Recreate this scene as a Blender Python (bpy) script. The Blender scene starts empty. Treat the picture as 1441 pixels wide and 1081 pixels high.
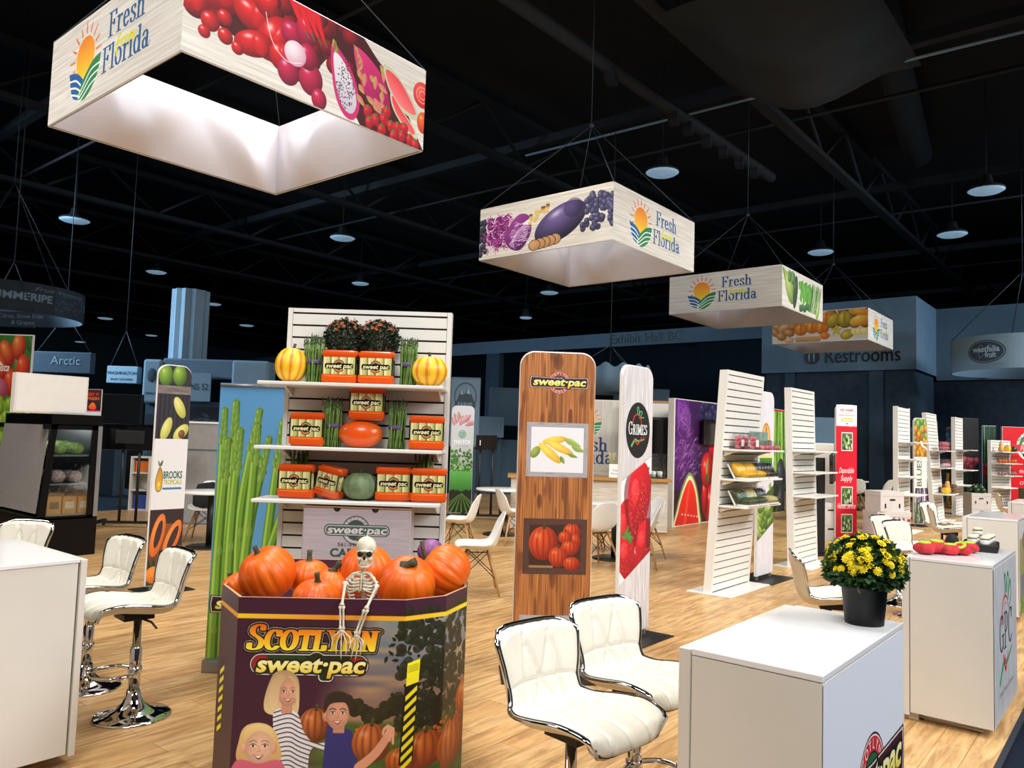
import bpy, math, random
import numpy as np
from mathutils import Matrix, Vector
PI = math.pi
sc = bpy.context.scene
C = sc.collection
rnd = random.Random(7)

# ---------------------------------------------------------------- camera
FPX, PITCH, ROLL, YAW = 1095.4, math.radians(3.892), math.radians(1.822), math.radians(50.6)
EYE = Vector((0, 0, 1.58))
_B = Matrix(((math.cos(YAW), math.sin(YAW), 0), (-math.sin(YAW), math.cos(YAW), 0), (0, 0, 1)))
_u0 = Vector((0, -math.sin(PITCH), math.cos(PITCH))); _r0 = Vector((1, 0, 0))
CR = _B @ (math.cos(ROLL) * _r0 + math.sin(ROLL) * _u0)
CU = _B @ (-math.sin(ROLL) * _r0 + math.cos(ROLL) * _u0)
CF = _B @ Vector((0, math.cos(PITCH), math.sin(PITCH)))
cam = bpy.data.cameras.new('camera'); co = bpy.data.objects.new('camera', cam); C.objects.link(co)
cam.sensor_fit = 'HORIZONTAL'; cam.sensor_width = 36.0; cam.lens = FPX / 1441 * 36
cam.clip_start = 0.05; cam.clip_end = 300
co.matrix_world = Matrix(((CR.x, CU.x, -CF.x, EYE.x), (CR.y, CU.y, -CF.y, EYE.y), (CR.z, CU.z, -CF.z, EYE.z), (0, 0, 0, 1)))
sc.camera = co
def ray(x, y): return CF + (x - 720.5) / FPX * CR - (y - 540.5) / FPX * CU
def gp(x, y, z=0.0): d = ray(x, y); return EYE + d * ((z - EYE.z) / d.z)      # photo pixel -> point at height z
def yp(x, y, Y): d = ray(x, y); return EYE + d * (Y / d.y)
def xp(x, y, X): d = ray(x, y); return EYE + d * (X / d.x)
def dp(x, y, D): return EYE + ray(x, y) * D

# ---------------------------------------------------------------- world, light, exposure
wd = bpy.data.worlds.new('hall'); sc.world = wd; wd.use_nodes = True
wd.node_tree.nodes['Background'].inputs[0].default_value = (0.55, 0.75, 1.0, 1)
wd.node_tree.nodes['Background'].inputs[1].default_value = 0.035
def area(loc, target, size, power, col=(1, 0.978, 0.94), spread=180):
    l = bpy.data.lights.new('unseen_light', 'AREA'); l.energy = power; l.size = size; l.color = col; l.spread = math.radians(spread)
    o = bpy.data.objects.new('unseen_light', l); C.objects.link(o); o.location = loc
    o.rotation_euler = (Vector(target) - Vector(loc)).to_track_quat('-Z', 'Y').to_euler()
area((2.0, 2.5, 8.8), (2.4, 3.0, 0), 2.5, 230, spread=140)
area((6.5, 7.0, 9.2), (6.5, 7.0, 0), 3.0, 300, spread=140)
area((-3.5, -1.5, 7.5), (2.5, 3.0, 0.8), 3.0, 185, spread=110)
area((-3.5, 9.5, 7.5), (4.0, 9.0, 0.8), 3.0, 240, spread=110)
area((6.5, -3.5, 7.5), (8.5, 3.5, 0.5), 3.0, 300, spread=120)
area((14.5, -4.0, 7.5), (15.5, 4.0, 0.5), 3.0, 480, spread=110)
area((23.0, -5.0, 7.5), (23.0, 4.0, 0.5), 3.0, 480, spread=110)
area((3.5, -5.0, 5.5), (3.2, .7, .4), 3.0, 175, (.86, .92, 1.0), spread=120)  # added cool fill out of view, brightening the counter's printed front
area((4.0, 27.0, 7.4), (14, 24, 1.5), 4.0, 1000, (.62, .82, 1.0), spread=120)      # added bluish light out of view, lifting the dark half of the hall
area((30.0, -4.0, 9.0), (29, 7, 4.0), 3.0, 300, (.62, .82, 1.0), spread=140)  # another added bluish source, out of view, to brighten the restroom block
vs = sc.view_settings
vs.view_transform = 'Standard'; vs.look = 'None'; vs.exposure = 0.06; vs.gamma = 1.0; vs.use_curve_mapping = False
sc.cycles.use_denoising = True
sc.cycles.max_bounces = 6; sc.cycles.diffuse_bounces = 3; sc.cycles.glossy_bounces = 3
sc.cycles.sample_clamp_indirect = 4.0

# ---------------------------------------------------------------- helpers
def lin(c):
    if isinstance(c, str): c = tuple(int(c[i:i + 2], 16) / 255 for i in (0, 2, 4))
    elif max(c) > 1.0: c = tuple(x / 255 for x in c)
    return tuple((x / 12.92 if x <= 0.04045 else ((x + 0.055) / 1.055) ** 2.4) for x in c)
MATS = {}
def mat(name, col, rough=0.5, metal=0.0, var=0.06, scale=8.0, bump=0.0, spec=0.5, coat=0.0, emit=0.0, col2=None, stretch=(1, 1, 1), trans=0.0, bscale=None):
    """procedural material: base colour broken up by a noise texture in object space, optional bump"""
    if name in MATS: return MATS[name]
    m = bpy.data.materials.new(name); m.use_nodes = True; MATS[name] = m
    nt = m.node_tree; b = nt.nodes['Principled BSDF']; L = nt.links
    c = lin(col); c2 = lin(col2) if col2 else tuple(x * (1 - 2 * var) for x in c)
    tc = nt.nodes.new('ShaderNodeTexCoord'); mp = nt.nodes.new('ShaderNodeMapping'); mp.inputs['Scale'].default_value = stretch
    nz = nt.nodes.new('ShaderNodeTexNoise'); nz.inputs['Scale'].default_value = scale; nz.inputs['Detail'].default_value = 4
    rp = nt.nodes.new('ShaderNodeValToRGB'); rp.color_ramp.elements[0].position = 0.35; rp.color_ramp.elements[1].position = 0.65
    rp.color_ramp.elements[0].color = (*c2, 1); rp.color_ramp.elements[1].color = (*c, 1)
    L.new(tc.outputs['Object'], mp.inputs['Vector']); L.new(mp.outputs['Vector'], nz.inputs['Vector']); L.new(nz.outputs['Fac'], rp.inputs['Fac'])
    L.new(rp.outputs['Color'], b.inputs['Base Color'])
    b.inputs['Roughness'].default_value = rough; b.inputs['Metallic'].default_value = metal
    b.inputs['Specular IOR Level'].default_value = spec; b.inputs['Coat Weight'].default_value = coat
    b.inputs['Transmission Weight'].default_value = trans
    if emit:
        L.new(rp.outputs['Color'], b.inputs['Emission Color']); b.inputs['Emission Strength'].default_value = emit
    if bump:
        n2 = nt.nodes.new('ShaderNodeTexNoise'); n2.inputs['Scale'].default_value = bscale or scale * 4; L.new(mp.outputs['Vector'], n2.inputs['Vector'])
        bp = nt.nodes.new('ShaderNodeBump'); bp.inputs['Strength'].default_value = bump; bp.inputs['Distance'].default_value = 0.01
        L.new(n2.outputs['Fac'], bp.inputs['Height']); L.new(bp.outputs['Normal'], b.inputs['Normal'])
    return m
def glass(name, col=(0.9, 0.95, 0.95), alpha=0.12, rough=0.03):
    if name in MATS: return MATS[name]
    m = bpy.data.materials.new(name); m.use_nodes = True; MATS[name] = m
    nt = m.node_tree; out = nt.nodes['Material Output']; nt.nodes.remove(nt.nodes['Principled BSDF'])
    t = nt.nodes.new('ShaderNodeBsdfTransparent'); g = nt.nodes.new('ShaderNodeBsdfGlossy'); g.inputs['Roughness'].default_value = rough
    t.inputs[0].default_value = (*col, 1); mx = nt.nodes.new('ShaderNodeMixShader'); mx.inputs[0].default_value = alpha
    nz = nt.nodes.new('ShaderNodeTexNoise'); nz.inputs['Scale'].default_value = 12
    bp = nt.nodes.new('ShaderNodeBump'); bp.inputs['Strength'].default_value = 0.25; bp.inputs['Distance'].default_value = 0.004
    nt.links.new(nz.outputs['Fac'], bp.inputs['Height']); nt.links.new(bp.outputs['Normal'], g.inputs['Normal'])
    nt.links.new(t.outputs[0], mx.inputs[1]); nt.links.new(g.outputs[0], mx.inputs[2]); nt.links.new(mx.outputs[0], out.inputs['Surface'])
    return m

def frame_from(d):
    d = Vector(d).normalized(); a = Vector((0, 0, 1)) if abs(d.z) < 0.9 else Vector((1, 0, 0))
    x = d.cross(a).normalized(); return x, d.cross(x).normalized()
class M:
    """collects faces of ONE part"""
    def __init__(s): s.v = []; s.f = []; s.sm = []; s.uv = {}; s.mi = []; s.cur = 0
    def face(s, idx, smooth=False): s.f.append(tuple(idx)); s.sm.append(smooth); s.mi.append(s.cur)
    def add(s, pts): n = len(s.v); s.v += [tuple(p) for p in pts]; return n
    def box(s, x0, y0, z0, x1, y1, z1, m=None):
        p = [(x0, y0, z0), (x1, y0, z0), (x1, y1, z0), (x0, y1, z0), (x0, y0, z1), (x1, y0, z1), (x1, y1, z1), (x0, y1, z1)]
        if m is not None: p = [tuple(m @ Vector(q)) for q in p]
        n = s.add(p)
        for f in ((0, 3, 2, 1), (4, 5, 6, 7), (0, 1, 5, 4), (1, 2, 6, 5), (2, 3, 7, 6), (3, 0, 4, 7)): s.face([n + i for i in f])
        return s
    def cbox(s, c, size, rz=0, m=None):
        if m is None: m = Matrix.Translation(c) @ Matrix.Rotation(rz, 4, 'Z')
        return s.box(-size[0] / 2, -size[1] / 2, -size[2] / 2, size[0] / 2, size[1] / 2, size[2] / 2, m)
    def prism(s, poly, z0, z1, m=None, smooth=False):
        k = len(poly); p = [(x, y, z0) for x, y in poly] + [(x, y, z1) for x, y in poly]
        if m is not None: p = [tuple(m @ Vector(q)) for q in p]
        n = s.add(p); s.face([n + i for i in range(k)][::-1]); s.face([n + k + i for i in range(k)])
        for i in range(k): j = (i + 1) % k; s.face((n + i, n + j, n + k + j, n + k + i), smooth)
        return s
    def tube(s, pts, r, n=8, closed=False, caps=True, flat=1.0):
        pts = [Vector(p) for p in pts]; k = len(pts); rr = r if isinstance(r, (list, tuple)) else [r] * k
        base = len(s.v); X = None
        for i, p in enumerate(pts):
            a = pts[(i - 1) % k] if (closed or i) else p; b = pts[(i + 1) % k] if (closed or i < k - 1) else p
            d = (b - a); d = d.normalized() if d.length > 1e-9 else Vector((0, 0, 1))
            if X is None: X, Yv = frame_from(d)
            else:
                X = X - d * X.dot(d)
                if X.length < 1e-6: X, Yv = frame_from(d)
                X.normalize(); Yv = d.cross(X)
            s.add([p + (X * math.cos(t) + Yv * math.sin(t) * flat) * rr[i] for t in (2 * PI * j / n for j in range(n))])
        for i in range(k if closed else k - 1):
            for j in range(n):
                i2 = (i + 1) % k; j2 = (j + 1) % n
                s.face((base + i * n + j, base + i * n + j2, base + i2 * n + j2, base + i2 * n + j), True)
        if caps and not closed:
            s.face([base + j for j in range(n)][::-1]); s.face([base + (k - 1) * n + j for j in range(n)])
        return s
    def lathe(s, prof, n=20, c=(0, 0, 0), smooth=True, m=None):
        base = len(s.v)
        for r, z in prof:
            p = [Vector((r * math.cos(2 * PI * j / n), r * math.sin(2 * PI * j / n), z)) for j in range(n)]
            s.add([(m @ q if m is not None else q + Vector(c)) for q in p])
        k = len(prof)
        for i in range(k - 1):
            for j in range(n):
                j2 = (j + 1) % n; s.face((base + i * n + j, base + i * n + j2, base + (i + 1) * n + j2, base + (i + 1) * n + j), smooth)
        if prof[0][0] > 1e-5: s.face([base + j for j in range(n)][::-1])
        if prof[-1][0] > 1e-5: s.face([base + (k - 1) * n + j for j in range(n)])
        return s
    def ball(s, c, r, n=12, k=8, m=None, fn=None):
        rx, ry, rz = r if isinstance(r, (list, tuple)) else (r, r, r); base = len(s.v); c = Vector(c)
        for i in range(k + 1):
            th = PI * i / k
            for j in range(n):
                ph = 2 * PI * j / n; q = Vector((rx * math.sin(th) * math.cos(ph), ry * math.sin(th) * math.sin(ph), rz * math.cos(th)))
                if fn: q = fn(q, th, ph)
                s.v.append(tuple((m @ q if m is not None else q) + c))
        for i in range(k):
            for j in range(n):
                j2 = (j + 1) % n; s.face((base + i * n + j, base + (i + 1) * n + j, base + (i + 1) * n + j2, base + i * n + j2), True)
        return s
    def grid(s, fn, nu, nv, smooth=True, uv=None, flip=False):
        base = len(s.v)
        for i in range(nu + 1):
            for j in range(nv + 1):
                if uv: s.uv[len(s.v)] = uv(i / nu, j / nv)
                s.v.append(tuple(fn(i / nu, j / nv)))
        w = nv + 1
        for i in range(nu):
            for j in range(nv):
                q = (base + i * w + j, base + (i + 1) * w + j, base + (i + 1) * w + j + 1, base + i * w + j + 1)
                s.face(q[::-1] if flip else q, smooth)
        return s
    def quad(s, a, b, c, d):
        n = s.add((a, b, c, d)); s.face((n, n + 1, n + 2, n + 3)); return s
    def obj(s, name, m, parent=None, loc=(0, 0, 0), rz=0.0, bevel=0.0, seg=2, subsurf=0, thick=0.0, rot=None):
        me = bpy.data.meshes.new(name); me.from_pydata(s.v, [], s.f)
        me.polygons.foreach_set('use_smooth', s.sm)
        if isinstance(m, (list, tuple)):
            for q in m: me.materials.append(q)
            me.polygons.foreach_set('material_index', s.mi)
        else: me.materials.append(m)
        if s.uv:
            ul = me.uv_layers.new(name='UVMap'); vi = np.zeros(len(me.loops), dtype=np.int32); me.loops.foreach_get('vertex_index', vi)
            arr = np.zeros((len(s.v), 2), dtype=np.float32)
            for k, q in s.uv.items(): arr[k] = q
            ul.data.foreach_set('uv', arr[vi].ravel())
        me.validate(); me.update()
        o = bpy.data.objects.new(name, me); C.objects.link(o)
        if parent is not None: o.parent = parent
        o.location = loc; o.rotation_euler = rot if rot is not None else (0, 0, rz)
        if thick: q = o.modifiers.new('thick', 'SOLIDIFY'); q.thickness = thick; q.offset = 0
        if bevel: q = o.modifiers.new('bevel', 'BEVEL'); q.width = bevel; q.segments = seg; q.limit_method = 'ANGLE'
        if subsurf: q = o.modifiers.new('sub', 'SUBSURF'); q.levels = subsurf; q.render_levels = subsurf
        return o
def tag(o, label, cat, group=None, kind=None):
    o['label'] = label; o['category'] = cat
    if group: o['group'] = group
    if kind: o['kind'] = kind
    return o
def thing(name, label, cat, loc=(0, 0, 0), rz=0.0, group=None):
    o = bpy.data.objects.new(name, None); C.objects.link(o); o.empty_display_size = 0.1
    o.location = loc; o.rotation_euler = (0, 0, rz); return tag(o, label, cat, group)
def struct(name, m, mt, **k):
    o = m.obj(name, mt, **k); o['kind'] = 'structure'; return o
def kids(o, tab={}):
    return [c for c in list(bpy.data.objects) if c.parent == o]
def dup(o, loc=None, rz=None, label=None, group=None, parent=None):
    c = o.copy(); C.objects.link(c)
    if parent is not None: c.parent = parent
    if loc is not None: c.location = loc
    if rz is not None: c.rotation_euler = (c.rotation_euler[0], c.rotation_euler[1], rz)
    if label: c['label'] = label
    if group: c['group'] = group
    for ch in o.children: dup(ch, parent=c)
    return c
def crv(pts, n=8, closed=False):
    """Catmull-Rom through points (any dimension)"""
    P = [np.array(p, float) for p in pts]; k = len(P); out = []
    rng = range(k if closed else k - 1)
    for i in rng:
        if closed: a, b, c, d = P[(i - 1) % k], P[i], P[(i + 1) % k], P[(i + 2) % k]
        else: a, b, c, d = P[max(i - 1, 0)], P[i], P[i + 1], P[min(i + 2, k - 1)]
        for j in range(n):
            t = j / n
            out.append(0.5 * (2 * b + (c - a) * t + (2 * a - 5 * b + 4 * c - d) * t * t + (3 * b - a - 3 * c + d) * t ** 3))
    if not closed: out.append(P[-1])
    return [tuple(q) for q in out]
# ---------------------------------------------------------------- printed artwork, drawn here in code and put on flat printed faces
def hx(c):
    if isinstance(c, str): return np.array([int(c[i:i + 2], 16) / 255 for i in (0, 2, 4)])
    return np.array(c, float) / (255.0 if max(c) > 1.0 else 1.0)
_TT = {}
def text_tris(body, bold=0.0):
    k = (body, bold)
    if k not in _TT:
        cu = bpy.data.curves.new('lettering', 'FONT'); cu.body = body; cu.offset = bold; cu.resolution_u = 3
        o = bpy.data.objects.new('lettering', cu); C.objects.link(o)
        dg = bpy.context.evaluated_depsgraph_get(); me = bpy.data.meshes.new_from_object(o.evaluated_get(dg))
        me.calc_loop_triangles()
        V = np.array([v.co[:2] for v in me.vertices]).reshape(-1, 2); T = np.array([t.vertices[:] for t in me.loop_triangles]).reshape(-1, 3)
        bpy.data.objects.remove(o); bpy.data.curves.remove(cu); bpy.data.meshes.remove(me)
        _TT[k] = V[T] if len(T) else np.zeros((0, 3, 2))
    return _TT[k]
def el(cx, cy, rx, ry, a0, a1, n=14): return [(cx + rx * math.cos(math.radians(a0 + (a1 - a0) * i / n)), cy + ry * math.sin(math.radians(a0 + (a1 - a0) * i / n))) for i in range(n + 1)]
SER = {  # stroke serif letters: (advance, strokes); baseline 0, cap height 1
 'F': (.70, [[(.17, 0), (.17, 1)], [(.02, 0), (.33, 0)], [(.02, 1), (.62, 1), (.62, .8)], [(.17, .52), (.46, .52)], [(.46, .43), (.46, .62)]]),
 'l': (.30, [[(.14, 0), (.14, 1.03)], [(.01, 0), (.28, 0)], [(.01, 1.0), (.14, 1.03)]]),
 'r': (.47, [[(.14, 0), (.14, .66)], [(.01, 0), (.29, 0)], [(.01, .64), (.14, .66)], [(.14, .44), (.23, .6), (.36, .65), (.42, .57)]]),
 'e': (.57, [[(.09, .36), (.47, .36)], el(.28, .33, .20, .33, 8, 325)]),
 's': (.48, [crv([(.38, .52), (.36, .64), (.23, .66), (.1, .58), (.12, .43), (.27, .33), (.40, .2), (.36, .05), (.22, 0), (.07, .04), (.05, .17)], 4)]),
 'h': (.66, [[(.14, 0), (.14, 1.03)], [(.01, 0), (.28, 0)], [(.01, 1.0), (.14, 1.03)], crv([(.14, .45), (.25, .61), (.4, .64), (.5, .5), (.5, 0)], 4), [(.37, 0), (.63, 0)]]),
 'o': (.62, [el(.30, .33, .22, .33, 0, 360, 22)]),
 'i': (.30, [[(.14, 0), (.14, .66)], [(.01, 0), (.28, 0)], [(.01, .64), (.14, .66)], [(.14, .9), (.14, .92)]]),
 'd': (.64, [el(.27, .33, .20, .33, 0, 360, 20), [(.48, 0), (.48, 1.03)], [(.36, 1.0), (.48, 1.03)], [(.48, 0), (.6, 0)]]),
 'a': (.56, [crv([(.08, .52), (.16, .64), (.3, .65), (.4, .52), (.4, .06), (.5, 0)], 4), el(.22, .19, .15, .19, 0, 360, 14)]),
 'S': (.62, [crv([(.5, .8), (.48, .97), (.3, 1), (.1, .88), (.13, .64), (.35, .5), (.52, .33), (.48, .08), (.28, 0), (.08, .04), (.06, .24)], 4)]),
 'C': (.74, [el(.40, .5, .32, .5, 42, 318, 20), [(.64, .7), (.64, .97)]]),
 'O': (.82, [el(.41, .5, .33, .5, 0, 360, 24)]),
 'T': (.72, [[(.36, 0), (.36, 1)], [(.2, 0), (.52, 0)], [(.05, .78), (.05, 1), (.67, 1), (.67, .78)]]),
 'L': (.64, [[(.17, 0), (.17, 1)], [(.02, 1), (.33, 1)], [(.02, 0), (.57, 0), (.57, .24)]]),
 'Y': (.74, [[(.10, 1), (.37, .5), (.37, 0)], [(.64, 1), (.37, .5)], [(.0, 1), (.24, 1)], [(.5, 1), (.74, 1)], [(.22, 0), (.52, 0)]]),
 'N': (.84, [[(.15, 0), (.15, 1)], [(.15, 1), (.66, 0)], [(.66, 0), (.66, 1)], [(0, 0), (.3, 0)], [(0, 1), (.17, 1)], [(.52, 1), (.8, 1)]]),
 'G': (.82, [el(.40, .5, .32, .5, 42, 330, 20), [(.66, .4), (.66, .05)], [(.5, .42), (.8, .42)], [(.64, .74), (.64, .97)]]),
 'R': (.78, [[(.16, 0), (.16, 1)], [(.02, 0), (.32, 0)], [(.02, 1), (.16, 1)], crv([(.16, 1), (.42, .98), (.54, .76), (.42, .54), (.16, .52)], 4), [(.36, .52), (.62, 0), (.74, 0)]]),
 'I': (.36, [[(.17, 0), (.17, 1)], [(.02, 0), (.33, 0)], [(.02, 1), (.33, 1)]]),
 'M': (.98, [[(.14, 0), (.18, 1)], [(.18, 1), (.48, .1), (.78, 1)], [(.78, 1), (.82, 0)], [(.02, 0), (.28, 0)], [(.68, 0), (.96, 0)], [(.03, 1), (.18, 1)], [(.78, 1), (.93, 1)]]),
 'E': (.68, [[(.17, 0), (.17, 1)], [(.02, 1), (.58, 1), (.58, .8)], [(.02, 0), (.6, 0), (.6, .22)], [(.17, .52), (.44, .52)]]),
 'P': (.70, [[(.16, 0), (.16, 1)], [(.02, 0), (.32, 0)], [(.02, 1), (.16, 1)], crv([(.16, 1), (.46, .98), (.58, .74), (.44, .48), (.16, .46)], 4)]),
 ' ': (.3, [])}
class Art:
    def __init__(s, w, h, bg=(255, 255, 255), k=1.0, seed=1):
        s.w, s.h, s.k = w, h, k * 2; s.W, s.H = int(round(w * s.k)) // 2 * 2, int(round(h * s.k)) // 2 * 2
        s.a = np.empty((s.H, s.W, 3)); s.a[:] = hx(bg); s.r = np.random.RandomState(seed); s.q = random.Random(seed); s.clip = None
    def win(s, x0, y0, x1, y1):
        k = s.k; i0, i1 = max(0, int(y0 * k) - 1), min(s.H, int(y1 * k) + 2); j0, j1 = max(0, int(x0 * k) - 1), min(s.W, int(x1 * k) + 2)
        if i1 <= i0 or j1 <= j0: return None
        Y, X = np.mgrid[i0:i1, j0:j1]; return (slice(i0, i1), slice(j0, j1)), (X + .5) / k, (Y + .5) / k
    def put(s, sl, mask, col, al=1.0):
        m = (mask * al)[..., None].astype(float)
        if s.clip is not None: m = m * s.clip[sl][..., None]
        s.a[sl] = s.a[sl] * (1 - m) + (col if isinstance(col, np.ndarray) and col.ndim == 3 else hx(col)) * m
    def pmask(s, X, Y, pts):
        ins = np.zeros(X.shape, bool); n = len(pts)
        for i in range(n):
            (xa, ya), (xb, yb) = pts[i], pts[(i + 1) % n]
            if ya == yb: continue
            c = ((ya > Y) != (yb > Y)) & (X < (xb - xa) * (Y - ya) / (yb - ya) + xa); ins ^= c
        return ins
    def poly(s, pts, col, al=1.0, c2=None, ang=90):
        xs = [p[0] for p in pts]; ys = [p[1] for p in pts]; w = s.win(min(xs), min(ys), max(xs), max(ys))
        if w is None: return
        sl, X, Y = w; m = s.pmask(X, Y, pts)
        if c2 is not None:
            d = math.radians(ang); t = X * math.cos(d) + Y * math.sin(d); q = [x * math.cos(d) + y * math.sin(d) for x, y in pts]
            t = np.clip((t - min(q)) / (max(q) - min(q) + 1e-9), 0, 1)[..., None]; col = hx(col) * (1 - t) + hx(c2) * t
        s.put(sl, m, col, al)
    def cpoly(s, pts, col, n=6, **k): s.poly(crv(pts, n, True), col, **k)
    def rect(s, x0, y0, x1, y1, col, al=1.0, c2=None, ang=90): s.poly([(x0, y0), (x1, y0), (x1, y1), (x0, y1)], col, al, c2, ang)
    def rrect(s, x0, y0, x1, y1, r, col, al=1.0, c2=None):
        p = []
        for cx, cy, a in ((x1 - r, y0 + r, -90), (x1 - r, y1 - r, 0), (x0 + r, y1 - r, 90), (x0 + r, y0 + r, 180)): p += el(cx, cy, r, r, a, a + 90, 8)
        s.poly(p, col, al, c2)
    def ell(s, cx, cy, rx, ry, c0, c1=None, rot=0, hl=0.0, off=(-.3, -.35), al=1.0, speck=0.0, ribs=0, ribc=None, edge=None):
        R = max(rx, ry); w = s.win(cx - R, cy - R, cx + R, cy + R)
        if w is None: return
        sl, X, Y = w; a = math.radians(rot); dx, dy = X - cx, Y - cy
        u = (dx * math.cos(a) + dy * math.sin(a)) / rx; v = (-dx * math.sin(a) + dy * math.cos(a)) / ry; d = u * u + v * v; m = d <= 1
        if c1 is None: s.put(sl, m, c0, al); return
        ou, ov = off[0] * math.cos(a) + off[1] * math.sin(a), -off[0] * math.sin(a) + off[1] * math.cos(a)
        t = np.clip(np.sqrt((u - ou) ** 2 + (v - ov) ** 2) / 1.35, 0, 1)[..., None] ** 1.3
        col = hx(c0) * (1 - t) + hx(c1) * t
        if ribs:
            ph = np.clip(u / np.sqrt(np.clip(1 - v * v, 1e-3, 1)), -1, 1); q = np.abs(np.sin(np.arcsin(ph) * ribs)) ** .5
            col = col * q[..., None] + hx(ribc or c1) * (1 - q[..., None])
        if speck: col = col + s.r.uniform(-speck, speck, X.shape)[..., None]
        if hl:
            g = np.exp(-(((u - ou * 1.3) / .22) ** 2 + ((v - ov * 1.3) / .16) ** 2))[..., None] * hl; col = col * (1 - g) + g
        if edge is not None:
            e = (d > .80)[..., None]; col = np.where(e, hx(edge), col)
        s.put(sl, m, np.clip(col, 0, 1), al)
    def line(s, pts, w, col, w2=None, al=1.0, nib=None):
        """polyline of width w..w2; nib=(horizontal,vertical) half widths makes a calligraphic stroke"""
        pts = [tuple(p) for p in pts]; n = len(pts); mw = max(w, w2 or 0, *(nib or (0,)))
        xs = [p[0] for p in pts]; ys = [p[1] for p in pts]; W_ = s.win(min(xs) - mw, min(ys) - mw, max(xs) + mw, max(ys) + mw)
        if W_ is None: return
        sl, X, Y = W_; s.put(sl, s.lmask(X, Y, pts, w, w2, nib), col, al)
    def lmask(s, X, Y, pts, w, w2=None, nib=None):
        m = np.zeros(X.shape, bool); n = len(pts); w2 = w if w2 is None else w2; fy = (nib[0] / nib[1]) if nib else 1.0; w = nib[0] * 2 if nib else w; w2 = w if nib else w2
        for i in range(n - 1):
            (xa, ya), (xb, yb) = pts[i], pts[i + 1]; ya, yb = ya * fy, yb * fy; dx, dy = xb - xa, yb - ya; L = dx * dx + dy * dy + 1e-12
            t = np.clip(((X - xa) * dx + (Y * fy - ya) * dy) / L, 0, 1); r = (w + (w2 - w) * (i + t) / max(n - 1, 1)) / 2
            m |= (X - xa - t * dx) ** 2 + (Y * fy - ya - t * dy) ** 2 <= r * r
        return m
    def wavy(s, y0, y1, c, **k): pass
    def _mask_paint(s, sl, X, Y, m, col, c2, outline, al, gold=None):
        k = s.k
        for r, oc in outline:
            n = max(1, int(round(r * k))); d = m.copy()
            for dx in range(-n, n + 1):
                for dy in range(-n, n + 1):
                    if dx * dx + dy * dy > n * n + 1: continue
                    d |= np.roll(np.roll(m, dy, 0), dx, 1)
            s.put(sl, d, oc)
        if c2 is not None:
            ys = Y[m]; 
            if len(ys): 
                t = np.clip((Y - ys.min()) / (ys.max() - ys.min() + 1e-6), 0, 1)[..., None]
                if gold: col = np.where(t < .5, hx(col) * (1 - 2 * t) + hx(gold) * 2 * t, hx(gold) * (2 - 2 * t) + hx(c2) * (2 * t - 1))
                else: col = hx(col) * (1 - t) + hx(c2) * t
        s.put(sl, m, col, al)
    def text(s, body, x, y, size, col, anchor='c', bold=0.0, sx=1.0, shear=0.0, rot=0.0, c2=None, outline=(), al=1.0, width=None, gold=None):
        """sans lettering, (x, y) = baseline anchor"""
        T = text_tris(body, bold)
        if not len(T): return
        P = T.copy() * size; x0, x1 = P[..., 0].min(), P[..., 0].max()
        if width: sx = width / (x1 - x0)
        P[..., 0] = (P[..., 0] - x0) * sx; L = (x1 - x0) * sx; P[..., 0] += P[..., 1] * shear
        if anchor == 'c': P[..., 0] -= L / 2
        if anchor == 'r': P[..., 0] -= L
        a = math.radians(rot); Q = np.empty_like(P); Q[..., 0] = x + P[..., 0] * math.cos(a) + P[..., 1] * math.sin(a); Q[..., 1] = y + P[..., 0] * math.sin(a) - P[..., 1] * math.cos(a)
        s._tri(Q, col, c2, outline, al, gold)
    def _tri(s, Q, col, c2=None, outline=(), al=1.0, gold=None):
        pad = max([o[0] for o in outline] + [0]) + 2 / s.k
        w = s.win(Q[..., 0].min() - pad, Q[..., 1].min() - pad, Q[..., 0].max() + pad, Q[..., 1].max() + pad)
        if w is None: return
        sl, X, Y = w; m = np.zeros(X.shape, bool); ox, oy = X[0, 0], Y[0, 0]; k = s.k
        for t in Q:
            i0, i1 = max(0, int((t[:, 1].min() - oy) * k)), int((t[:, 1].max() - oy) * k) + 2; j0, j1 = max(0, int((t[:, 0].min() - ox) * k)), int((t[:, 0].max() - ox) * k) + 2
            x, yy = X[i0:i1, j0:j1], Y[i0:i1, j0:j1]
            if x.size: m[i0:i1, j0:j1] |= s.pmask(x, yy, [tuple(p) for p in t])
        s._mask_paint(sl, X, Y, m, col, c2, outline, al, gold)
    def serif(s, body, x, y, size, col, anchor='c', sx=1.0, shear=0.0, rot=0.0, nib=(.085, .028), c2=None, outline=(), caps=1.0, gold=None, width=None):
        """stroke-built serif lettering; caps < 1 shrinks all but the first letter (small capitals)"""
        adv = [(SER.get(ch, SER[' '])[0] + .06) * (caps if i else 1) for i, ch in enumerate(body)]; L = sum(adv) * size * sx
        if width: sx *= width / L; L = width
        ox = x - (L / 2 if anchor == 'c' else L if anchor == 'r' else 0); a = math.radians(rot); pad = size * 1.2
        w = s.win(ox - pad, y - L * abs(math.sin(a)) - size * 1.3, ox + L + pad, y + L * abs(math.sin(a)) + size * .4)
        if w is None: return
        sl, X, Y = w; m = np.zeros(X.shape, bool); px = 0.0
        U = ((X - x) * math.cos(a) + (Y - y) * math.sin(a)); V = (-(X - x) * math.sin(a) + (Y - y) * math.cos(a)); base = (ox - x)
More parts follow.
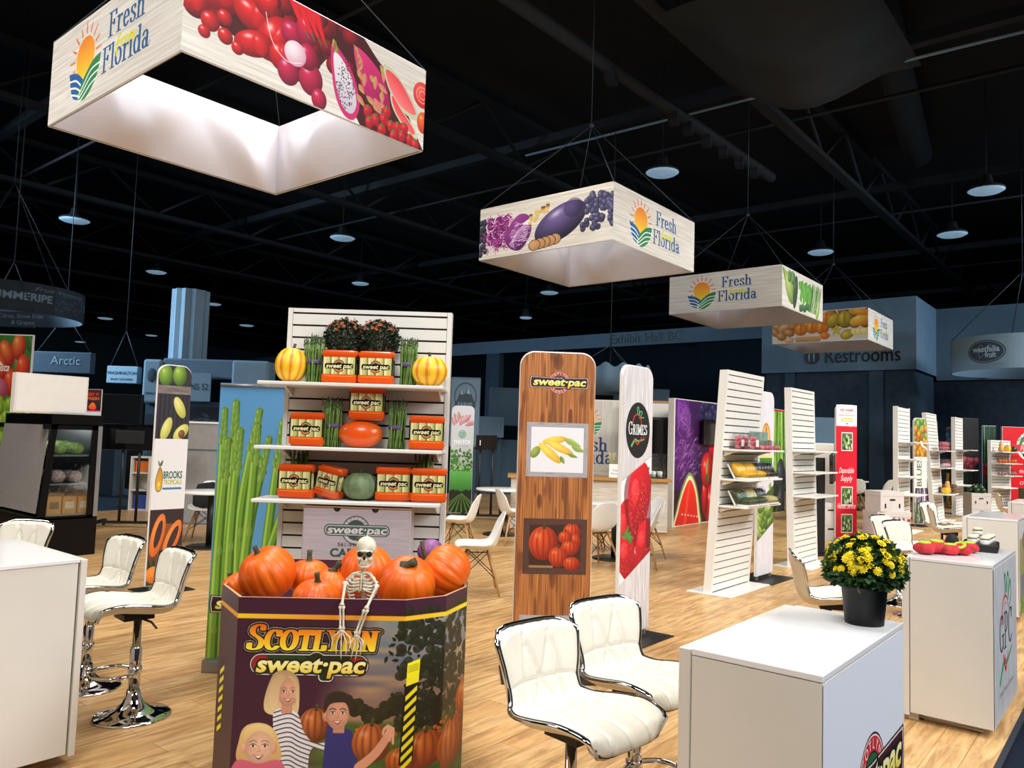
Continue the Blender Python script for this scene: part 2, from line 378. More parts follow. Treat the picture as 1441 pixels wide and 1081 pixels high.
        for i, ch in enumerate(body):
            cs = size * (caps if i else 1)
            for st in SER.get(ch, SER[' '])[1]:
                pts = [(base + (px + p[0] * (caps if i else 1)) * size * sx, -p[1] * cs) for p in st]
                j = (U > min(p[0] for p in pts) - size * .4) & (U < max(p[0] for p in pts) + size * (.2 + abs(shear)))
                if j.any(): 
                    u, v = U[j], V[j]; m[j] |= s.lmask(u + v * shear, v, pts, 0, nib=(nib[0] * size * sx, nib[1] * size))
            px += adv[i]
        s._mask_paint(sl, X, Y, m, col, c2, outline, 1.0, gold)
    def noise(s, sx, sy, seed=0):
        """value noise field over the whole sheet, cells of sx by sy"""
        r = np.random.RandomState(seed); gw, gh = int(s.w / sx) + 3, int(s.h / sy) + 3; g = r.rand(gh, gw)
        yy = (np.arange(s.H) + .5) / s.k / sy; xx = (np.arange(s.W) + .5) / s.k / sx; iy, ix = yy.astype(int), xx.astype(int); fy, fx = (yy - iy)[:, None], (xx - ix)[None]
        fy, fx = fy * fy * (3 - 2 * fy), fx * fx * (3 - 2 * fx)
        a, b, c, d = g[iy][:, ix], g[iy][:, ix + 1], g[iy + 1][:, ix], g[iy + 1][:, ix + 1]
        return (a * (1 - fx) + b * fx) * (1 - fy) + (c * (1 - fx) + d * fx) * fy
    def wood(s, c0, c1, vertical=True, fine=1.5, long=60, seed=3, planks=0, amt=1.0, dark=None):
        A = (fine, long) if vertical else (long, fine)
        n = .55 * s.noise(*A, seed) + .3 * s.noise(A[0] * 3, A[1] * 2, seed + 1) + .15 * s.noise(A[0] * 9, A[1] * 1.3, seed + 2); n = np.clip((n - .28) / .44, 0, 1)[..., None] * amt
        s.a[:] = hx(c0) * (1 - n) + hx(c1) * n
        if dark is not None:
            q = np.clip((s.noise(A[0] * 6, A[1] * .7, seed + 5) - .62) / .2, 0, 1)[..., None] * .6; s.a[:] = s.a * (1 - q) + hx(dark) * q
        if planks:
            t = (np.arange(s.W if vertical else s.H) / s.k) % planks < .6
            if vertical: s.a[:, t] *= .82
            else: s.a[t] *= .86
    def leaf(s, x, y, L, w, ang, c0, c1):
        a = math.radians(ang); ca, sa = math.cos(a), math.sin(a)
        f = lambda u, v: (x + u * ca - v * sa, y + u * sa + v * ca)
        s.cpoly([f(0, 0), f(L * .35, -w / 2), f(L * .7, -w * .36), f(L, 0), f(L * .7, w * .36), f(L * .35, w / 2)], c0, 5, c2=c1, ang=ang + 90)
        s.line([f(0, 0), f(L * .9, 0)], max(w * .06, .3), c1, .2)
    def image(s, name):
        a = s.a.reshape(s.H // 2, 2, s.W // 2, 2, 3).mean((1, 3))[::-1]; h, w = a.shape[:2]
        im = bpy.data.images.new(name, w, h); px = np.ones((h, w, 4), np.float32); px[..., :3] = np.clip(a, 0, 1); im.pixels.foreach_set(px.ravel()); im.update(); im.pack(); return im
    def mat(s, name, rough=0.45, coat=0.0):
        m = bpy.data.materials.new(name); m.use_nodes = True; nt = m.node_tree; b = nt.nodes['Principled BSDF']
        t = nt.nodes.new('ShaderNodeTexImage'); t.image = s.image(name); t.extension = 'EXTEND'; nt.links.new(t.outputs['Color'], b.inputs['Base Color'])
        b.inputs['Roughness'].default_value = rough; b.inputs['Coat Weight'].default_value = coat; return m
def flatprint(name, m, w, h, parent=None, loc=(0, 0, 0), rz=0.0, rot=None):
    """flat printed face w x h, lower edge centred on loc, facing local -Y"""
    q = M(); q.add([(-w / 2, 0, 0), (w / 2, 0, 0), (w / 2, 0, h), (-w / 2, 0, h)]); q.face((0, 1, 2, 3)); q.uv = {0: (0, 0), 1: (1, 0), 2: (1, 1), 3: (0, 1)}
    return q.obj(name, m, parent, loc, rz, rot=rot)
# ---- printed motifs
def sun_logo(a, x, y, s, words=True):
    """sun over blue and green fields with serif lettering; s = sun radius"""
    for i in range(11):
        t = math.radians(-200 + i * 22); c, n = math.cos(t), math.sin(t)
        a.line([(x + c * s * 1.2, y + n * s * 1.2), (x + c * s * (1.72 if i % 2 else 1.62), y + n * s * (1.72 if i % 2 else 1.62))], s * .13, (226, 96 + 9 * abs(i - 5), 58), s * .08)
    a.ell(x, y, s, s, (246, 150, 30)); a.poly(el(x, y, s, s, 0, 360, 40), (240, 128, 28), c2=(255, 214, 40), ang=90)
    yb = y + s * 2.05
    L = [(x - s * 1.75, y + s * .42)] + crv([(x - s * 1.75, y + s * .42), (x - s * .8, y + s * .62), (x - s * .05, y + s * 1.12)], 8) + crv([(x - s * .05, y + s * 1.12), (x + s * .2, y + s * 1.6), (x - s * .1, yb)], 6) + crv([(x - s * .1, yb), (x - s * 1.2, y + s * 1.7), (x - s * 1.75, y + s * .42)], 8)
    a.poly(L, (24, 94, 160))
    G = crv([(x + s * 1.72, y + s * .25), (x + s * .8, y + s * .45), (x - s * .3, y + s * 1.25), (x - s * .8, y + s * 1.75)], 8) + crv([(x - s * .8, y + s * 1.75), (x - s * .2, yb + s * .05), (x + s * .5, yb - s * .05), (x + s * 1.4, y + s * 1.3), (x + s * 1.72, y + s * .25)], 8)
    a.poly(G, (30, 132, 72))
    for i in range(3):
        d = i * s * .36
        a.line(crv([(x - s * 1.66 + d * .4, y + s * .82 + d), (x - s * .9, y + s * .95 + d), (x - s * .35, y + s * 1.3 + d * .8)], 8), s * .10, (250, 250, 245))
        a.line(crv([(x + s * 1.62 - d * .25, y + s * .72 + d * .9), (x + s * .7, y + s * .85 + d), (x - s * .1, y + s * 1.45 + d * .75), (x - s * .5, y + s * 1.75 + d * .5)], 8), s * .09, (250, 250, 245))
    if words:
        b = (22, 82, 138)
        a.serif('Fresh', x + s * 2.4, y - s * .2, s * 1.12, b, 'l', .98, nib=(.08, .03)); a.serif('Florida', x + s * 1.95, y + s * 1.38, s * 1.15, b, 'l', .98, nib=(.08, .03))
        w = (222, 220, 40); fx, fy = x + s * 3.35, y + s * .42
        a.line(crv([(fx, fy + s * .5), (fx + s * .12, fy - s * .25), (fx + s * .35, fy - s * .4)], 6), s * .13, w); a.line([(fx - s * .05, fy), (fx + s * .4, fy - s * .1)], s * .1, w)
        a.line(crv([(fx + s * .45, fy + s * .25), (fx + s * .55, fy - s * .1), (fx + s * .75, fy - s * .12)], 6), s * .12, w)
        a.line(el(fx + s * .95, fy + s * .02, s * .13, s * .17, 0, 360, 12), s * .1, w)
        a.line(crv([(fx + s * 1.2, fy + s * .2), (fx + s * 1.3, fy - s * .15), (fx + s * 1.42, fy + s * .15), (fx + s * 1.52, fy - s * .18), (fx + s * 1.62, fy + s * .15), (fx + s * 1.8, fy - .1 * s)], 6), s * .11, w)
        a.ell(x + s * 6.45, y + s * 1.25, s * .1, s * .1, (150, 160, 165)); a.ell(x + s * 6.45, y + s * 1.25, s * .06, s * .06, (215, 210, 200))
def sp_word(a, x, y, size, width, rot=0, out=None):
    a.text('sweet\u00b7pac', x, y, size, (255, 252, 210), width=width, bold=.035, shear=.22, rot=rot, c2=(214, 170, 30), gold=(250, 232, 120), outline=out if out is not None else [(size * .09, (14, 14, 12))])
def sp_logo(a, cx, cy, w, ring=True, plain=None):
    """banner-shaped wordmark across a round green badge; w = full width"""
    h = w * .15; R = w * .19
    if ring:
        g = plain or (196, 40, 44)
        a.ell(cx, cy, R * 1.04, R * 1.04, (20, 16, 16)); a.ell(cx, cy, R, R, (245, 235, 225)); a.ell(cx, cy, R * .96, R * .96, g); a.ell(cx, cy, R * .66, R * .66, (20, 16, 16)); a.ell(cx, cy, R * .63, R * .63, (30, 100, 58) if not plain else (52, 110, 88))
        for ch, i in zip('SCOTLYNN', range(8)):
            t = math.radians(-158 + i * 19.4); a.text(ch, cx + math.cos(t) * R * .71, cy + math.sin(t) * R * .71, R * .3, (250, 238, 228), rot=math.degrees(t) + 90, bold=.01)
        for ch, i in zip('GROWERS', range(7)):
            t = math.radians(148 - i * 19.4); a.text(ch, cx + math.cos(t) * R * .91, cy + math.sin(t) * R * .91, R * .28, (250, 238, 228), rot=math.degrees(t) - 90, bold=.01)
    c = (70, 20, 26) if not plain else (44, 104, 82)
    p = [(cx - w / 2, cy - h * .62), (cx, cy - h * .5), (cx + w / 2, cy - h * .62), (cx + w / 2 + h * .1, cy), (cx + w / 2, cy + h * .62), (cx, cy + h * .56), (cx - w / 2, cy + h * .62), (cx - w / 2 - h * .1, cy)]
    q = lambda k: [(cx + (x - cx) * (1 + (k - 1) * .2), cy + (y - cy) * k) for x, y in p]
    a.poly(q(1.14), (20, 16, 16)); a.poly(q(1.04), (240, 225, 215)); a.poly(q(.94), c); a.poly(q(.62), (24, 14, 16) if not plain else (30, 78, 64))
    sp_word(a, cx, cy + h * .34, h * 1.25, w * .93)
def leafy(a, x, y, n, L, cols, spread=360, start=0, w=.4):
    for i in range(n): a.leaf(x, y, L * a.q.uniform(.7, 1.1), L * w, start + spread * i / n + a.q.uniform(-12, 12), *cols)
def berry(a, x, y, rx, ry, rot=0, seeds=22):
    p = [(x - rx * .95, y - ry * .45), (x - rx * .45, y - ry), (x + rx * .45, y - ry), (x + rx * .95, y - ry * .4), (x + rx * .62, y + ry * .5), (x, y + ry), (x - rx * .62, y + ry * .5)]
    c, s_ = math.cos(math.radians(rot)), math.sin(math.radians(rot)); p = [(x + (u - x) * c - (v - y) * s_, y + (u - x) * s_ + (v - y) * c) for u, v in p]
    a.cpoly(p, (228, 34, 44), c2=(140, 8, 26), ang=50); a.ell(x - rx * .28, y - ry * .35, rx * .35, ry * .3, (244, 88, 92), (228, 34, 44), al=.7)
    for i in range(seeds):
        r, t = math.sqrt(a.q.random()) * .78, a.q.uniform(0, 6.3); a.ell(x + math.cos(t) * r * rx, y + math.sin(t) * r * ry * .9, rx * .012 + .4, ry * .012 + .6, (246, 150, 120), al=.8)
def pump(a, x, y, rx, ry, c0=(248, 130, 40), c1=(150, 50, 10), stem=True, ribs=7):
    a.ell(x, y, rx, ry, c0, c1, ribs=ribs, ribc=c1, hl=.25)
    if stem: a.poly([(x - rx * .1, y - ry * .85), (x + rx * .02, y - ry * 1.25), (x + rx * .16, y - ry * 1.22), (x + rx * .12, y - ry * .82)], (84, 78, 42), c2=(50, 46, 24))
def cob(a, x0, y0, x1, y1, w, husk=True, peel=0):
    L = math.hypot(x1 - x0, y1 - y0); g = math.degrees(math.atan2(y1 - y0, x1 - x0)); mx, my = (x0 + x1) / 2, (y0 + y1) / 2
    a.ell(mx, my, L / 2, w / 2, (252, 218, 74), (204, 140, 14), rot=g)
    ca, sa = (x1 - x0) / L, (y1 - y0) / L
    for i in range(int(L / (w * .13))):
        for j in range(-3, 4):
            u = (i + .5 * (j & 1)) * w * .13 - L / 2; v = j * w * .13
            if (u / (L / 2)) ** 2 + (v / (w / 2)) ** 2 < .9: a.ell(mx + u * ca - v * sa, my + u * sa + v * ca, w * .045, w * .045, (255, 236, 130), al=.8)
    if husk:
        for d in (-16, 10, 0): a.leaf(x1 - ca * L * .22, y1 - sa * L * .22, L * .55, w * .5, g + d, (164, 192, 84), (112, 146, 50))
def hair_face(a, x, y, s, skin, hair, blond=True, tilt=0):
    """a smiling child's face, s = half face height"""
    sk2 = tuple(int(c * .78) for c in skin)
    a.ell(x, y, s * .78, s, skin, sk2, off=(.15, -.2))
    for d in (-1, 1):
        a.ell(x + d * s * .34, y - s * .1, s * .15, s * .075, (250, 246, 240)); a.ell(x + d * s * .34, y - s * .1, s * .075, s * .08, (50, 56, 70))
        a.line(crv([(x + d * s * .16, y - s * .15), (x + d * s * .34, y - s * .22), (x + d * s * .52, y - s * .12)], 5), s * .045, (110, 70, 50)); a.line(crv([(x + d * s * .14, y - s * .32), (x + d * s * .34, y - s * .4), (x + d * s * .56, y - s * .3)], 5), s * .06, tuple(int(c * .8) for c in hair))
        a.ell(x + d * s * .42, y + s * .22, s * .2, s * .16, (236, 150, 130), skin, al=.45)
    a.line(crv([(x, y - s * .1), (x + s * .04, y + s * .12), (x + s * .1, y + s * .2), (x - s * .08, y + s * .22)], 5), s * .04, sk2)
    a.poly(crv([(x - s * .3, y + s * .4), (x, y + s * .46), (x + s * .3, y + s * .38)], 6) + crv([(x + s * .3, y + s * .38), (x + s * .03, y + s * .68), (x - s * .3, y + s * .4)], 6), (150, 50, 50))
    a.poly(crv([(x - s * .24, y + s * .43), (x, y + s * .48), (x + s * .24, y + s * .41)], 6) + crv([(x + s * .24, y + s * .41), (x, y + s * .58), (x - s * .24, y + s * .43)], 6), (252, 248, 240))
WW = ((236, 230, 220), (206, 198, 186))
def art_sign_logo():
    a = Art(690, 228, k=.9); a.wood((238, 233, 225), (203, 196, 185), False, 2.2, 80, 5, 76, .8); sun_logo(a, 212, 102, 52); return a.mat('sign_sun_print', .6)
def art_red():
    a = Art(690, 228, k=1.0); a.wood((238, 233, 225), (203, 196, 185), False, 2.2, 80, 8, 76, .8); q = a.q
    def pep(x, y, rx, ry, r=0): 
        a.ell(x, y, rx, ry, (236, 30, 34), (112, 4, 14), rot=r, hl=.75); a.ell(x + rx * .25, y - ry * .1, rx * .35, ry * .8, (226, 36, 40), (170, 12, 20), rot=r, hl=.5)
    a.poly([(0, 0), (470, 0), (520, 40), (560, 60), (640, 160), (690, 228), (470, 228), (360, 100), (300, 190), (120, 150), (0, 120)], (70, 6, 16))
    for i in range(60): a.ell(q.uniform(0, 440), q.uniform(-6, 130) if q.random() < .6 else q.uniform(-6, 40), 26, 22, (170, 16, 30), (70, 2, 14))
    pep(70, 50, 74, 62); a.leaf(90, -4, 34, 14, 60, (90, 150, 50), (50, 100, 30)); pep(20, 110, 34, 30)
    for x, y, rx, ry, r in ((160, 82, 50, 36, 12), (188, 38, 40, 30, 50), (216, 112, 40, 62, 30), (166, 145, 52, 30, -20), (232, 146, 28, 34, 0)): pep(x, y, rx, ry, r)
    for x, y, r in ((60, 140, 22), (96, 158, 18), (92, 118, 18), (126, 172, 15), (48, 168, 14)): a.ell(x, y, r, r, (232, 36, 40), (110, 6, 16), hl=.8)
    for x, y, rx, ry in ((262, 80, 32, 30), (300, 58, 30, 40), (256, 172, 30, 34), (318, 168, 34, 40), (306, 118, 28, 32), (344, 208, 22, 26), (322, 24, 26, 24)): a.ell(x, y, rx, ry, (214, 34, 84), (104, 6, 40), hl=.6)
    a.ell(272, 124, 30, 30, (246, 236, 240), (214, 160, 180)); a.line(crv([(190, 60), (210, 120), (250, 150), (290, 140)], 6), 2, (245, 230, 230))
    for i in range(4): a.line(crv([(255 + 22 * i, -6), (275 + 20 * i, 30), (296 + 18 * i, 58)], 6), 22, (224, 24, 34), 6); a.line([(296 + 18 * i, 58), (306 + 18 * i, 72)], 3, (70, 120, 50))
    a.cpoly([(372, 60), (408, 70), (448, 118), (466, 178), (450, 222), (414, 216), (384, 160)], (206, 40, 110)); a.cpoly([(380, 78), (408, 84), (440, 124), (456, 176), (444, 208), (416, 202), (392, 156)], (236, 230, 234), c2=(200, 190, 206))
    for i in range(230):
        x, y = q.uniform(384, 456), q.uniform(84, 206)
        if ((x - 420) / 34 + (y - 145) / 140) ** 2 < .8 and abs((y - 145) / 64) < 1 and ((x - (396 + (y - 84) * .38)) / 34) ** 2 < .8: a.ell(x, y, 1.5, 1.7, (40, 36, 46))
    a.leaf(388, 74, 34, 16, -110, (200, 196, 90), (120, 140, 50)); a.leaf(380, 72, 28, 10, -80, (190, 60, 90), (120, 140, 50))
    a.cpoly([(440, 40), (480, 40), (540, 80), (566, 140), (560, 186), (516, 176), (470, 126)], (228, 50, 126), c2=(140, 10, 70), ang=60)
    for i in range(16): a.leaf(q.uniform(450, 540), q.uniform(46, 160), q.uniform(26, 44), 16, q.uniform(10, 100), (236, 80, 140), (170, 190, 60))
    for i in range(4): a.leaf(440 + 10 * i, 30 + 12 * i, 34, 12, 60 + 20 * i, (180, 200, 70), (200, 60, 110))
    a.cpoly([(540, 40), (600, 60), (664, 126), (660, 152), (600, 140), (556, 96)], (196, 206, 170)); a.cpoly([(548, 52), (598, 66), (654, 124), (648, 140), (600, 130), (562, 94)], (238, 70, 78), c2=(250, 130, 130), ang=120)
    a.cpoly([(566, 108), (600, 136), (660, 178), (664, 206), (630, 196), (578, 150)], (206, 214, 178)); a.cpoly([(572, 114), (606, 142), (652, 178), (654, 194), (626, 186), (584, 150)], (232, 56, 66), c2=(246, 110, 112), ang=120)
    a.ell(680, 74, 34, 36, (240, 92, 84), (196, 30, 34)); 
    for r in (12, 22): a.line(el(680, 74, r, r, 0, 360), 3, (250, 160, 140))
    a.ell(686, 150, 22, 30, (250, 110, 40), (190, 40, 14), hl=.5)
    for x, y in ((492, 186), (520, 200), (548, 190), (500, 214), (540, 220), (572, 200), (596, 196), (582, 222), (612, 214), (640, 214), (660, 222), (556, 168), (620, 190)): berry(a, x, y, 15, 17, q.uniform(-40, 40), 12); leafy(a, x, y - 13, 5, 9, ((90, 150, 60), (50, 100, 40)), 180, 180)
    return a.mat('sign_red_print', .6)
def art_purple():
    a = Art(690, 228, k=.8); a.wood((228, 222, 210), (196, 188, 174), False, 2.2, 80, 11, 76, .8); q = a.q
    for i in range(24): a.ell(q.uniform(0, 34), q.uniform(60, 212), 13, 14, (70, 66, 82), (24, 22, 34), hl=.3)
    for i in range(40): a.ell(q.uniform(60, 160), q.uniform(60, 170), 20, 16, (120, 30, 100), (60, 10, 56))
    for i in range(190):
        x, y, t = q.uniform(36, 176), q.uniform(46, 190), q.uniform(0, 6.3); a.line(crv([(x, y), (x + 14 * math.cos(t), y + 14 * math.sin(t)), (x + 30 * math.cos(t + .5), y + 26 * math.sin(t + .5))], 4), q.uniform(2, 4), q.choice([(170, 40, 140), (128, 24, 108), (206, 90, 176), (236, 200, 226), (84, 12, 76)]))
    a.cpoly([(150, 120), (210, 60), (260, 60), (286, 90), (284, 150), (236, 208), (180, 200), (146, 160)], (150, 62, 140), c2=(80, 16, 84), ang=60)
    for i in range(9): a.line(crv([(280 - i * 2, 84 + i * 10), (240 - i * 8, 110 + i * 8), (168 + i * 5, 140 + i * 8)], 8), 3, (232, 204, 232), 1.5)
    for i in range(60): x, y = q.uniform(170, 270), q.uniform(90, 195); a.line(crv([(x, y), (x + 9, y - 5), (x + 18, y - 2)], 4), 2, (222, 180, 220))
    a.poly([(236, 100), (284, 78), (282, 110)], (240, 230, 226))
    for i in range(22): x, y = q.uniform(260, 370), q.uniform(20, 84) ; y = 90 - (x - 250) * .45 + q.uniform(-18, 18); a.rect(x, y, x + 18, y + 16, q.choice([(240, 214, 140), (224, 190, 110), (60, 50, 70)]), c2=(206, 170, 96))
    a.ell(436, 122, 136, 70, (112, 92, 150), (22, 14, 40), rot=-22, hl=.55, off=(-.2, -.45))
    a.ell(500, 70, 46, 40, (80, 64, 120), (24, 14, 40), al=.5)
    for i in range(5): a.ell(412 - i * 26, 188 + i * 3, 32, 24, (206, 160, 104), (176, 126, 76), edge=(60, 34, 60))
    for i in range(50): a.ell(q.uniform(560, 690), 30 + q.uniform(0, 130) * (.5 + .5 * q.random()), 14, 14, (94, 90, 132), (30, 28, 56), hl=.4)
    for i in range(16): a.ell(q.uniform(540, 690), q.uniform(130, 170), 13, 13, (82, 78, 120), (26, 24, 50), hl=.4)
    return a.mat('sign_purple_print', .6)
def art_green():
    a = Art(690, 228, k=.8); a.wood((232, 228, 218), (200, 194, 182), False, 2.2, 80, 15, 76, .8); q = a.q
    for i in range(7): a.line(crv([(20 + i * 22, 20 + i * 8), (60 + i * 26, 90), (110 + i * 22, 180 - i * 10)], 8), 26, q.choice([(110, 140, 60), (70, 110, 40), (150, 170, 80)]), 14)
    a.ell(120, 110, 60, 100, (190, 204, 110), (96, 130, 40), rot=-35, hl=.3); a.ell(210, 120, 34, 100, (60, 90, 40), (24, 46, 16), rot=12, hl=.3)
    for i in range(12): a.ell(160 + q.uniform(-50, 30), 40 + q.uniform(-20, 20), 26, 24, (120, 160, 80), (50, 90, 40), speck=.08)
    for i in range(46): x = q.uniform(280, 470); y = q.uniform(20, 120) ; a.leaf(x, y, q.uniform(50, 84), 40, q.uniform(60, 130), (130, 196, 70), (64, 132, 40))
    for i in range(9): a.ell(290 + i * 22, 190 + q.uniform(-16, 14), 18, 22, (70, 120, 50), (30, 66, 26), hl=.3)
    for i in range(40): x = q.uniform(490, 660); a.line(crv([(x, q.uniform(20, 60)), (x - 20, 120), (x - 60 + q.uniform(-20, 20), 200)], 6), q.uniform(5, 10), q.choice([(120, 170, 60), (80, 130, 50), (50, 90, 40), (180, 206, 120)]), 4)
    a.ell(600, 170, 26, 70, (200, 214, 140), (120, 150, 60), rot=25)
    return a.mat('sign_green_print', .6)
def art_yellow():
    a = Art(690, 228, k=.8); a.wood((232, 226, 214), (200, 192, 178), False, 2.2, 80, 19, 76, .8); q = a.q
    for i in range(50): a.ell(q.uniform(0, 680), q.uniform(0, 130), 40, 30, (206, 140, 50), (110, 60, 10))
    for x, y in ((20, 60), (24, 140), (70, 176), (100, 120), (130, 150), (40, 100), (150, 100)): a.ell(x, y, 40, 30, (226, 162, 96), (140, 84, 36), rot=q.uniform(-30, 60), hl=.2)
    a.ell(96, 100, 60, 26, (232, 190, 130), (180, 120, 60), rot=-30); 
    for x, y in ((216, 130), (300, 118), (372, 126), (400, 60)): pump(a, x, y, 50, 46, (250, 170, 40), (186, 90, 8), False, 3); a.leaf(x, y - 40, 16, 10, 70, (110, 140, 40), (60, 90, 20))
    a.ell(390, 186, 36, 26, (246, 150, 40), (190, 90, 10)); a.rrect(176, 184, 364, 224, 14, (222, 178, 120), c2=(180, 128, 74)); a.ell(130, 206, 36, 22, (236, 200, 150), (190, 140, 84))
    a.ell(452, 76, 60, 40, (206, 186, 40), (130, 110, 10), rot=-50, hl=.3); a.ell(530, 70, 54, 56, (222, 186, 40), (130, 110, 10), hl=.2, ribs=3, ribc=(110, 120, 20))
    for i in range(5): a.leaf(474, 150, 42, 24, -90 + 72 * i, (226, 200, 90), (190, 160, 50))
    a.ell(546, 186, 46, 34, (226, 200, 60), (150, 120, 20), rot=-20, edge=(110, 110, 30)); a.ell(636, 84, 74, 40, (248, 196, 70), (200, 130, 20), rot=-18, hl=.35); a.ell(640, 26, 80, 24, (240, 170, 50), (190, 110, 20), rot=6)
    for x in (600, 626, 660): a.ell(x, 166, 28, 26, (248, 232, 170), (232, 206, 120), edge=(226, 180, 60))
    return a.mat('sign_yellow_print', .6)
def frame(a, x0, y0, x1, y1, w, c0, c1, inner):
    a.rect(x0, y0, x1, y1, c0); q = a.q
    for i in range(60):
        y = q.uniform(y0, y1); x = q.uniform(x0, x1)
        if y < y0 + w or y > y1 - w: a.line([(max(x0, x - 14), y), (min(x1, x + 14), y)], .7, c1)
        if x < x0 + w or x > x1 - w: a.line([(x, max(y0, y - 14)), (x, min(y1, y + 14))], .7, c1)
    for p, r in (((x0, y0), (1, 1)), ((x1, y0), (-1, 1)), ((x0, y1), (1, -1)), ((x1, y1), (-1, -1))): a.line([p, (p[0] + r[0] * w, p[1] + r[1] * w)], .7, c1)
    a.rect(x0 + w, y0 + w, x1 - w, y1 - w, inner); a.line([(x0 + w, y0 + w), (x1 - w, y0 + w), (x1 - w, y1 - w), (x0 + w, y1 - w), (x0 + w, y0 + w)], .8, c1)
def art_woodbanner():
    a = Art(300, 1230, k=1.0); a.wood((192, 124, 64), (140, 80, 36), True, 2.0, 130, 31, 61, 1.0, (96, 52, 24))
    for x, y, rx, ry in ((150, 36, 20, 34), (205, 260, 9, 40), (150, 870, 14, 60), (90, 590, 10, 30)): a.ell(x, y, rx, ry, (70, 32, 12), (120, 62, 24), al=.7)
    sp_logo(a, 156, 118, 226)
    frame(a, 32, 278, 278, 492, 17, (168, 164, 166), (104, 100, 104), (232, 231, 233))
    a.leaf(212, 370, 56, 22, 22, (180, 196, 100), (120, 150, 60)); a.leaf(180, 340, 76, 24, 24, (190, 204, 110), (130, 160, 70)); cob(a, 96, 356, 190, 340, 30, False); cob(a, 112, 352, 218, 402, 30, False); a.ell(68, 396, 26, 16, (170, 184, 80), (110, 130, 40), rot=-55); cob(a, 82, 362, 170, 436, 34, False); a.leaf(168, 410, 34, 16, 60, (150, 180, 70), (100, 130, 40)); a.leaf(196, 400, 44, 14, 18, (150, 180, 70), (100, 130, 40))
    frame(a, 30, 656, 282, 872, 25, (84, 52, 40), (48, 28, 22), (46, 26, 16))
    a.rect(55, 681, 257, 847, (60, 30, 14)); 
    for x, y, rx, ry in ((222, 706, 44, 34), (236, 742, 34, 34), (196, 728, 28, 26), (110, 752, 58, 66), (216, 768, 36, 30), (170, 804, 38, 40), (224, 830, 38, 28)): pump(a, x, y, min(rx, 257 - x + 0), ry, (240, 92, 30), (130, 26, 4))
    a.rect(55, 838, 150, 847, (150, 120, 70))
    frame(a, 24, 1030, 284, 1225, 17, (168, 164, 166), (104, 100, 104), (228, 227, 229))
    for d in (-8, 6, 18): a.leaf(40, 1215, 190, 60, -38 + d, (176, 200, 90), (110, 150, 50))
    cob(a, 140, 1150, 232, 1082, 56, False)
    for d in (0, 14): a.leaf(70, 1210, 150, 46, -36 + d, (166, 194, 84), (106, 140, 50))
    a.leaf(180, 1160, 90, 24, -25, (160, 186, 80), (100, 130, 40))
    return a.mat('wood_banner_print', .55)
def art_strawberry():
    a = Art(280, 1240, k=.8); a.wood((226, 222, 222), (190, 184, 184), True, 2.2, 60, 41, 70, .8)
    a.ell(142, 300, 112, 132, (34, 31, 31)); a.serif('GRIMES', 142, 320, 58, (240, 240, 236), caps=.78, width=178, nib=(.075, .03)); a.text('farms', 204, 338, 17, (208, 50, 50))
    a.line(el(132, 262, 38, 36, -185, -15), 9, (206, 48, 44), 5); a.line(crv([(172, 270), (168, 250), (150, 240)], 6), 6, (206, 48, 44))
    for p in ([(136, 224), (132, 196), (144, 192), (150, 222)], [(152, 228), (160, 210), (178, 216), (166, 236), (194, 240)]): a.line(crv(p, 6), 6, (86, 184, 110))
    a.line(crv([(84, 374), (116, 346), (150, 352), (204, 342)], 6), 14, (86, 184, 110), 6); a.line(crv([(108, 342), (140, 366), (176, 336)], 6), 9, (206, 48, 44))
    # lower photo strip, cut on a slant
    a.poly([(0, 536), (280, 420), (280, 880), (0, 1010)], (236, 234, 236))
    a.clip = np.zeros((a.H, a.W)); Y, X = np.mgrid[0:a.H, 0:a.W]; a.clip[:] = a.pmask((X + .5) / a.k, (Y + .5) / a.k, [(0, 540), (280, 424), (280, 880), (0, 1010)])
    for i in range(5): a.leaf(190 + i * 10, 560, 110 - i * 6, 40, -80 + i * 24, (84, 134, 56), (40, 84, 30))
    berry(a, 44, 780, 90, 150, 10, 60); a.cpoly([(30, 560), (150, 440), (290, 560), (270, 760), (160, 880), (60, 740)], (96, 6, 18), al=.55); berry(a, 160, 655, 112, 196, 8, 170); berry(a, 60, 900, 92, 130, -30, 70); berry(a, 220, 860, 96, 130, 30, 70)
    leafy(a, 60, 800, 6, 60, ((104, 156, 70), (56, 100, 40)), 220, -150); a.rect(236, 720, 280, 860, (60, 24, 26), .5)
    a.clip = None; a.line([(0, 537), (280, 421)], 2.5, (150, 146, 146))
    return a.mat('strawberry_banner_print', .55)
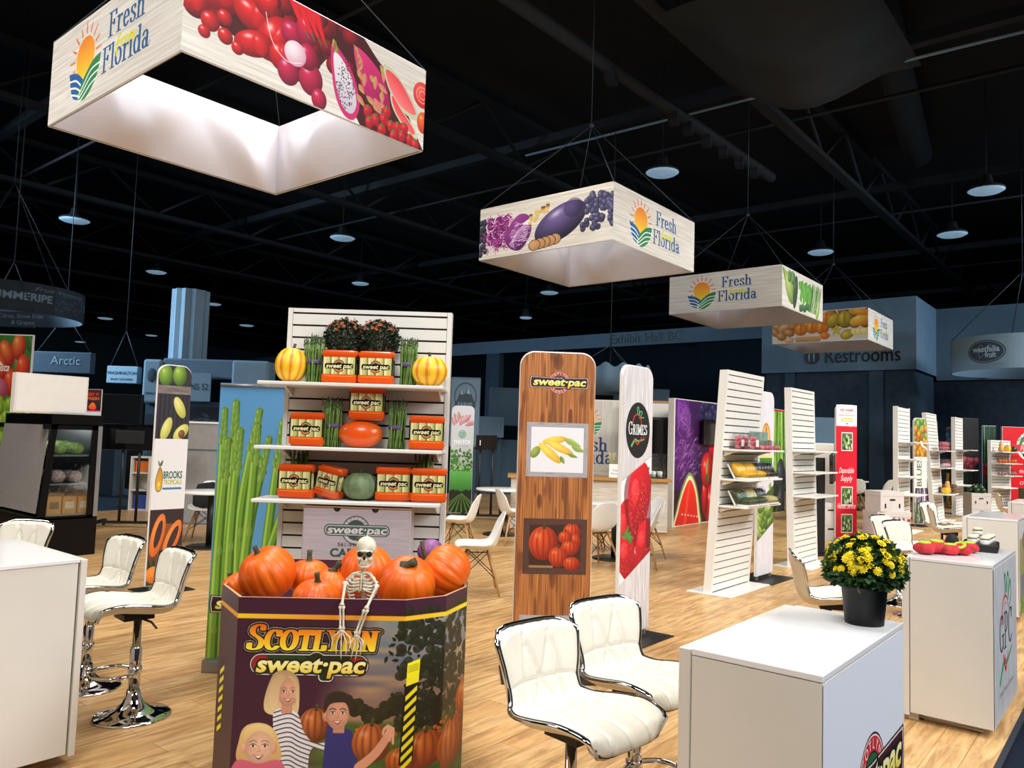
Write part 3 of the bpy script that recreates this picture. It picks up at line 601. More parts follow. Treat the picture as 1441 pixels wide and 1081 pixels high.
def art_tropical():
    a = Art(300, 1300, (24, 20, 28), k=.7); q = a.q
    a.rect(0, 0, 300, 110, (40, 38, 40)); 
    for x, y in ((66, 62), (190, 56)): a.ell(x, y, 62, 64, (150, 186, 60), (54, 90, 16), hl=.35)
    a.rect(0, 120, 300, 170, (120, 108, 104)); 
    for i in range(50): a.line([(q.uniform(0, 300), q.uniform(122, 168)), (q.uniform(0, 300), q.uniform(122, 168))], 1, q.choice([(170, 156, 150), (80, 70, 70)]))
    for i in range(8): a.rect(i * 40, 170, i * 40 + 20, 440, (44, 38, 56))
    for x, y, r in ((206, 250, 50), (96, 380, -60), (230, 400, -30)):
        a.ell(x, y, 84, 46, (54, 70, 26), (30, 44, 14), rot=r); a.ell(x, y, 76, 39, (232, 222, 140), (176, 176, 70), rot=r)
    a.ell(236, 410, 30, 26, (150, 90, 50), (90, 46, 22), hl=.3)
    a.rect(-2, 440, 302, 860, (226, 225, 227))
    a.cpoly([(62, 610), (86, 650), (84, 730), (62, 752), (36, 740), (30, 690), (44, 640)], (198, 132, 30), c2=(226, 180, 50)); a.line(crv([(62, 610), (86, 650), (84, 730), (62, 752), (36, 740), (30, 690), (44, 640)], 5, True), 5, (60, 60, 30)); a.leaf(62, 606, 46, 18, -60, (90, 130, 60), (40, 80, 40)); a.leaf(58, 606, 40, 16, -110, (150, 160, 80), (90, 110, 50)); a.ell(60, 710, 9, 14, (250, 220, 90))
    a.text('BROOKS', 180, 676, 60, (34, 92, 74), width=170, bold=.03); a.text('TROPICALS', 180, 712, 40, (166, 166, 50), width=166, bold=.025); a.line([(96 + 5 * i, 734 + 5 * (i % 2)) for i in range(34)], 9, (40, 110, 160))
    a.rect(0, 862, 300, 1212, (46, 28, 30)); a.poly([(90, 940), (250, 950), (240, 1190), (0, 1190), (0, 1100)], (134, 74, 40), c2=(100, 52, 28))
    for x, y, r in ((76, 1010, -72), (206, 1040, -58)):
        a.ell(x, y, 130, 56, (238, 140, 60), (206, 96, 30), rot=r); a.ell(x + 6, y - 6, 84, 26, (70, 36, 30), rot=r)
        for i in range(90):
            t, rr = q.uniform(0, 6.3), math.sqrt(q.random()); u, v = math.cos(t) * rr * 80, math.sin(t) * rr * 23; c, s_ = math.cos(math.radians(r)), math.sin(math.radians(r)); a.ell(x + 6 + u * c - v * s_, y - 6 + u * s_ + v * c, 4, 4, (60, 56, 62), (16, 14, 18))
    for i in range(7): a.leaf(20 + i * 36, 1230, 90, 34, -100 + i * 8, (50, 70, 34), (24, 40, 18))
    a.poly([(0, 1212), (120, 1190), (150, 1220), (300, 1210), (300, 1300), (0, 1300)], (60, 66, 30))
    for x, y, rx, ry in ((60, 1240, 70, 50), (240, 1250, 60, 60)): a.ell(x, y, rx, ry, (244, 150, 60), (206, 100, 20))
    a.ell(160, 1280, 70, 50, (190, 190, 60), (120, 130, 20)); return a.mat('papaya_banner_print', .55)
def spear(a, pts, w, c0=(118, 164, 48), c1=(62, 104, 26), tip=.20):
    P = crv(pts, 10); n = len(P); a.line(P, w * 1.0, (70, 110, 26), w * .6); a.line([(x - w * .08, y) for x, y in P], w * .74, c0, w * .42); a.line([(x - w * .2, y) for x, y in P], w * .26, (166, 204, 84), w * .12)
    k = int(n * (1 - tip))
    for i in range(k, n):
        t = (i - k) / max(n - k - 1, 1); ww = w * (1.0 - .72 * t)
        for d in (-1, 1): a.leaf(P[i][0] + d * ww * .13, P[i][1] + w * .5, w * 1.0, ww * .55, -90 + d * 6, (152, 186, 84), (82, 120, 36))
    for i in range(3, k, 6): a.leaf(P[i][0] + (w * .16 if i % 2 else -w * .16), P[i][1], w * 1.1, w * .42, -90, (156, 186, 84), (96, 140, 40))
def art_asparagus():
    a = Art(320, 1080, (92, 152, 200), k=.9); a.rect(0, 0, 320, 1080, (86, 150, 202), c2=(108, 168, 214))
    for b, m, t, w in (((30, 1090), (20, 500), (22, 110), 40), ((120, 1090), (96, 560), (150, 110), 44), ((60, 1090), (60, 520), (62, 80), 46), ((180, 1090), (200, 640), (240, 150), 44), ((110, 1090), (130, 620), (190, 220), 44), ((60, 1100), (200, 700), (330, 200), 44), ((100, 1100), (130, 560), (146, 170), 48), ((70, 1100), (66, 620), (84, 190), 44), ((20, 1100), (24, 640), (40, 230), 44)): spear(a, (b, m, t), w)
    sp_logo(a, 178, 872, 330); return a.mat('asparagus_banner_print', .5)
def art_bin():
    OX = 198; a = Art(1660, 1112, (66, 24, 50), k=.5); S = lambda p: [(x + OX, y - 350) for x, y in p]; q = a.q
    a.rect(0, 0, 1660, 1112, (62, 22, 48), c2=(52, 18, 40))
    # evening sky and orchard on the right half
    n = a.noise(160, 26, 4)[..., None]; sky = (1 - n) * hx((92, 128, 158)) + n * hx((150, 146, 132)); Y, X = np.mgrid[0:a.H, 0:a.W]; X = (X + .5) / a.k - OX; Y = (Y + .5) / a.k + 350
    t = np.clip((Y - 430) / 420, 0, 1)[..., None]; dusk = hx((176, 130, 92)) * n + hx((108, 84, 84)) * (1 - n); sky = sky * (1 - t) + dusk * t
    m = np.clip((X - 480 - (900 - Y) * .28) / 200, 0, 1) * (Y > 442); a.a[:] = a.a * (1 - m[..., None]) + sky * m[..., None]
    g = np.clip((Y - 900) / 30, 0, 1) * np.clip((X - 420) / 160, 0, 1); a.a[:] = a.a * (1 - g[..., None]) + (hx((66, 92, 34)) * (.7 + .5 * n)) * g[..., None]
    for i in range(60): x = q.uniform(640, 900); y = 900 - abs(math.sin(x * .012)) * 70 + q.uniform(-20, 30); a.ell(x + OX, y - 350, 26, 24, (44, 46, 24), (26, 26, 14))
    for i in range(240):
        x, y = q.gauss(1060, 120), q.uniform(410, 900)
        if x < 830 + abs(y - 640) * .16: x = 900 + q.random() * 200
        a.leaf(x + OX, y - 350, q.uniform(18, 40), 16, q.uniform(0, 360), q.choice([(34, 40, 22), (24, 30, 16), (48, 54, 28)]), (18, 22, 12))
    for i in range(260): a.ell(q.uniform(900, 1460) + OX, q.uniform(400, 960) - 350, 26, 22, (40, 44, 24), (20, 24, 12), al=.8)
    a.rect(1090 + OX, 830 - 350, 1130 + OX, 1000 - 350, (40, 28, 18))
    for i in range(40): x = q.uniform(640, 1440); pump(a, x + OX, 955 + q.uniform(-10, 40) - 350, 14, 11, (226, 120, 30), (130, 60, 10), False, 3)
    for x, y, r in ((1050, 1060, 110), (1260, 1080, 150), (930, 1090, 80), (1420, 900, 120)): pump(a, x + OX, y - 350, r, r * .8, (220, 116, 44), (116, 44, 10))
    # yellow band
    a.poly(S([(-198, 425), (1460, 425), (1460, 447), (-198, 447)]), (240, 170, 40)); a.poly(S([(140, 425), (560, 425), (560, 447), (140, 447)]), (246, 206, 40), c2=(236, 150, 40), ang=0); a.poly(S([(560, 425), (1460, 425), (1460, 447), (560, 447)]), (236, 150, 40), c2=(250, 236, 40), ang=0)
    a.serif('SCOTLYNN', 490 + OX, 588 - 350, 112, (226, 96, 20), caps=.80, width=600, shear=.14, nib=(.125, .035), c2=(252, 236, 60), gold=(248, 170, 30), outline=[(15, (16, 10, 10)), (9, (250, 240, 220)), (7, (16, 10, 10))])
    # pill wordmark
    def pill(d, c, **k): a.rrect(212 + OX - d, 612 - 350 - d, 750 + OX + d, 700 - 350 + d, 44 + d, c, **k); a.ell(512 + OX, 624 - 350, 34 + d, 24 + d, c) if not k else None; a.rrect(528 + OX - d, 660 - 350, 590 + OX + d, 728 - 350 + d, 20, c) if not k else None
    pill(8, (14, 12, 12)); pill(4, (240, 235, 230)); pill(0, (24, 40, 22)); a.rrect(214 + OX, 614 - 350, 480 + OX, 698 - 350, 42, (30, 60, 28)); a.rrect(214 + OX, 614 - 350, 300 + OX, 690 - 350, 40, (176, 26, 34), .8); a.rrect(650 + OX, 618 - 350, 748 + OX, 698 - 350, 40, (176, 26, 34), .8)
    sp_word(a, 484 + OX, 690 - 350, 106, 500, out=[(8, (12, 14, 10))])
    # children holding pumpkins
    bl, sk = (214, 186, 136), (226, 166, 138)
    a.cpoly(S([(300, 880), (280, 830), (300, 740), (330, 690), (390, 684), (432, 720), (442, 790), (438, 876), (400, 890)]), (178, 146, 106), c2=(226, 200, 150), ang=100)
    pump(a, 520 + OX, 930 - 350, 76, 78, (214, 120, 60), (96, 40, 16))
    a.cpoly(S([(330, 870), (400, 862), (442, 884), (470, 960), (520, 1010), (590, 1010), (590, 1060), (500, 1060), (500, 1500), (340, 1500), (330, 1000)]), (230, 226, 226), c2=(196, 190, 196))
    a.clip = np.zeros((a.H, a.W)); a.clip[:] = a.pmask(X, Y, crv([(330, 870), (400, 862), (442, 884), (470, 960), (520, 1010), (590, 1010), (590, 1060), (500, 1060), (500, 1500), (340, 1500), (330, 1000)], 6, True))
    for i in range(30): y = 870 + i * 21; a.line(crv([(322 + OX, y - 350 + 8), (400 + OX, y - 350 - 12), (460 + OX, y - 350 + 14), (600 + OX, y - 350 + 60)], 6), 5, (36, 40, 66))
    a.clip = None; a.rect(362 + OX, 838 - 350, 412 + OX, 878 - 350, (206, 142, 116)); hair_face(a, 390 + OX, 785 - 350, 62, sk, (190, 150, 100)); a.cpoly(S([(318, 860), (300, 800), (316, 730), (350, 700), (374, 716), (352, 760), (346, 830)]), (196, 164, 120), c2=(226, 200, 150), ang=90)
    a.cpoly(S([(380, 706), (420, 720), (440, 780), (436, 860), (424, 800), (414, 740)]), (200, 168, 122), c2=(226, 196, 144))
    a.cpoly(S([(572, 970), (620, 944), (672, 946), (704, 980), (720, 1060), (720, 1500), (572, 1500)]), (44, 46, 116), c2=(28, 28, 84))
    a.rect(604 + OX, 930 - 350, 656 + OX, 965 - 350, (196, 132, 104)); a.ell(568 + OX, 888 - 350, 16, 26, (214, 148, 120), (180, 110, 84)); a.ell(620 + OX, 818 - 350, 62, 44, (50, 38, 34)); hair_face(a, 622 + OX, 880 - 350, 68, (222, 158, 128), (60, 44, 38)); a.cpoly(S([(560, 876), (560, 820), (600, 786), (650, 790), (676, 820), (676, 868), (660, 830), (620, 826), (584, 836)]), (44, 34, 30))
    pump(a, 780 + OX, 1010 - 350, 88, 92, (222, 124, 60), (104, 44, 16)); a.line(S(crv([(730, 1120), (800, 1060), (850, 990), (870, 950)], 6)), 44, (218, 152, 122), 34)
    for i in range(4): a.line(S(crv([(858 + i * 8, 930 + i * 4), (840 + i * 14, 946 + i * 12), (836 + i * 16, 968 + i * 14)], 5)), 15, (226, 164, 134), 11)
    a.cpoly(S([(180, 1100), (176, 1000), (200, 940), (260, 922), (320, 940), (356, 1000), (360, 1100)]), (226, 196, 130), c2=(200, 160, 96)); 
    for d in (-1, 1): a.ell(268 + d * 66 + OX, 1035 - 350, 16, 26, (232, 180, 150), (200, 136, 110))
    hair_face(a, 268 + OX, 1034 - 350, 80, (236, 188, 158), (200, 160, 100)); a.cpoly(S([(196, 1010), (206, 950), (262, 930), (318, 944), (340, 1006), (300, 968), (250, 962)]), (236, 208, 146), c2=(214, 180, 116)); a.cpoly(S([(150, 1120), (268, 1106), (390, 1120), (420, 1500), (140, 1500)]), (206, 96, 120), c2=(150, 60, 90))
    # hazard striped warning strips
    def strip(x0, y0, y1, w, sl):
        p = [(x0, y0), (x0 + w, y0 - 4), (x0 + w - sl, y1), (x0 - sl, y1)]; a.poly(S(p), (16, 14, 12)); n = int((y1 - y0) / 46)
        for i in range(n):
            ya = y0 + 14 + i * 46; x = x0 - sl * (ya - y0) / (y1 - y0); a.poly(S([(x + 6, ya + 44), (x + w - 6, ya), (x + w - 6, ya + 24), (x + 6, ya + 68)]), (246, 232, 30))
    strip(930, 740, 1110, 74, 18); a.poly(S([(940, 646), (1008, 632), (1004, 740), (936, 752)]), (246, 236, 30))
    for i in range(5): a.line(S([(946, 660 + i * 7), (1000, 654 + i * 7)]), 2, (110, 104, 30))
    strip(-150, 700, 1050, 90, 10)
    return a.mat('bin_print', .42)
def art_carton():
    a = Art(420, 300, (184, 170, 174), k=1.0); a.wood((188, 174, 178), (176, 162, 166), False, 3, 60, 2)
    for x in (130, 282): a.ell(x, 2, 14, 16, (26, 18, 16))
    a.ell(208, 88, 56, 56, (60, 74, 70)); a.ell(208, 88, 52, 52, (196, 184, 186)); a.ell(208, 88, 40, 40, (60, 74, 70))
    for ch, i in zip('SCOTLYNN', range(8)): t = math.radians(-155 + i * 18.6); a.text(ch, 208 + math.cos(t) * 43, 88 + math.sin(t) * 43, 13, (60, 70, 66), rot=math.degrees(t) + 90)
    a.rrect(82, 66, 342, 112, 20, (46, 70, 62)); a.rrect(86, 70, 338, 108, 17, (212, 204, 202)); a.rrect(89, 73, 335, 105, 15, (64, 108, 92)); a.text('sweet\u00b7pac', 212, 101, 42, (214, 206, 204), width=236, bold=.03, shear=.2, outline=[(2.5, (40, 50, 46))])
    a.text('561-996-1600', 208, 152, 20, (58, 58, 58), width=140, bold=.02); a.serif('CABBAGE'.replace('A', 'A').replace('B', 'B'), 0, 0, 1, (0, 0, 0)) if False else a.text('CABBAGE', 216, 192, 44, (46, 76, 66), width=214, bold=.04)
    a.text('PRODUCE OF USA', 210, 222, 14, (58, 58, 58), width=150); return a.mat('carton_print', .6)
def art_corn():
    a = Art(240, 220, (28, 30, 26), k=.6)
    for i in range(4):
        x = 36 + i * 56; a.rrect(x - 26, 40, x + 26, 170, 18, (226, 218, 150), c2=(190, 186, 110)); a.rect(x - 20, 44, x - 8, 168, (246, 242, 200), .7); a.rect(x + 14, 44, x + 24, 168, (150, 166, 84), .6)
    a.rrect(0, 0, 240, 52, 20, (228, 86, 20), c2=(200, 66, 14)); a.rect(0, 0, 240, 30, (228, 86, 20)); a.rect(0, 160, 240, 220, (232, 92, 22), c2=(206, 70, 12)); a.line([(20, 172), (220, 172)], 2, (250, 170, 120))
    a.ell(120, 108, 40, 40, (24, 20, 18)); a.ell(120, 108, 36, 36, (220, 128, 84)); a.ell(120, 108, 26, 26, (30, 76, 60)); a.rrect(22, 92, 218, 126, 12, (24, 16, 14)); a.text('sweet pac', 120, 120, 38, (244, 236, 180), width=180, bold=.03, shear=.2); return a.mat('corn_sleeve_print', .22, coat=.6)
def art_mural():
    a = Art(400, 480, (40, 14, 50), k=.6); q = a.q; a.rect(0, 0, 400, 480, (58, 24, 78), c2=(40, 8, 20))
    for i in range(30): a.ell(q.uniform(230, 400), q.uniform(10, 90), 24, 22, (58, 50, 96), (18, 14, 40), hl=.3)
    a.ell(60, 60, 90, 110, (100, 40, 130), (50, 14, 70)); a.ell(90, 240, 130, 130, (92, 34, 112), (40, 10, 60))
    for i in range(130):
        t, r = q.uniform(0, 6.3), q.uniform(20, 126); x, y = 90 + r * math.cos(t), 240 + r * math.sin(t); a.line(crv([(x, y), (x + 12, y - 14), (x + 30, y - 10)], 5), 3, q.choice([(190, 140, 200), (140, 80, 160), (110, 50, 130)]), 1)
    for i in range(40): a.line(crv([(q.uniform(10, 130), q.uniform(-10, 90)), (q.uniform(10, 130), q.uniform(20, 120)), (q.uniform(40, 150), q.uniform(40, 150))], 5), 2, (150, 90, 170), 1)
    for x, y, rx, ry in ((300, 260, 70, 60), (350, 180, 50, 60), (330, 420, 60, 90), (270, 380, 30, 80)): a.ell(x, y, rx, ry, (216, 26, 30), (96, 4, 12), hl=.5)
    a.ell(284, 280, 50, 66, (232, 30, 34), (120, 6, 12), hl=.5); a.leaf(286, 300, 80, 22, -85, (170, 180, 80), (60, 110, 40)); a.leaf(280, 290, 40, 30, 60, (60, 120, 50), (30, 80, 30))
    a.cpoly([(130, 280), (190, 330), (226, 430), (224, 500), (0, 500), (20, 420), (70, 330)], (120, 146, 66)); a.cpoly([(130, 292), (184, 338), (216, 430), (212, 500), (8, 500), (28, 424), (76, 340)], (226, 224, 170)); a.cpoly([(130, 310), (176, 350), (202, 430), (200, 500), (16, 500), (40, 424), (82, 352)], (238, 50, 30), c2=(206, 20, 20))
    a.line(crv([(128, 320), (110, 400), (90, 500)], 5), 10, (250, 90, 60), 30, al=.6)
    for i in range(6): a.ell(70 + i * 26, 440 + 3 * i, 6, 4, (250, 200, 190))
    return a.mat('mural_print', .3)
def art_greens():
    a = Art(200, 480, (60, 100, 30), k=.5); q = a.q
    for i in range(60): x = q.uniform(0, 200); a.line(crv([(x, -10), (x + q.uniform(-14, 14), 160), (x + q.uniform(-30, 30), 330)], 6), q.uniform(6, 14), q.choice([(120, 170, 50), (60, 120, 30), (40, 84, 26), (170, 206, 90)]), 6)
    for i in range(20): x = q.uniform(0, 200); a.line([(x, 0), (x + 10, 300)], 2, (206, 230, 140), 1)
    for x, y in ((150, 320), (60, 400), (160, 440), (30, 470)): a.ell(x, y, 50, 90, (70, 78, 80), (26, 30, 34), hl=.25)
    a.rect(0, 0, 200, 8, (190, 40, 40)); return a.mat('cucumber_print', .35)
def art_bean():
    a = Art(280, 1240, k=.6); a.wood((232, 228, 232), (206, 200, 206), True, 2.2, 60, 51, 70, .6); q = a.q
    a.poly(el(140, 330, 76, 120, -180, 0), (206, 120, 50)); a.poly(el(140, 330, 66, 104, -180, 0), (240, 180, 90)); a.line([(140, 330), (140, 240)], 24, (190, 50, 40), 14); a.rect(44, 330, 236, 380, (40, 34, 60)); a.text('BILLI', 140, 372, 50, (230, 206, 150), width=150, bold=.03); a.poly([(44, 380), (236, 380), (220, 420), (60, 420)], (190, 70, 50)); a.rect(30, 432, 250, 452, (230, 220, 140)); a.rect(30, 452, 250, 530, (70, 140, 30), c2=(30, 90, 20))
    a.poly([(0, 760), (280, 640), (280, 900), (0, 1010)], (70, 90, 30)); a.clip = np.zeros((a.H, a.W)); Y, X = np.mgrid[0:a.H, 0:a.W]; a.clip[:] = a.pmask((X + .5) / a.k, (Y + .5) / a.k, [(0, 720), (280, 600), (280, 880), (0, 1010)])
    for i in range(34): a.ell(q.uniform(0, 280), q.uniform(630, 1000), q.uniform(40, 70), 24, (190, 206, 110), (96, 130, 44), rot=q.uniform(30, 90), hl=.3)
    for i in range(14): a.leaf(q.uniform(0, 200), q.uniform(780, 960), 110, 44, q.uniform(-60, 20), (130, 160, 60), (50, 84, 26))
    return a.mat('okra_banner_print', .55)
def art_truck():
    a = Art(280, 1240, (214, 214, 216), k=.6); q = a.q; a.rect(0, 0, 280, 1240, (216, 216, 222), c2=(180, 190, 180))
    for i in range(9): a.leaf(40 + i * 22, 230 - (i % 3) * 20, 130, 60, -120 + i * 15, (236, 180, 190) if i % 2 else (226, 206, 160), (170, 110, 140))
    a.line(el(140, 330, 44, 44, 0, 360), 10, (120, 160, 140)); a.poly([(104, 300), (176, 300), (170, 350), (140, 384), (110, 350)], (140, 176, 158)); a.text('THUTCR', 140, 440, 60, (244, 246, 246), width=220, bold=.03); a.line([(60, 470), (220, 470)], 5, (130, 150, 150))
    a.poly([(0, 470), (120, 640), (280, 700), (280, 900), (0, 900)], (110, 170, 70), al=.5)
    for d in (0, 1):
        for i in range(70): x = q.uniform(0, 120); x = 280 - x if d else x; y = q.uniform(520, 780); a.leaf(x, y, 36, 18, q.uniform(0, 360), (80, 150, 50), (30, 80, 20))
    a.rect(0, 760, 280, 1000, (100, 180, 80), c2=(50, 120, 40)); a.rect(0, 1000, 280, 1240, (26, 34, 16)); 
    for i in range(9): a.line([(150, 1010), (-120 + i * 70, 1240)], 3, (90, 130, 50), 20)
    for i in range(14): a.ell(q.uniform(0, 280), 1000 + q.uniform(-10, 10), 26, 22, (28, 44, 18), (12, 20, 8))
    return a.mat('orchard_banner_print', .4)
def art_kiosk():
    a = Art(200, 780, (206, 24, 44), k=.7); a.text('Supreme', 100, 70, 50, (250, 226, 226), width=110, shear=.3, bold=.01); a.text('Quality', 100, 118, 50, (250, 226, 226), width=110, shear=.3, bold=.01); a.text('Dependable', 100, 400, 46, (250, 226, 226), width=140, shear=.3, bold=.01); a.text('Supply', 100, 446, 46, (250, 226, 226), width=110, shear=.3, bold=.01); a.text('Honest Service', 100, 608, 46, (250, 226, 226), width=170, shear=.3, bold=.01)
    q = a.q
    for y in (160, 480, 640):
        a.rect(52, y, 160, y + 110, (236, 230, 226)); a.rect(58, y + 6, 154, y + 104, (90, 120, 70), c2=(40, 60, 30))
        for i in range(40): a.ell(q.uniform(66, 148), q.uniform(y + 20, y + 96), 7, 12, q.choice([(60, 110, 40), (200, 206, 180), (40, 60, 34), (140, 170, 90)]))
    return a.mat('red_kiosk_print', .4)
def art_kiosktop():
    a = Art(200, 330, (240, 238, 236), k=.6); a.text('VEE FARMS', 100, 96, 46, (190, 40, 56), width=130, bold=.03); a.line([(60, 124), (140, 124)], 4, (180, 80, 90)); a.text('FRESH PRODUCE', 100, 170, 26, (190, 60, 70), width=150, bold=.02); a.rrect(50, 204, 156, 262, 8, (200, 186, 70)); a.rect(60, 220, 146, 250, (240, 232, 190)); a.ell(104, 292, 12, 10, (200, 60, 70)); return a.mat('kiosk_top_print', .4)
def art_pickers():
    a = Art(460, 520, (222, 22, 34), k=.6); q = a.q
    a.poly([(330, 520), (380, 500), (460, 140), (460, 520)], (120, 170, 50)); a.line([(300, 505), (350, 500), (378, 470), (460, 140)], 5, (236, 220, 170))
    for i in range(60): a.ell(q.uniform(390, 460), q.uniform(380, 520), 18, 20, (216, 200, 130), (150, 150, 70), al=.8)
    cx, cy = 176, 120; a.ell(cx, cy, 98, 100, (250, 246, 240)); a.ell(cx, cy, 82, 84, (60, 120, 70)); a.ell(cx, cy + 4, 74, 74, (250, 246, 240))
    for ch, i in zip('INDIAN LAGOON', range(13)): t = math.radians(-168 + i * 13); a.text(ch, cx + math.cos(t) * 84, cy + math.sin(t) * 84, 22, (40, 100, 60), rot=math.degrees(t) + 90, bold=.02)
    a.text("PICKERY'S", cx, cy - 12, 50, (60, 130, 70), width=140, bold=.04); a.poly([(60, 110), (300, 104), (276, 130), (300, 150), (60, 154)], (216, 60, 66)); a.text('Farm-Fresh', cx, cy + 26, 44, (250, 230, 220), width=150, shear=.2, bold=.02)
    for x, c in ((136, (50, 30, 40)), (176, (60, 120, 40)), (210, (206, 60, 40)), (190, (200, 50, 40))): a.ell(x, cy + 56, 22, 16, c, tuple(v // 2 for v in c))
    a.text('FROM OUR FAMILY', 190, 290, 30, (250, 220, 214), width=190, bold=.02); a.text('TO YOURS', 190, 326, 30, (250, 220, 214), width=110, bold=.02); a.text('OVER 30 YEARS', 190, 362, 30, (250, 220, 214), width=190, bold=.02)
    a.ell(166, 446, 62, 56, (110, 70, 40), (70, 40, 24)); hair_face(a, 164, 462, 40, (226, 170, 140), (90, 60, 36)); a.leaf(210, 420, 46, 40, 40, (250, 246, 246), (220, 210, 220))
    a.poly(el(170, 500, 120, 60, 0, 180) , (226, 80, 80)); a.poly(el(170, 496, 110, 14, 0, 360), (240, 100, 96)); return a.mat('pickers_print', .45)
def art_gpc():
    a = Art(470, 470, k=.7); a.wood((214, 212, 212), (178, 177, 180), True, 3, 70, 61, 0, .9); 
    return a.mat('x', .5)
def art_gpc_panel():
    a = Art(500, 480, k=.9); a.wood((206, 206, 208), (172, 173, 178), True, 3, 70, 61, 84, .8); x = 250
    a.serif('GPC', x, 276, 112, (52, 50, 54), width=280, nib=(.078, .026))
    a.line(el(x - 16, 190, 78, 80, -180, -28), 12, (196, 40, 52), 7); a.line(el(x - 12, 196, 60, 62, -170, -60), 4, (196, 40, 52), 2)
    for p in ([(240, 100), (226, 44), (250, 52), (262, 96)], [(266, 96), (290, 44), (318, 62), (290, 104)], [(300, 124), (350, 74), (368, 120), (316, 160)]): a.line(crv(p, 6), 17, (46, 130, 84), 9)
    a.line(crv([(118, 368), (190, 318), (270, 326), (372, 296)], 8), 22, (58, 150, 96), 10); a.line(crv([(170, 340), (200, 318), (240, 310)], 6), 9, (58, 150, 96)); a.line(crv([(196, 300), (236, 346), (290, 300)], 8), 20, (196, 40, 52), 10)
    a.text('Grimes Produce Company', x, 412, 26, (80, 80, 86), width=300); return a.mat('counter_logo_print', .4)
def art_sp_panel():
    a = Art(500, 480, (178, 184, 204), k=.9); a.rect(0, 0, 500, 480, (226, 228, 236)); sp_logo(a, 268, 228, 440); return a.mat('counter_badge_print', .35)
def art_farm_panel():
    a = Art(500, 480, (206, 204, 204), k=.5); q = a.q; a.rect(40, 90, 460, 480, (176, 156, 120), c2=(120, 150, 60))
    hair_face(a, 250, 180, 90, (196, 150, 120), (110, 80, 50)); a.ell(250, 110, 110, 50, (150, 120, 80)); a.rect(90, 280, 410, 400, (120, 120, 140))
    for i in range(60): a.leaf(q.uniform(40, 440), q.uniform(390, 470), 40, 20, q.uniform(0, 360), (120, 150, 60), (70, 100, 30))
    return a.mat('farm_counter_print', .5)
def art_leftveg():
    a = Art(280, 720, (60, 110, 40), k=.5); q = a.q
    for i in range(30): a.leaf(q.uniform(0, 280), q.uniform(0, 260), 130, 50, q.uniform(60, 130), (110, 160, 60), (30, 70, 24))
    for x, y in ((150, 100), (210, 60), (240, 180), (120, 180), (180, 260), (90, 310)): a.ell(x, y, 36, 76, q.choice([(236, 90, 40), (226, 50, 50), (240, 130, 50)]), (150, 20, 20), rot=q.uniform(-20, 20), hl=.4)
    a.text('Alta Vista', 90, 200, 60, (245, 245, 245), width=150, shear=.3, bold=.02); a.line([(20, 160), (70, 110), (130, 166)], 7, (245, 245, 245)); a.ell(120, 300, 50, 60, (206, 120, 150), (150, 50, 70))
    for i in range(130): a.ell(q.uniform(0, 280), q.uniform(370, 720), 22, 40, (170, 196, 60), (80, 120, 20), hl=.3)
    return a.mat('pepper_banner_print', .4)
def art_smallred():
    a = Art(120, 300, (60, 16, 10), k=.5); q = a.q; a.text('GET IT', 60, 60, 40, (236, 70, 40), width=90, bold=.03); a.text('FRESH', 60, 100, 40, (236, 110, 50), width=90, bold=.03)
    a.rect(6, 120, 114, 200, (40, 20, 30)); a.cpoly([(40, 190), (30, 160), (60, 124), (84, 160), (80, 190)], (250, 140, 40), c2=(240, 60, 20)); a.rect(0, 208, 120, 300, (214, 214, 222)); a.rect(0, 200, 120, 212, (206, 60, 90)); a.line([(0, 250), (120, 270)], 8, (150, 160, 180)); return a.mat('fire_poster_print', .4)
def art_backwall():
    a = Art(420, 420, k=.6); a.wood((214, 208, 198), (190, 184, 172), True, 3, 90, 71, 60, .7); sun_logo(a, 215, 120, 52, False); a.serif('Fresh', 215, 320, 84, (30, 60, 110), nib=(.08, .03)); a.serif('Florida', 215, 400, 84, (30, 60, 110), nib=(.08, .03)); return a.mat('backwall_print', .5)
def art_strip(name, seed, cols, word=None, bg=(30, 28, 34)):
    a = Art(140, 640, bg, k=.5, seed=seed); q = a.q
    for c, y0, y1, kind in cols:
        for i in range(26):
            x, y = q.uniform(0, 140), q.uniform(y0, y1); d = tuple(int(v * .45) for v in c)
            if kind == 'l': a.line(crv([(x, y0), (x + q.uniform(-14, 14), (y0 + y1) / 2), (x + q.uniform(-20, 20), y1)], 5), 9, q.choice([c, d]), 5)
            else: a.ell(x, y, 22, 26, c, d, hl=.3)
    if word: a.rect(0, 236, 140, 420, (226, 222, 214)); a.text(word, 80, 416, 74, (90, 110, 90), width=170, rot=-90, anchor='l', bold=.02)
    return a.mat(name, .45)
def art_words(name, w, h, bg, lines, k=.5, rough=.8, extra=None):
    a = Art(w, h, bg, k=k)
    if extra: extra(a)
    for t, x, y, s, c, kw in lines: a.text(t, x, y, s, c, **kw)
    return a.mat(name, rough)
def art_sticker(name, fn, w=300, h=300, bg=(200, 200, 200)):
    a = Art(w, h, bg, k=.4); fn(a); return a.mat(name, .5)
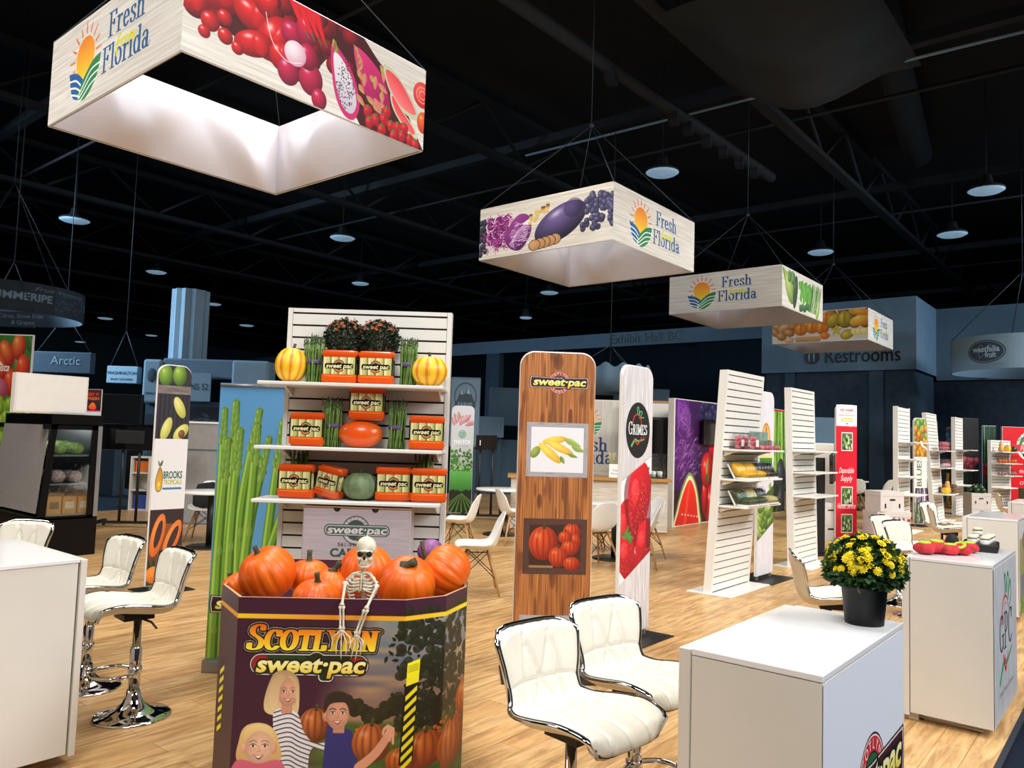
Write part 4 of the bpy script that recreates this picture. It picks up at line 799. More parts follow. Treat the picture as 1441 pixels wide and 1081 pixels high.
# ---------------------------------------------------------------- materials
FACE = math.radians(-50.6)         # turned square to the visitor's path
m_lam = mat('white_laminate', (222, 218, 209), .32, var=.02, scale=3, bump=.02)
m_top = mat('white_gloss_top', (238, 238, 238), .16, var=.015, scale=4, coat=.3)
m_slat = mat('slat_white', (229, 227, 220), .42, var=.02, scale=5)
m_groove = mat('groove_dark', (40, 26, 24), .7)
m_leather = mat('ivory_leather', (222, 217, 202), .42, var=.02, scale=14, bump=.12, bscale=180)
m_shell = mat('cream_shell', (222, 212, 190), .4, var=.02)
m_chrome = mat('chrome', (214, 214, 216), .07, metal=1.0, var=.01)
m_black = mat('black_powder', (18, 18, 19), .45, var=.1)
m_plastic = mat('white_plastic', (232, 230, 224), .35, var=.015)
m_dowel = mat('beech_dowel', (196, 150, 96), .5, var=.12, scale=20, stretch=(1, 1, .1))
m_fabric = mat('white_fabric', (232, 228, 222), .75, var=.03, scale=20, bump=.05)
m_liner = mat('liner_fabric', (232, 229, 236), .8, var=.01, scale=3)
m_steel = mat('brushed_steel', (150, 152, 156), .35, metal=.8, var=.05)
m_cable = mat('cable', (60, 70, 78), .5, metal=.4)
m_oak = mat('oak_edge', (186, 136, 72), .5, var=.15, scale=12, stretch=(1, 6, 6))
m_pump = mat('pumpkin_skin', (236, 108, 10), .42, col2=(216, 82, 4), scale=9, bump=.25, bscale=26, stretch=(1, 1, .35))
m_stem = mat('pumpkin_stem', (78, 72, 42), .8, col2=(52, 54, 34), scale=40, bump=.4)
m_bone = mat('bone_plastic', (228, 222, 204), .5, col2=(196, 186, 160), scale=26, bump=.1)
m_dark = mat('socket_dark', (26, 22, 20), .9)
m_green = mat('asparagus_green', (120, 150, 70), .5, col2=(78, 112, 46), scale=30)
m_pale = mat('asparagus_butt', (176, 178, 126), .5)
m_tip = mat('asparagus_tip', (84, 104, 56), .6, col2=(56, 70, 44), scale=60)
m_band = mat('purple_band', (92, 74, 120), .5)
m_leaf = mat('mum_leaf', (52, 92, 36), .55, col2=(24, 54, 22), scale=9)
m_dleaf = mat('dark_mum_leaf', (44, 66, 40), .6, col2=(22, 38, 24), scale=9)
m_yel = mat('yellow_petals', (255, 236, 24), .5, col2=(246, 212, 10), scale=50)
m_rust = mat('rust_petals', (206, 112, 52), .6, col2=(150, 70, 34), scale=50)
m_pot = mat('black_pot', (9, 9, 10), .45, var=.1, spec=.3)
m_purple = mat('bin_cardboard', (74, 30, 56), .6, var=.06, scale=40, stretch=(1, 1, .1))
m_kraft = mat('kraft_edge', (196, 150, 110), .8)
m_sheet = mat('orange_cap', (226, 88, 22), .3, coat=.4)
m_film = glass('clear_film', (1, 1, 1), .18, .08)
m_glass = glass('display_glass', (.92, .95, .95), .14, .02)
m_carton = mat('white_carton', (206, 200, 196), .7, var=.03)
m_screen = mat('black_screen', (6, 6, 8), .12, coat=.4)
# hall beyond the stand: dimness and blue tint are put into these colours
m_slate = mat('slate_dimmed', (96, 124, 146), .85, var=.05, scale=2)
m_slate2 = mat('slate_dimmed_dark', (56, 78, 96), .85, var=.08, scale=2)
m_slate3 = mat('slate_dimmed_pale', (128, 156, 176), .85, var=.04, scale=2)
m_deck = mat('ceiling_deck_black', (16, 21, 26), .9, var=.2, scale=.6)
m_beam = mat('ceiling_steel', (26, 34, 42), .7, var=.15, scale=2)
m_duct = mat('duct_cloth', (28, 38, 46), .8, var=.15, scale=2, bump=.1)
m_lens = mat('lamp_lens', (150, 186, 214), .4, emit=.42)
def floor_mat():
    m = bpy.data.materials.new('wood_plank_vinyl'); m.use_nodes = True; nt = m.node_tree; L = nt.links; b = nt.nodes['Principled BSDF']
    N = nt.nodes.new; tc = N('ShaderNodeTexCoord'); mp = N('ShaderNodeMapping'); L.new(tc.outputs['Object'], mp.inputs['Vector'])
    br = N('ShaderNodeTexBrick'); br.offset = .37; br.inputs['Scale'].default_value = 1; br.inputs['Brick Width'].default_value = 1.22; br.inputs['Row Height'].default_value = .155; br.inputs['Mortar Size'].default_value = .0014; br.inputs['Bias'].default_value = 0
    br.inputs['Color1'].default_value = (*lin((216, 178, 126)), 1); br.inputs['Color2'].default_value = (*lin((200, 158, 104)), 1); br.inputs['Mortar'].default_value = (*lin((120, 82, 46)), 1); L.new(mp.outputs['Vector'], br.inputs['Vector'])
    ms = N('ShaderNodeMapping'); ms.inputs['Scale'].default_value = (1.4, 13, 1); L.new(tc.outputs['Object'], ms.inputs['Vector'])
    nz = N('ShaderNodeTexNoise'); nz.inputs['Scale'].default_value = 1.6; nz.inputs['Detail'].default_value = 7; nz.inputs['Roughness'].default_value = .62; nz.inputs['Distortion'].default_value = 1.1; L.new(ms.outputs['Vector'], nz.inputs['Vector'])
    rp = N('ShaderNodeValToRGB'); e = rp.color_ramp.elements; e[0].position = .36; e[0].color = (.50, .40, .30, 1); e[1].position = .62; e[1].color = (1.12, 1.1, 1.06, 1); L.new(nz.outputs['Fac'], rp.inputs['Fac'])
    mx = N('ShaderNodeMix'); mx.data_type = 'RGBA'; mx.blend_type = 'MULTIPLY'; mx.inputs[0].default_value = .8; L.new(br.outputs['Color'], mx.inputs[6]); L.new(rp.outputs['Color'], mx.inputs[7]); L.new(mx.outputs[2], b.inputs['Base Color'])
    b.inputs['Roughness'].default_value = .36; b.inputs['Specular IOR Level'].default_value = .4
    return m
def carpet_mat(name, c, c2):
    return mat(name, c, .95, col2=c2, scale=260, bump=.5, spec=.1)

# ---------------------------------------------------------------- the hall
X0, Y0 = -7.0, .64
struct('floor', M().box(X0, Y0, -.03, 27.2, 14.8, 0), floor_mat())
hall = carpet_mat('slate_carpet', (58, 78, 96), (44, 62, 78))
aisle = carpet_mat('navy_aisle_carpet', (30, 40, 54), (20, 28, 40))
struct('floor_aisle', M().box(-8, -16, -.06, 60, Y0 - .002, -.012), aisle)
struct('floor_hall', M().box(X0 - 20, 14.802, -.06, 60, 75, -.012).box(27.202, Y0, -.06, 60, 14.8, -.012), hall)
struct('trim_1', M().box(X0, Y0 - .03, -.012, 27.2, Y0, .004), mat('edge_strip', (34, 40, 50), .6))
struct('ceiling', M().box(-20, -16, 11.5, 62, 76, 11.6), m_deck)
struct('wall_back', M().box(60, -16, -.06, 60.2, 76, 11.5), m_slate2)
struct('wall_left', M().box(-20, 74, -.06, 60, 74.2, 11.5), m_slate2)
# hall entrance bulkhead with its lettering, restroom block, round column
def words3d(name, body, size, m, parent, loc, rz, width=None, depth=.03, bold=0.0):
    T = text_tris(body, bold) * size; x0, x1 = T[..., 0].min(), T[..., 0].max(); k = (width / (x1 - x0)) if width else 1
    q = M()
    for t in T:
        p = [((x - (x0 + x1) / 2) * k, 0, y) for x, y in t]; n = q.add(p + [(a, depth, c) for a, _, c in p]); a = (t[1] - t[0]); b = (t[2] - t[0]); fl = a[0] * b[1] - a[1] * b[0] < 0
        q.face((n, n + 1, n + 2) if not fl else (n, n + 2, n + 1)); q.face((n + 3, n + 5, n + 4) if not fl else (n + 3, n + 4, n + 5))
    return q.obj(name, m, parent, loc, rz)
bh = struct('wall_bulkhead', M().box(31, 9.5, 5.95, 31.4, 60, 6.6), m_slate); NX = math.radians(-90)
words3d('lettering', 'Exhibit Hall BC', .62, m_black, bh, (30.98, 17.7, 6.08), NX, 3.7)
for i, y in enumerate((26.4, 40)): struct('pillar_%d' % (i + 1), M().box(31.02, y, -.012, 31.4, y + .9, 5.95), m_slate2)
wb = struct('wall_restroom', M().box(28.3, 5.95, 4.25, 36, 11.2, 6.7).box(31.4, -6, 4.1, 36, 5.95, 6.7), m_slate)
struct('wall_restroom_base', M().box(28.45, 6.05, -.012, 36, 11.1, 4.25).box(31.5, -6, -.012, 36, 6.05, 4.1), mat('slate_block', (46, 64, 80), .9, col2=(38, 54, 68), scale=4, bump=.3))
for i, (y0, y1) in enumerate(((7.0, 7.45), (10.0, 10.35))): struct('trim_%d' % (i + 2), M().box(28.38, y0, -.012, 28.45, y1, 4.25), m_slate2)
words3d('lettering', 'Restrooms', .72, m_black, wb, (28.28, 7.65, 4.55), NX, 2.45)
sg = M().lathe([(.26, 0), (.26, .03)], 28, m=Matrix.Translation((28.3, 9.35, 4.78)) @ Matrix.Rotation(math.radians(-90), 4, 'Y')); sgo = sg.obj('sign_disc', m_black, wb)
def wc_figures(x, y, z, s, par):
    for d in (-1, 1):
        q = M(); c = y + d * s * .42; q.ball((x, c, z + s * .72), (s * .05, s * .14, s * .14), 8, 6)
        q.box(x - .02, c - s * .16, z - s * .25, x, c + s * .16, z + s * .5); q.box(x - .02, c - s * .12, z - s * .8, x, c - s * .02, z - s * .25); q.box(x - .02, c + s * .02, z - s * .8, x, c + s * .12, z - s * .25)
        q.obj('pictogram', m_slate3, par)
wc_figures(28.26, 9.35, 4.78, .2, sgo)
s2 = M().lathe([(.52, 0), (.52, .04)], 32, m=Matrix.Translation((31.4, 4.45, 4.65)) @ Matrix.Rotation(math.radians(-90), 4, 'Y')).obj('sign_disc', m_black, wb); wc_figures(31.34, 4.45, 4.65, .42, s2)
q = M()
for j in range(24):
    t = 2 * PI * j / 24; r = .56 if j % 2 else .50; q.v += [(12.05 + r * math.cos(t), 22.8 + r * math.sin(t), z) for z in (-.012, 5.75)]
for j in range(24): a = 2 * j; b = 2 * ((j + 1) % 24); q.face((a, b, b + 1, a + 1))
struct('column_1', q, m_slate3)
# roof steel, pipes and ducts
q = []
for i in range(11):
    y = -8 + i * 7.5; s = M().box(-18, y - .15, 9.6, 58, y + .15, 9.75).box(-18, y - .12, 11.0, 58, y + .12, 11.2)
    for k in range(19):
        x = -18 + k * 4; s.tube([(x, y, 9.7), (x + 2, y, 11.1), (x + 4, y, 9.7)], .07, 4)
    struct('ceiling_beam_%d' % (i + 1), s, m_beam)
for i in range(7):
    x = -12 + i * 10; struct('ceiling_joist_%d' % (i + 1), M().box(x - .12, -16, 10.3, x + .12, 74, 10.55).tube([(x + 1.4, -14, 9.9), (x + 1.4, 74, 9.9)], .05, 6), m_beam)
for i, (y, x) in enumerate(((-.4, 15), (-1.2, 15), (-2.1, 16))):
    struct('ceiling_pipe_%d' % (i + 1), M().tube([(3, y, 9.6 + .1 * i), (34, y, 9.6 + .1 * i)], .2, 14), m_duct)
struct('ceiling_pipe_4', M().tube([gp(740, 219, 9.3), gp(1060, 138, 9.3), gp(1500, 30, 9.3)], .03, 6), m_slate3)
cp = M().tube([gp(700, -14, 9.25), gp(1085, 250, 9.25)], .15, 10)
for f in (.3, .52, .58, .66, .74, .82, .9): cp.cbox(gp(700, -14, 9.25).lerp(gp(1085, 250, 9.25), f) + Vector((0, 0, -.2)), (.4, .22, .2), .35)
struct('ceiling_pipe_5', cp, m_beam)
du = thing('air_duct', 'big dark round duct slung under the black ceiling above the shelf walls', 'duct', (0, 0, 0))
M().tube([(8.6, 3.4, 10.95), (12.0, 3.8, 11.02), (17.0, 4.3, 11.02), (27, 5.6, 11.02)], [.4, .4, .4, .4], 24).obj('duct_tube', m_duct, du)
TC0 = dp(1120, 60, 15)
def sag(u, v):
    x = TC0.x - 2.4 + 4.8 * u; y = TC0.y - 1.7 + 3.4 * v; z = 9.35 - 1.15 * math.sin(PI * u) * math.sin(PI * v) + .05 * math.sin(u * 25 + v * 9) * math.sin(PI * v); return (x, y, z)
tag(M().grid(sag, 24, 20).obj('ceiling_tarp', m_duct), 'dark sheet sagging under the big ceiling duct', 'tarp')
def ceil_lamp(p, big=1.0):
    t = thing('high_bay_light', 'pale blue glowing lamp hanging from the black ceiling', 'ceiling light', p, 0, 'high bay lamps under the ceiling')
    M().lathe([(.03, .42), (.12, .40), (.16, .2), (.36 * big, .06), (.38 * big, .0)], 16).obj('housing', m_beam, t); M().lathe([(.37 * big, .0), (.3 * big, -.05), (0, -.07)], 16).obj('lens', m_lens, t)
    M().tube([(0, 0, .4), (0, 0, 11.5 - p[2])], .012, 5).obj('drop_rod', m_beam, t); return t
lamp_px = [((932, 243), 8.5, 1.15), ((105, 310), 8.5, 1.3), ((482, 335), 8.5, 1.2), ((1388, 268), 8.5, 1.2), ((1155, 355), 8.5, 1.2), ((220, 383), 8.6, 1.2), ((507, 399), 8.6, 1.1), ((773, 412), 8.6, 1.2), ((347, 458), 8.6, 1.3), ((148, 448), 8.6, 1.3), ((300, 428), 8.6, 1.2), ((1340, 330), 8.5, 1.2), ((213, 472), 8.6, 1.2), ((113, 481), 7.6, 1.0), ((740, 447), 7.2, .8)]
l0 = None
spots = ['high above the stand', 'high at the far left', 'above the big white shelf wall', 'at the upper right above the red backdrop', 'above the third hanging sign', 'above the fluted column', 'over the far end of the hall', 'above the wood-print banner', 'small and far, beside the shelf wall', 'small and far, left of the column', 'close right of the column top', 'dim, right of the third hanging sign', 'lowest at the far left', 'over the dark booth signs on the left', 'tiny, above the wood-print banner']
for (px, z, b), w in zip(lamp_px, spots):
    p = gp(*px, z); o = ceil_lamp((p.x, p.y, p.z), b); o['label'] = 'pale blue ceiling lamp, ' + w; 

# ---------------------------------------------------------------- hanging signs
P_sun = art_sign_logo()
SW, SH, SZ = 2.78, .912, 4.692
def sign_box(u, v, px, py, label, apex):
    t = thing('hanging_sign', label, 'hanging sign', (u, v, SZ), 0, 'square printed signs hung from the ceiling')
    h = SW / 2
    def side(m, cx, cy, rz): 
        pan = flatprint('printed_panel', m, SW, SH, t, (cx, cy, 0), rz); return pan
    side(py, h, 0, 0); side(px, 0, h, math.radians(-90)); side(P_sun, h, SW, PI); side(P_sun, SW, h, math.radians(90))
    def liner(a, b, nx, ny, k):
        def f(s, w):
            e = min(s, 1 - s); fold = .0
            for c, sl in ((.22, .5), (.62, -.45), (.8, .3)): fold += max(0, .05 - abs(s - c - sl * (w - .5) * .45) * .35)
            d = .02 + (fold * 2.6 + .08 * math.sin(PI * s)) * math.sin(PI * w) * min(1, e * 10); return (a[0] + (b[0] - a[0]) * s + nx * d, a[1] + (b[1] - a[1]) * s + ny * d, SH * w)
        M().grid(f, 40, 10).obj('liner', m_liner, t)
    e = .012
    liner((e, e), (SW - e, e), 0, 1, 0); liner((SW - e, e), (SW - e, SW - e), -1, 0, 1); liner((SW - e, SW - e), (e, SW - e), 0, -1, 2); liner((e, SW - e), (e, e), 1, 0, 3)
    fr = M()
    for z in (.0, SH): fr.tube([(e, e, z), (SW - e, e, z), (SW - e, SW - e, z), (e, SW - e, z)], .012, 6, closed=True)
    fr.obj('tube_frame', m_plastic, t)
    for a, b in ((0, 0), (1, 0), (1, 1), (0, 1)): M().tube([(a * SW, b * SW, SH), (h, h, apex)], .007, 5).obj('rigging_cable', m_cable, t)
    M().tube([(h, h, apex), (h, h, 11.5 - SZ)], .01, 5).obj('drop_cable', m_cable, t); M().ball((h, h, apex), .05, 8, 6).obj('shackle', m_cable, t)
    return t
sign_box(3.03, 6.15, P_sun, art_red(), 'largest hanging sign, with red peppers and a cut dragon fruit', 2.9)
sign_box(10.14, 6.40, art_purple(), P_sun, 'hanging sign with shredded purple cabbage and an aubergine', 2.6)
sign_box(17.0, 6.28, P_sun, art_green(), 'hanging sign with a narrow face of green cucumbers and leaves', 2.6)
sign_box(23.5, 6.19, art_yellow(), P_sun, 'smallest, farthest hanging sign, with yellow squash and orange peppers', 2.6)

# ---------------------------------------------------------------- counters
def counter(x0, y0, x1, y1, H, label, art=None, panel='x', band=.03):
    t = thing('display_counter', label, 'counter', ((x0 + x1) / 2, (y0 + y1) / 2, 0), 0); w, d = (x1 - x0) / 2, (y1 - y0) / 2
    M().box(-w + .02, -d, .05, w - .02, d - .045, H - .022).obj('body', m_lam, t, bevel=.003)
    M().box(-w, d - .04, .03, w, d, H - .004).obj('door', m_lam, t, bevel=.003)
    M().box(-w, -d - .002, H - .02, w, d - .043, H).obj('top', m_top, t, bevel=.003)
    M().box(-w + .08, -d + .06, 0, w - .08, d - .1, .05).obj('plinth', m_lam, t)
    for s in (-1, 1): M().box(s * w - .02 * (s > 0), -d, .05, s * w + .02 * (s < 0), d - .045, H - .022).obj('side_panel', m_lam, t)
    if art is not None: flatprint('printed_front', art, 2 * w - .002, H - .075, t, (0, -d - .003, .05))
    return t
counter(2.253, .712, 3.16, 1.146, .95, 'glossy white counter under the pot of yellow flowers', art_sp_panel())
counter(5.12, .695, 6.06, 1.16, .95, 'white counter with three black letters, holding the red net bags', art_gpc_panel())
counter(8.75, .98, 9.7, 1.44, .95, 'white counter behind the red net bags, with a picture panel', art_farm_panel())
counter(11.9, .98, 12.85, 1.44, .95, 'small distant white counter at the right edge, before the red backdrop')
lc = thing('display_counter', 'large white counter at the left edge with stools behind it', 'counter', (1.32, 4.32, 0), 0)
M().box(-.5, -.44, .06, .262, .43, .93).obj('body', m_lam, lc, bevel=.003); M().box(.27, -.45, .05, .298, .44, .945).obj('door', m_lam, lc, bevel=.003)
M().box(-.5, -.445, .93, .267, .435, .95).obj('top', m_top, lc, bevel=.003); M().box(-.44, -.3, 0, .2, .34, .06).obj('plinth', m_lam, lc)

# ---------------------------------------------------------------- bar stools
def pl(P, s):
    n = len(P) - 1; f = min(max(s, 0), 1) * n; i = min(int(f), n - 1); f -= i; return [a + (b - a) * f for a, b in zip(P[i], P[i + 1])]
PROF = crv([(-.245, .548), (-.238, .580), (-.15, .597), (-.03, .582), (.08, .568), (.155, .590), (.188, .660), (.200, .735), (.222, .820), (.240, .880)], 6)
WID = crv([(.185,), (.205,), (.228,), (.232,), (.215,), (.190,), (.180,), (.196,), (.212,), (.205,)], 6)
SEAM = [((.70, -1), (.70, 1)), ((.70, -.0), (.50, -.0)), ((.98, -.45), (.70, 0)), ((.98, .45), (.70, 0)), ((.70, -.5), (.99, -.2)), ((.70, .5), (.99, .2)), ((.70, -.45), (.50, -.55)), ((.70, .45), (.50, .55)), ((.70, 0), (.50, -.4)), ((.70, 0), (.50, .4)),
        ((.20, -1), (.36, 0)), ((.20, 1), (.36, 0)), ((.36, 0), (.02, 0)), ((.36, 0), (.50, -.5)), ((.36, 0), (.50, .5)), ((.36, 0), (.2, 0)), ((.36, -.5), (.04, -.5)), ((.36, .5), (.04, .5)), ((.36, -.9), (.36, .9))]
def seat_pt(s, t, off=0.0):
    a = abs(t); s = .11 * a ** 3.2 + (1 - .10 * a ** 4.5 - .11 * a ** 3.2) * s
    y, z = pl(PROF, s); y2, z2 = pl(PROF, min(s + .01, 1)); y1, z1 = pl(PROF, max(s - .01, 0)); d = math.hypot(y2 - y1, z2 - z1) or 1; ny, nz = -(z2 - z1) / d, (y2 - y1) / d
    w = pl(WID, s)[0]; cup = .045 * abs(t) ** 2.4 * (1 if .1 < s < .95 else .3); o = off + cup; return (w * t, y + ny * o, z + nz * o)
def quilt(s, t):
    e = (1 - abs(t) ** 8) * min(1, s * 18) * min(1, (1 - s) * 18); d = 1.0
    for (a, b), (c, f) in SEAM:
        dx, dy = (c - a) * 3.0, (f - b) * .6; px, py = (s - a) * 3.0, (t - b) * .6; k = max(0, min(1, (px * dx + py * dy) / (dx * dx + dy * dy + 1e-9))); d = min(d, math.hypot(px - k * dx, py - k * dy))
    return e * (.032 - .015 * math.exp(-(d / .020) ** 2))
def make_stool():
    t = thing('bar_stool', 'stool', 'bar stool', (0, 0, 0))
    M().grid(lambda u, v: seat_pt(u, v * 2 - 1, quilt(u, v * 2 - 1)), 64, 40).obj('cushion', m_leather, t)
    M().grid(lambda u, v: seat_pt(u, v * 2 - 1, -.022 * (1 - abs(v * 2 - 1) ** 6) * min(1, u * 12) * min(1, (1 - u) * 12)), 34, 14, flip=True).obj('shell', m_shell, t)
    loop = [seat_pt(i / 40, -1) for i in range(41)] + [seat_pt(1, -1 + j / 5) for j in range(1, 10)] + [seat_pt(1 - i / 40, 1) for i in range(41)] + [seat_pt(0, 1 - j / 5) for j in range(1, 10)]
    M().tube(loop, .0085, 6, closed=True).obj('chrome_trim', m_chrome, t)
    M().tube([seat_pt(i / 40, -.965, .010) for i in range(1, 40)] + [seat_pt(.985, -.965 + .193 * j, .010) for j in range(1, 10)] + [seat_pt(1 - i / 40, .965, .010) for i in range(1, 40)] + [seat_pt(.015, .965 - .193 * j, .010) for j in range(1, 10)], .0035, 4, closed=True).obj('piping', m_black, t)
    M().cbox((0, -.02, .545), (.16, .16, .035)).obj('swivel_plate', m_black, t, bevel=.004)
    M().lathe([(.03, .10), (.03, .36), (.026, .365), (.026, .37), (.021, .372), (.021, .535)], 20).obj('gas_lift', m_chrome, t)
    M().lathe([(.198, 0), (.2, .006), (.19, .012), (.14, .022), (.09, .042), (.055, .075), (.038, .11), (.034, .14)], 36).obj('base', m_chrome, t)
    ring = crv([(.03, -.0, .25), (.11, -.05, .25), (.12, -.15, .25), (.06, -.21, .25), (-.06, -.21, .25), (-.12, -.15, .25), (-.11, -.05, .25), (-.03, 0, .25)], 5)
    M().tube(ring, .011, 8).lathe([(.031, .235), (.036, .237), (.036, .263), (.031, .265)], 16).obj('footrest', m_chrome, t)
    M().tube([(.05, 0, .53), (.14, .02, .525), (.19, .03, .50)], .006, 6).obj('lever', m_black, t)
    return t
ST = make_stool(); first_stool = [True]
def stool(x, y, rz, label, group='ivory bar stools with chrome trim'):
    if first_stool[0]: first_stool[0] = False; o = ST; o.location = (x, y, 0); o.rotation_euler = (0, 0, rz)
    else: o = dup(ST, (x, y, 0), rz)
    o['label'] = label; o['group'] = group; return o
# local front is -Y
stool(2.09, 4.32, math.radians(-96), 'ivory bar stool on a chrome base, nearest right of the large left counter')
stool(2.11, 4.97, math.radians(-88), 'ivory bar stool half hidden behind another, its seat behind the left counter')
stool(1.98, 6.05, math.radians(-60), 'ivory bar stool showing only its back above the left counter, before the black cooler')
stool(2.37, 1.62, math.radians(-8), 'frontmost ivory bar stool, standing before the wood-print banner')
stool(2.92, 1.68, math.radians(-12), 'ivory bar stool partly behind the glossy counter, in front of the strawberry banner')
stool(5.37, 1.66, math.radians(24), 'cream-backed bar stool behind the yellow flowers, seen from behind')
stool(8.28, 1.76, math.radians(-20), 'bar stool with its ivory back turned to us, right of the yellow flowers')
stool(8.82, 2.02, math.radians(-14), 'bar stool peeking out behind another, beside the white cartons')
stool(11.15, 1.98, math.radians(10), 'distant bar stool above the counter with the picture panel, nearer of two')
stool(11.72, 2.16, math.radians(-14), 'distant bar stool above the counter with the picture panel, farther of two')
stool(16.1, 1.9, math.radians(12), 'farthest bar stool, beside wooden crates under the red backdrop')
# ---------------------------------------------------------------- shelf walls of slotted white board
def slatwall(x, y, rz, label, W=1.0, H=2.36, lean=0.0, shelves=(), depth=.30, base=.5, sh=0.0, groove=.012, over=0.0):
    t = thing('slatwall_display', label, 'shelf wall', (x, y, 0), rz, 'white slotted shelf walls')
    h = W / 2; L = math.tan(lean); P = .0762; ya = lambda z: L * z   # local face at y = 0, facing -Y
    q = M(); z = .03
    while z < H - .01:
        z1 = min(z + P - groove, H); q.v += [(-h + .03, ya(z) - .018, z), (h - .03, ya(z) - .018, z), (h - .03, ya(z1) - .018, z1), (-h + .03, ya(z1) - .018, z1), (-h + .03, ya(z), z), (h - .03, ya(z), z), (h - .03, ya(z1), z1), (-h + .03, ya(z1), z1)]
        n = len(q.v) - 8
        for f in ((0, 1, 2, 3), (0, 4, 5, 1), (3, 2, 6, 7), (0, 3, 7, 4), (1, 5, 6, 2)): q.face([n + i for i in f])
        z += P
    q.obj('slat_panel', m_slat, t)
    def slab(a, b, y0, y1, z0, z1): s = M(); s.v = [(a, y0 + ya(z0), z0), (b, y0 + ya(z0), z0), (b, y1 + ya(z0), z0), (a, y1 + ya(z0), z0), (a, y0 + ya(z1), z1), (b, y0 + ya(z1), z1), (b, y1 + ya(z1), z1), (a, y1 + ya(z1), z1)]; [s.face(f) for f in ((0, 3, 2, 1), (4, 5, 6, 7), (0, 1, 5, 4), (1, 2, 6, 5), (2, 3, 7, 6), (3, 0, 4, 7))]; return s
    slab(-h + .02, h - .02, .0, .03, .02, H - .004).obj('groove_backing', m_groove, t); slab(-h + .02, h - .02, .031, .06, .02, H - .004).obj('rear_panel', m_slat, t)
    for s in (-1, 1): slab(min(s * h, s * (h - .028)), max(s * h, s * (h - .028)), -.02, .07, .014, H).obj('end_trim', m_slat, t)
    M().box(-h - .03, -base / 2, 0, h + .03, base / 2, .014).obj('base_plate', m_slat, t, bevel=.003)
    for z in shelves:
        y = ya(z) - .019; s = M().box(-h + .01 - over + sh, y - depth, z - .02, h - .01 + sh, y, z).obj('shelf', m_slat, t, bevel=.004)
        for d in (-h + .05, h - .05): b = M(); b.prism([(0, 0), (-.16, 0), (0, -.055)], d - .004, d + .004, Matrix(((0, 0, 1, 0), (1, 0, 0, y), (0, 1, 0, z - .02), (0, 0, 0, 1)))); b.obj('bracket', m_slat, s)
    return t
BW = dp(522, 960, 4.87); bwx, bwy = 3.165, 3.76
big = slatwall(bwx, bwy, FACE, 'biggest white shelf wall, stocked with squash, asparagus and corn', W=1.02, H=2.34, shelves=(1.862, 1.486, 1.178), depth=.30, over=.085)
slatwall(8.24, 3.6, 0, 'white shelf wall leaning, with packs of radishes and yellow squash', W=1.0, H=2.36, lean=-.066, shelves=(1.525, 1.215, .935), depth=.30)
slatwall(10.72, 3.62, 0, 'white shelf wall with three bare shelves before the red banner', W=.92, H=2.35, shelves=(1.52, 1.24, .93), depth=.30, lean=.025)
slatwall(16.55, 3.72, 0, 'white shelf wall with four bare shelves behind the white cartons', W=.95, H=2.4, shelves=(1.72, 1.40, 1.06, .72), depth=.32)
slatwall(19.85, 3.72, 0, 'white shelf wall with red net packs and a butternut squash', W=1.05, H=2.42, shelves=(1.58, 1.20, .62), depth=.34, lean=.07)
slatwall(22.3, 3.74, 0, 'white shelf wall with three bare shelves above the pepper crates', W=1.0, H=2.42, shelves=(1.62, 1.12, .74), depth=.34)
def wl(px, py, lx=None, z=None, ly=-.17):
    """point on the big wall's shelf: photo pixel -> world, on the vertical plane ly in front of its face"""
    n = Matrix.Rotation(FACE, 3, 'Z') @ Vector((0, 1, 0)); p0 = Vector((bwx, bwy, 0)) + n * ly; d = ray(px, py); k = (p0 - EYE).dot(n) / d.dot(n); p = EYE + d * k
    if z is not None: p.z = z
    return p
# ---- corn packs
P_corn = art_corn()
def make_corn():
    t = thing('corn_pack', 'corn', 'corn pack', (0, 0, 0)); w, h, d = .208, .20, .10
    prof = lambda u, k: (abs(math.cos(u)) ** k * (1 if math.cos(u) >= 0 else -1), abs(math.sin(u)) ** k * (1 if math.sin(u) >= 0 else -1))
    for nm, z0, z1 in (('lower_cap', 0, .055), ('upper_cap', .152, .2)):
        q = M(); rows = [(0, .90), (.006, .97), (.5, 1.03), (.994, .97), (1, .90)]
        for f, s in rows: q.v += [(w / 2 * s * prof(2 * PI * j / 28, .42)[0], d / 2 * s * prof(2 * PI * j / 28, .42)[1], z0 + (z1 - z0) * f) for j in range(28)]
        for i in range(4):
            for j in range(28): q.face((i * 28 + j, i * 28 + (j + 1) % 28, (i + 1) * 28 + (j + 1) % 28, (i + 1) * 28 + j), True)
        q.face(list(range(28))[::-1]); q.face([4 * 28 + j for j in range(28)]); q.obj(nm, m_sheet, t)
    for i in range(4):
        x = -.072 + i * .048; M().lathe([(.019, .05), (.0255, .06), (.026, .10), (.024, .15)], 12, (x, 0, 0)).obj('corn_cob', m_cob if i % 2 else m_cob2, t)
    M().box(-.1, .024, .05, .1, .03, .155).obj('backing_card', m_black, t)
    q = M(); 
    f = lambda u, v: (-.103 + .206 * u, -.0515 - .008 * math.sin(PI * u) - .002 * math.sin(PI * v), .012 + .178 * v)
    L = M().grid(f, 8, 4, uv=lambda u, v: (u, .06 + .86 * v)); L.obj('printed_sleeve', P_corn, t); return t
m_cob = mat('corn_pale', (230, 220, 160), .5, col2=(206, 196, 120), scale=60); m_cob2 = mat('corn_husk', (190, 196, 120), .5, col2=(150, 166, 84), scale=30)
CP = make_corn(); cp1 = [1]
S1, S2, S3 = 1.862, 1.486, 1.178
def place(proto, flag, loc, rz, label, group, tilt=None):
    if flag: flag.clear(); o = proto; o.location = loc; o.rotation_euler = (0, 0, rz)
    else: o = dup(proto, loc, rz)
    if tilt: o.rotation_euler = (0, tilt, rz)
    o['label'] = label; o['group'] = group; return o
G = 'orange sleeves of corn cobs on the big shelf wall'
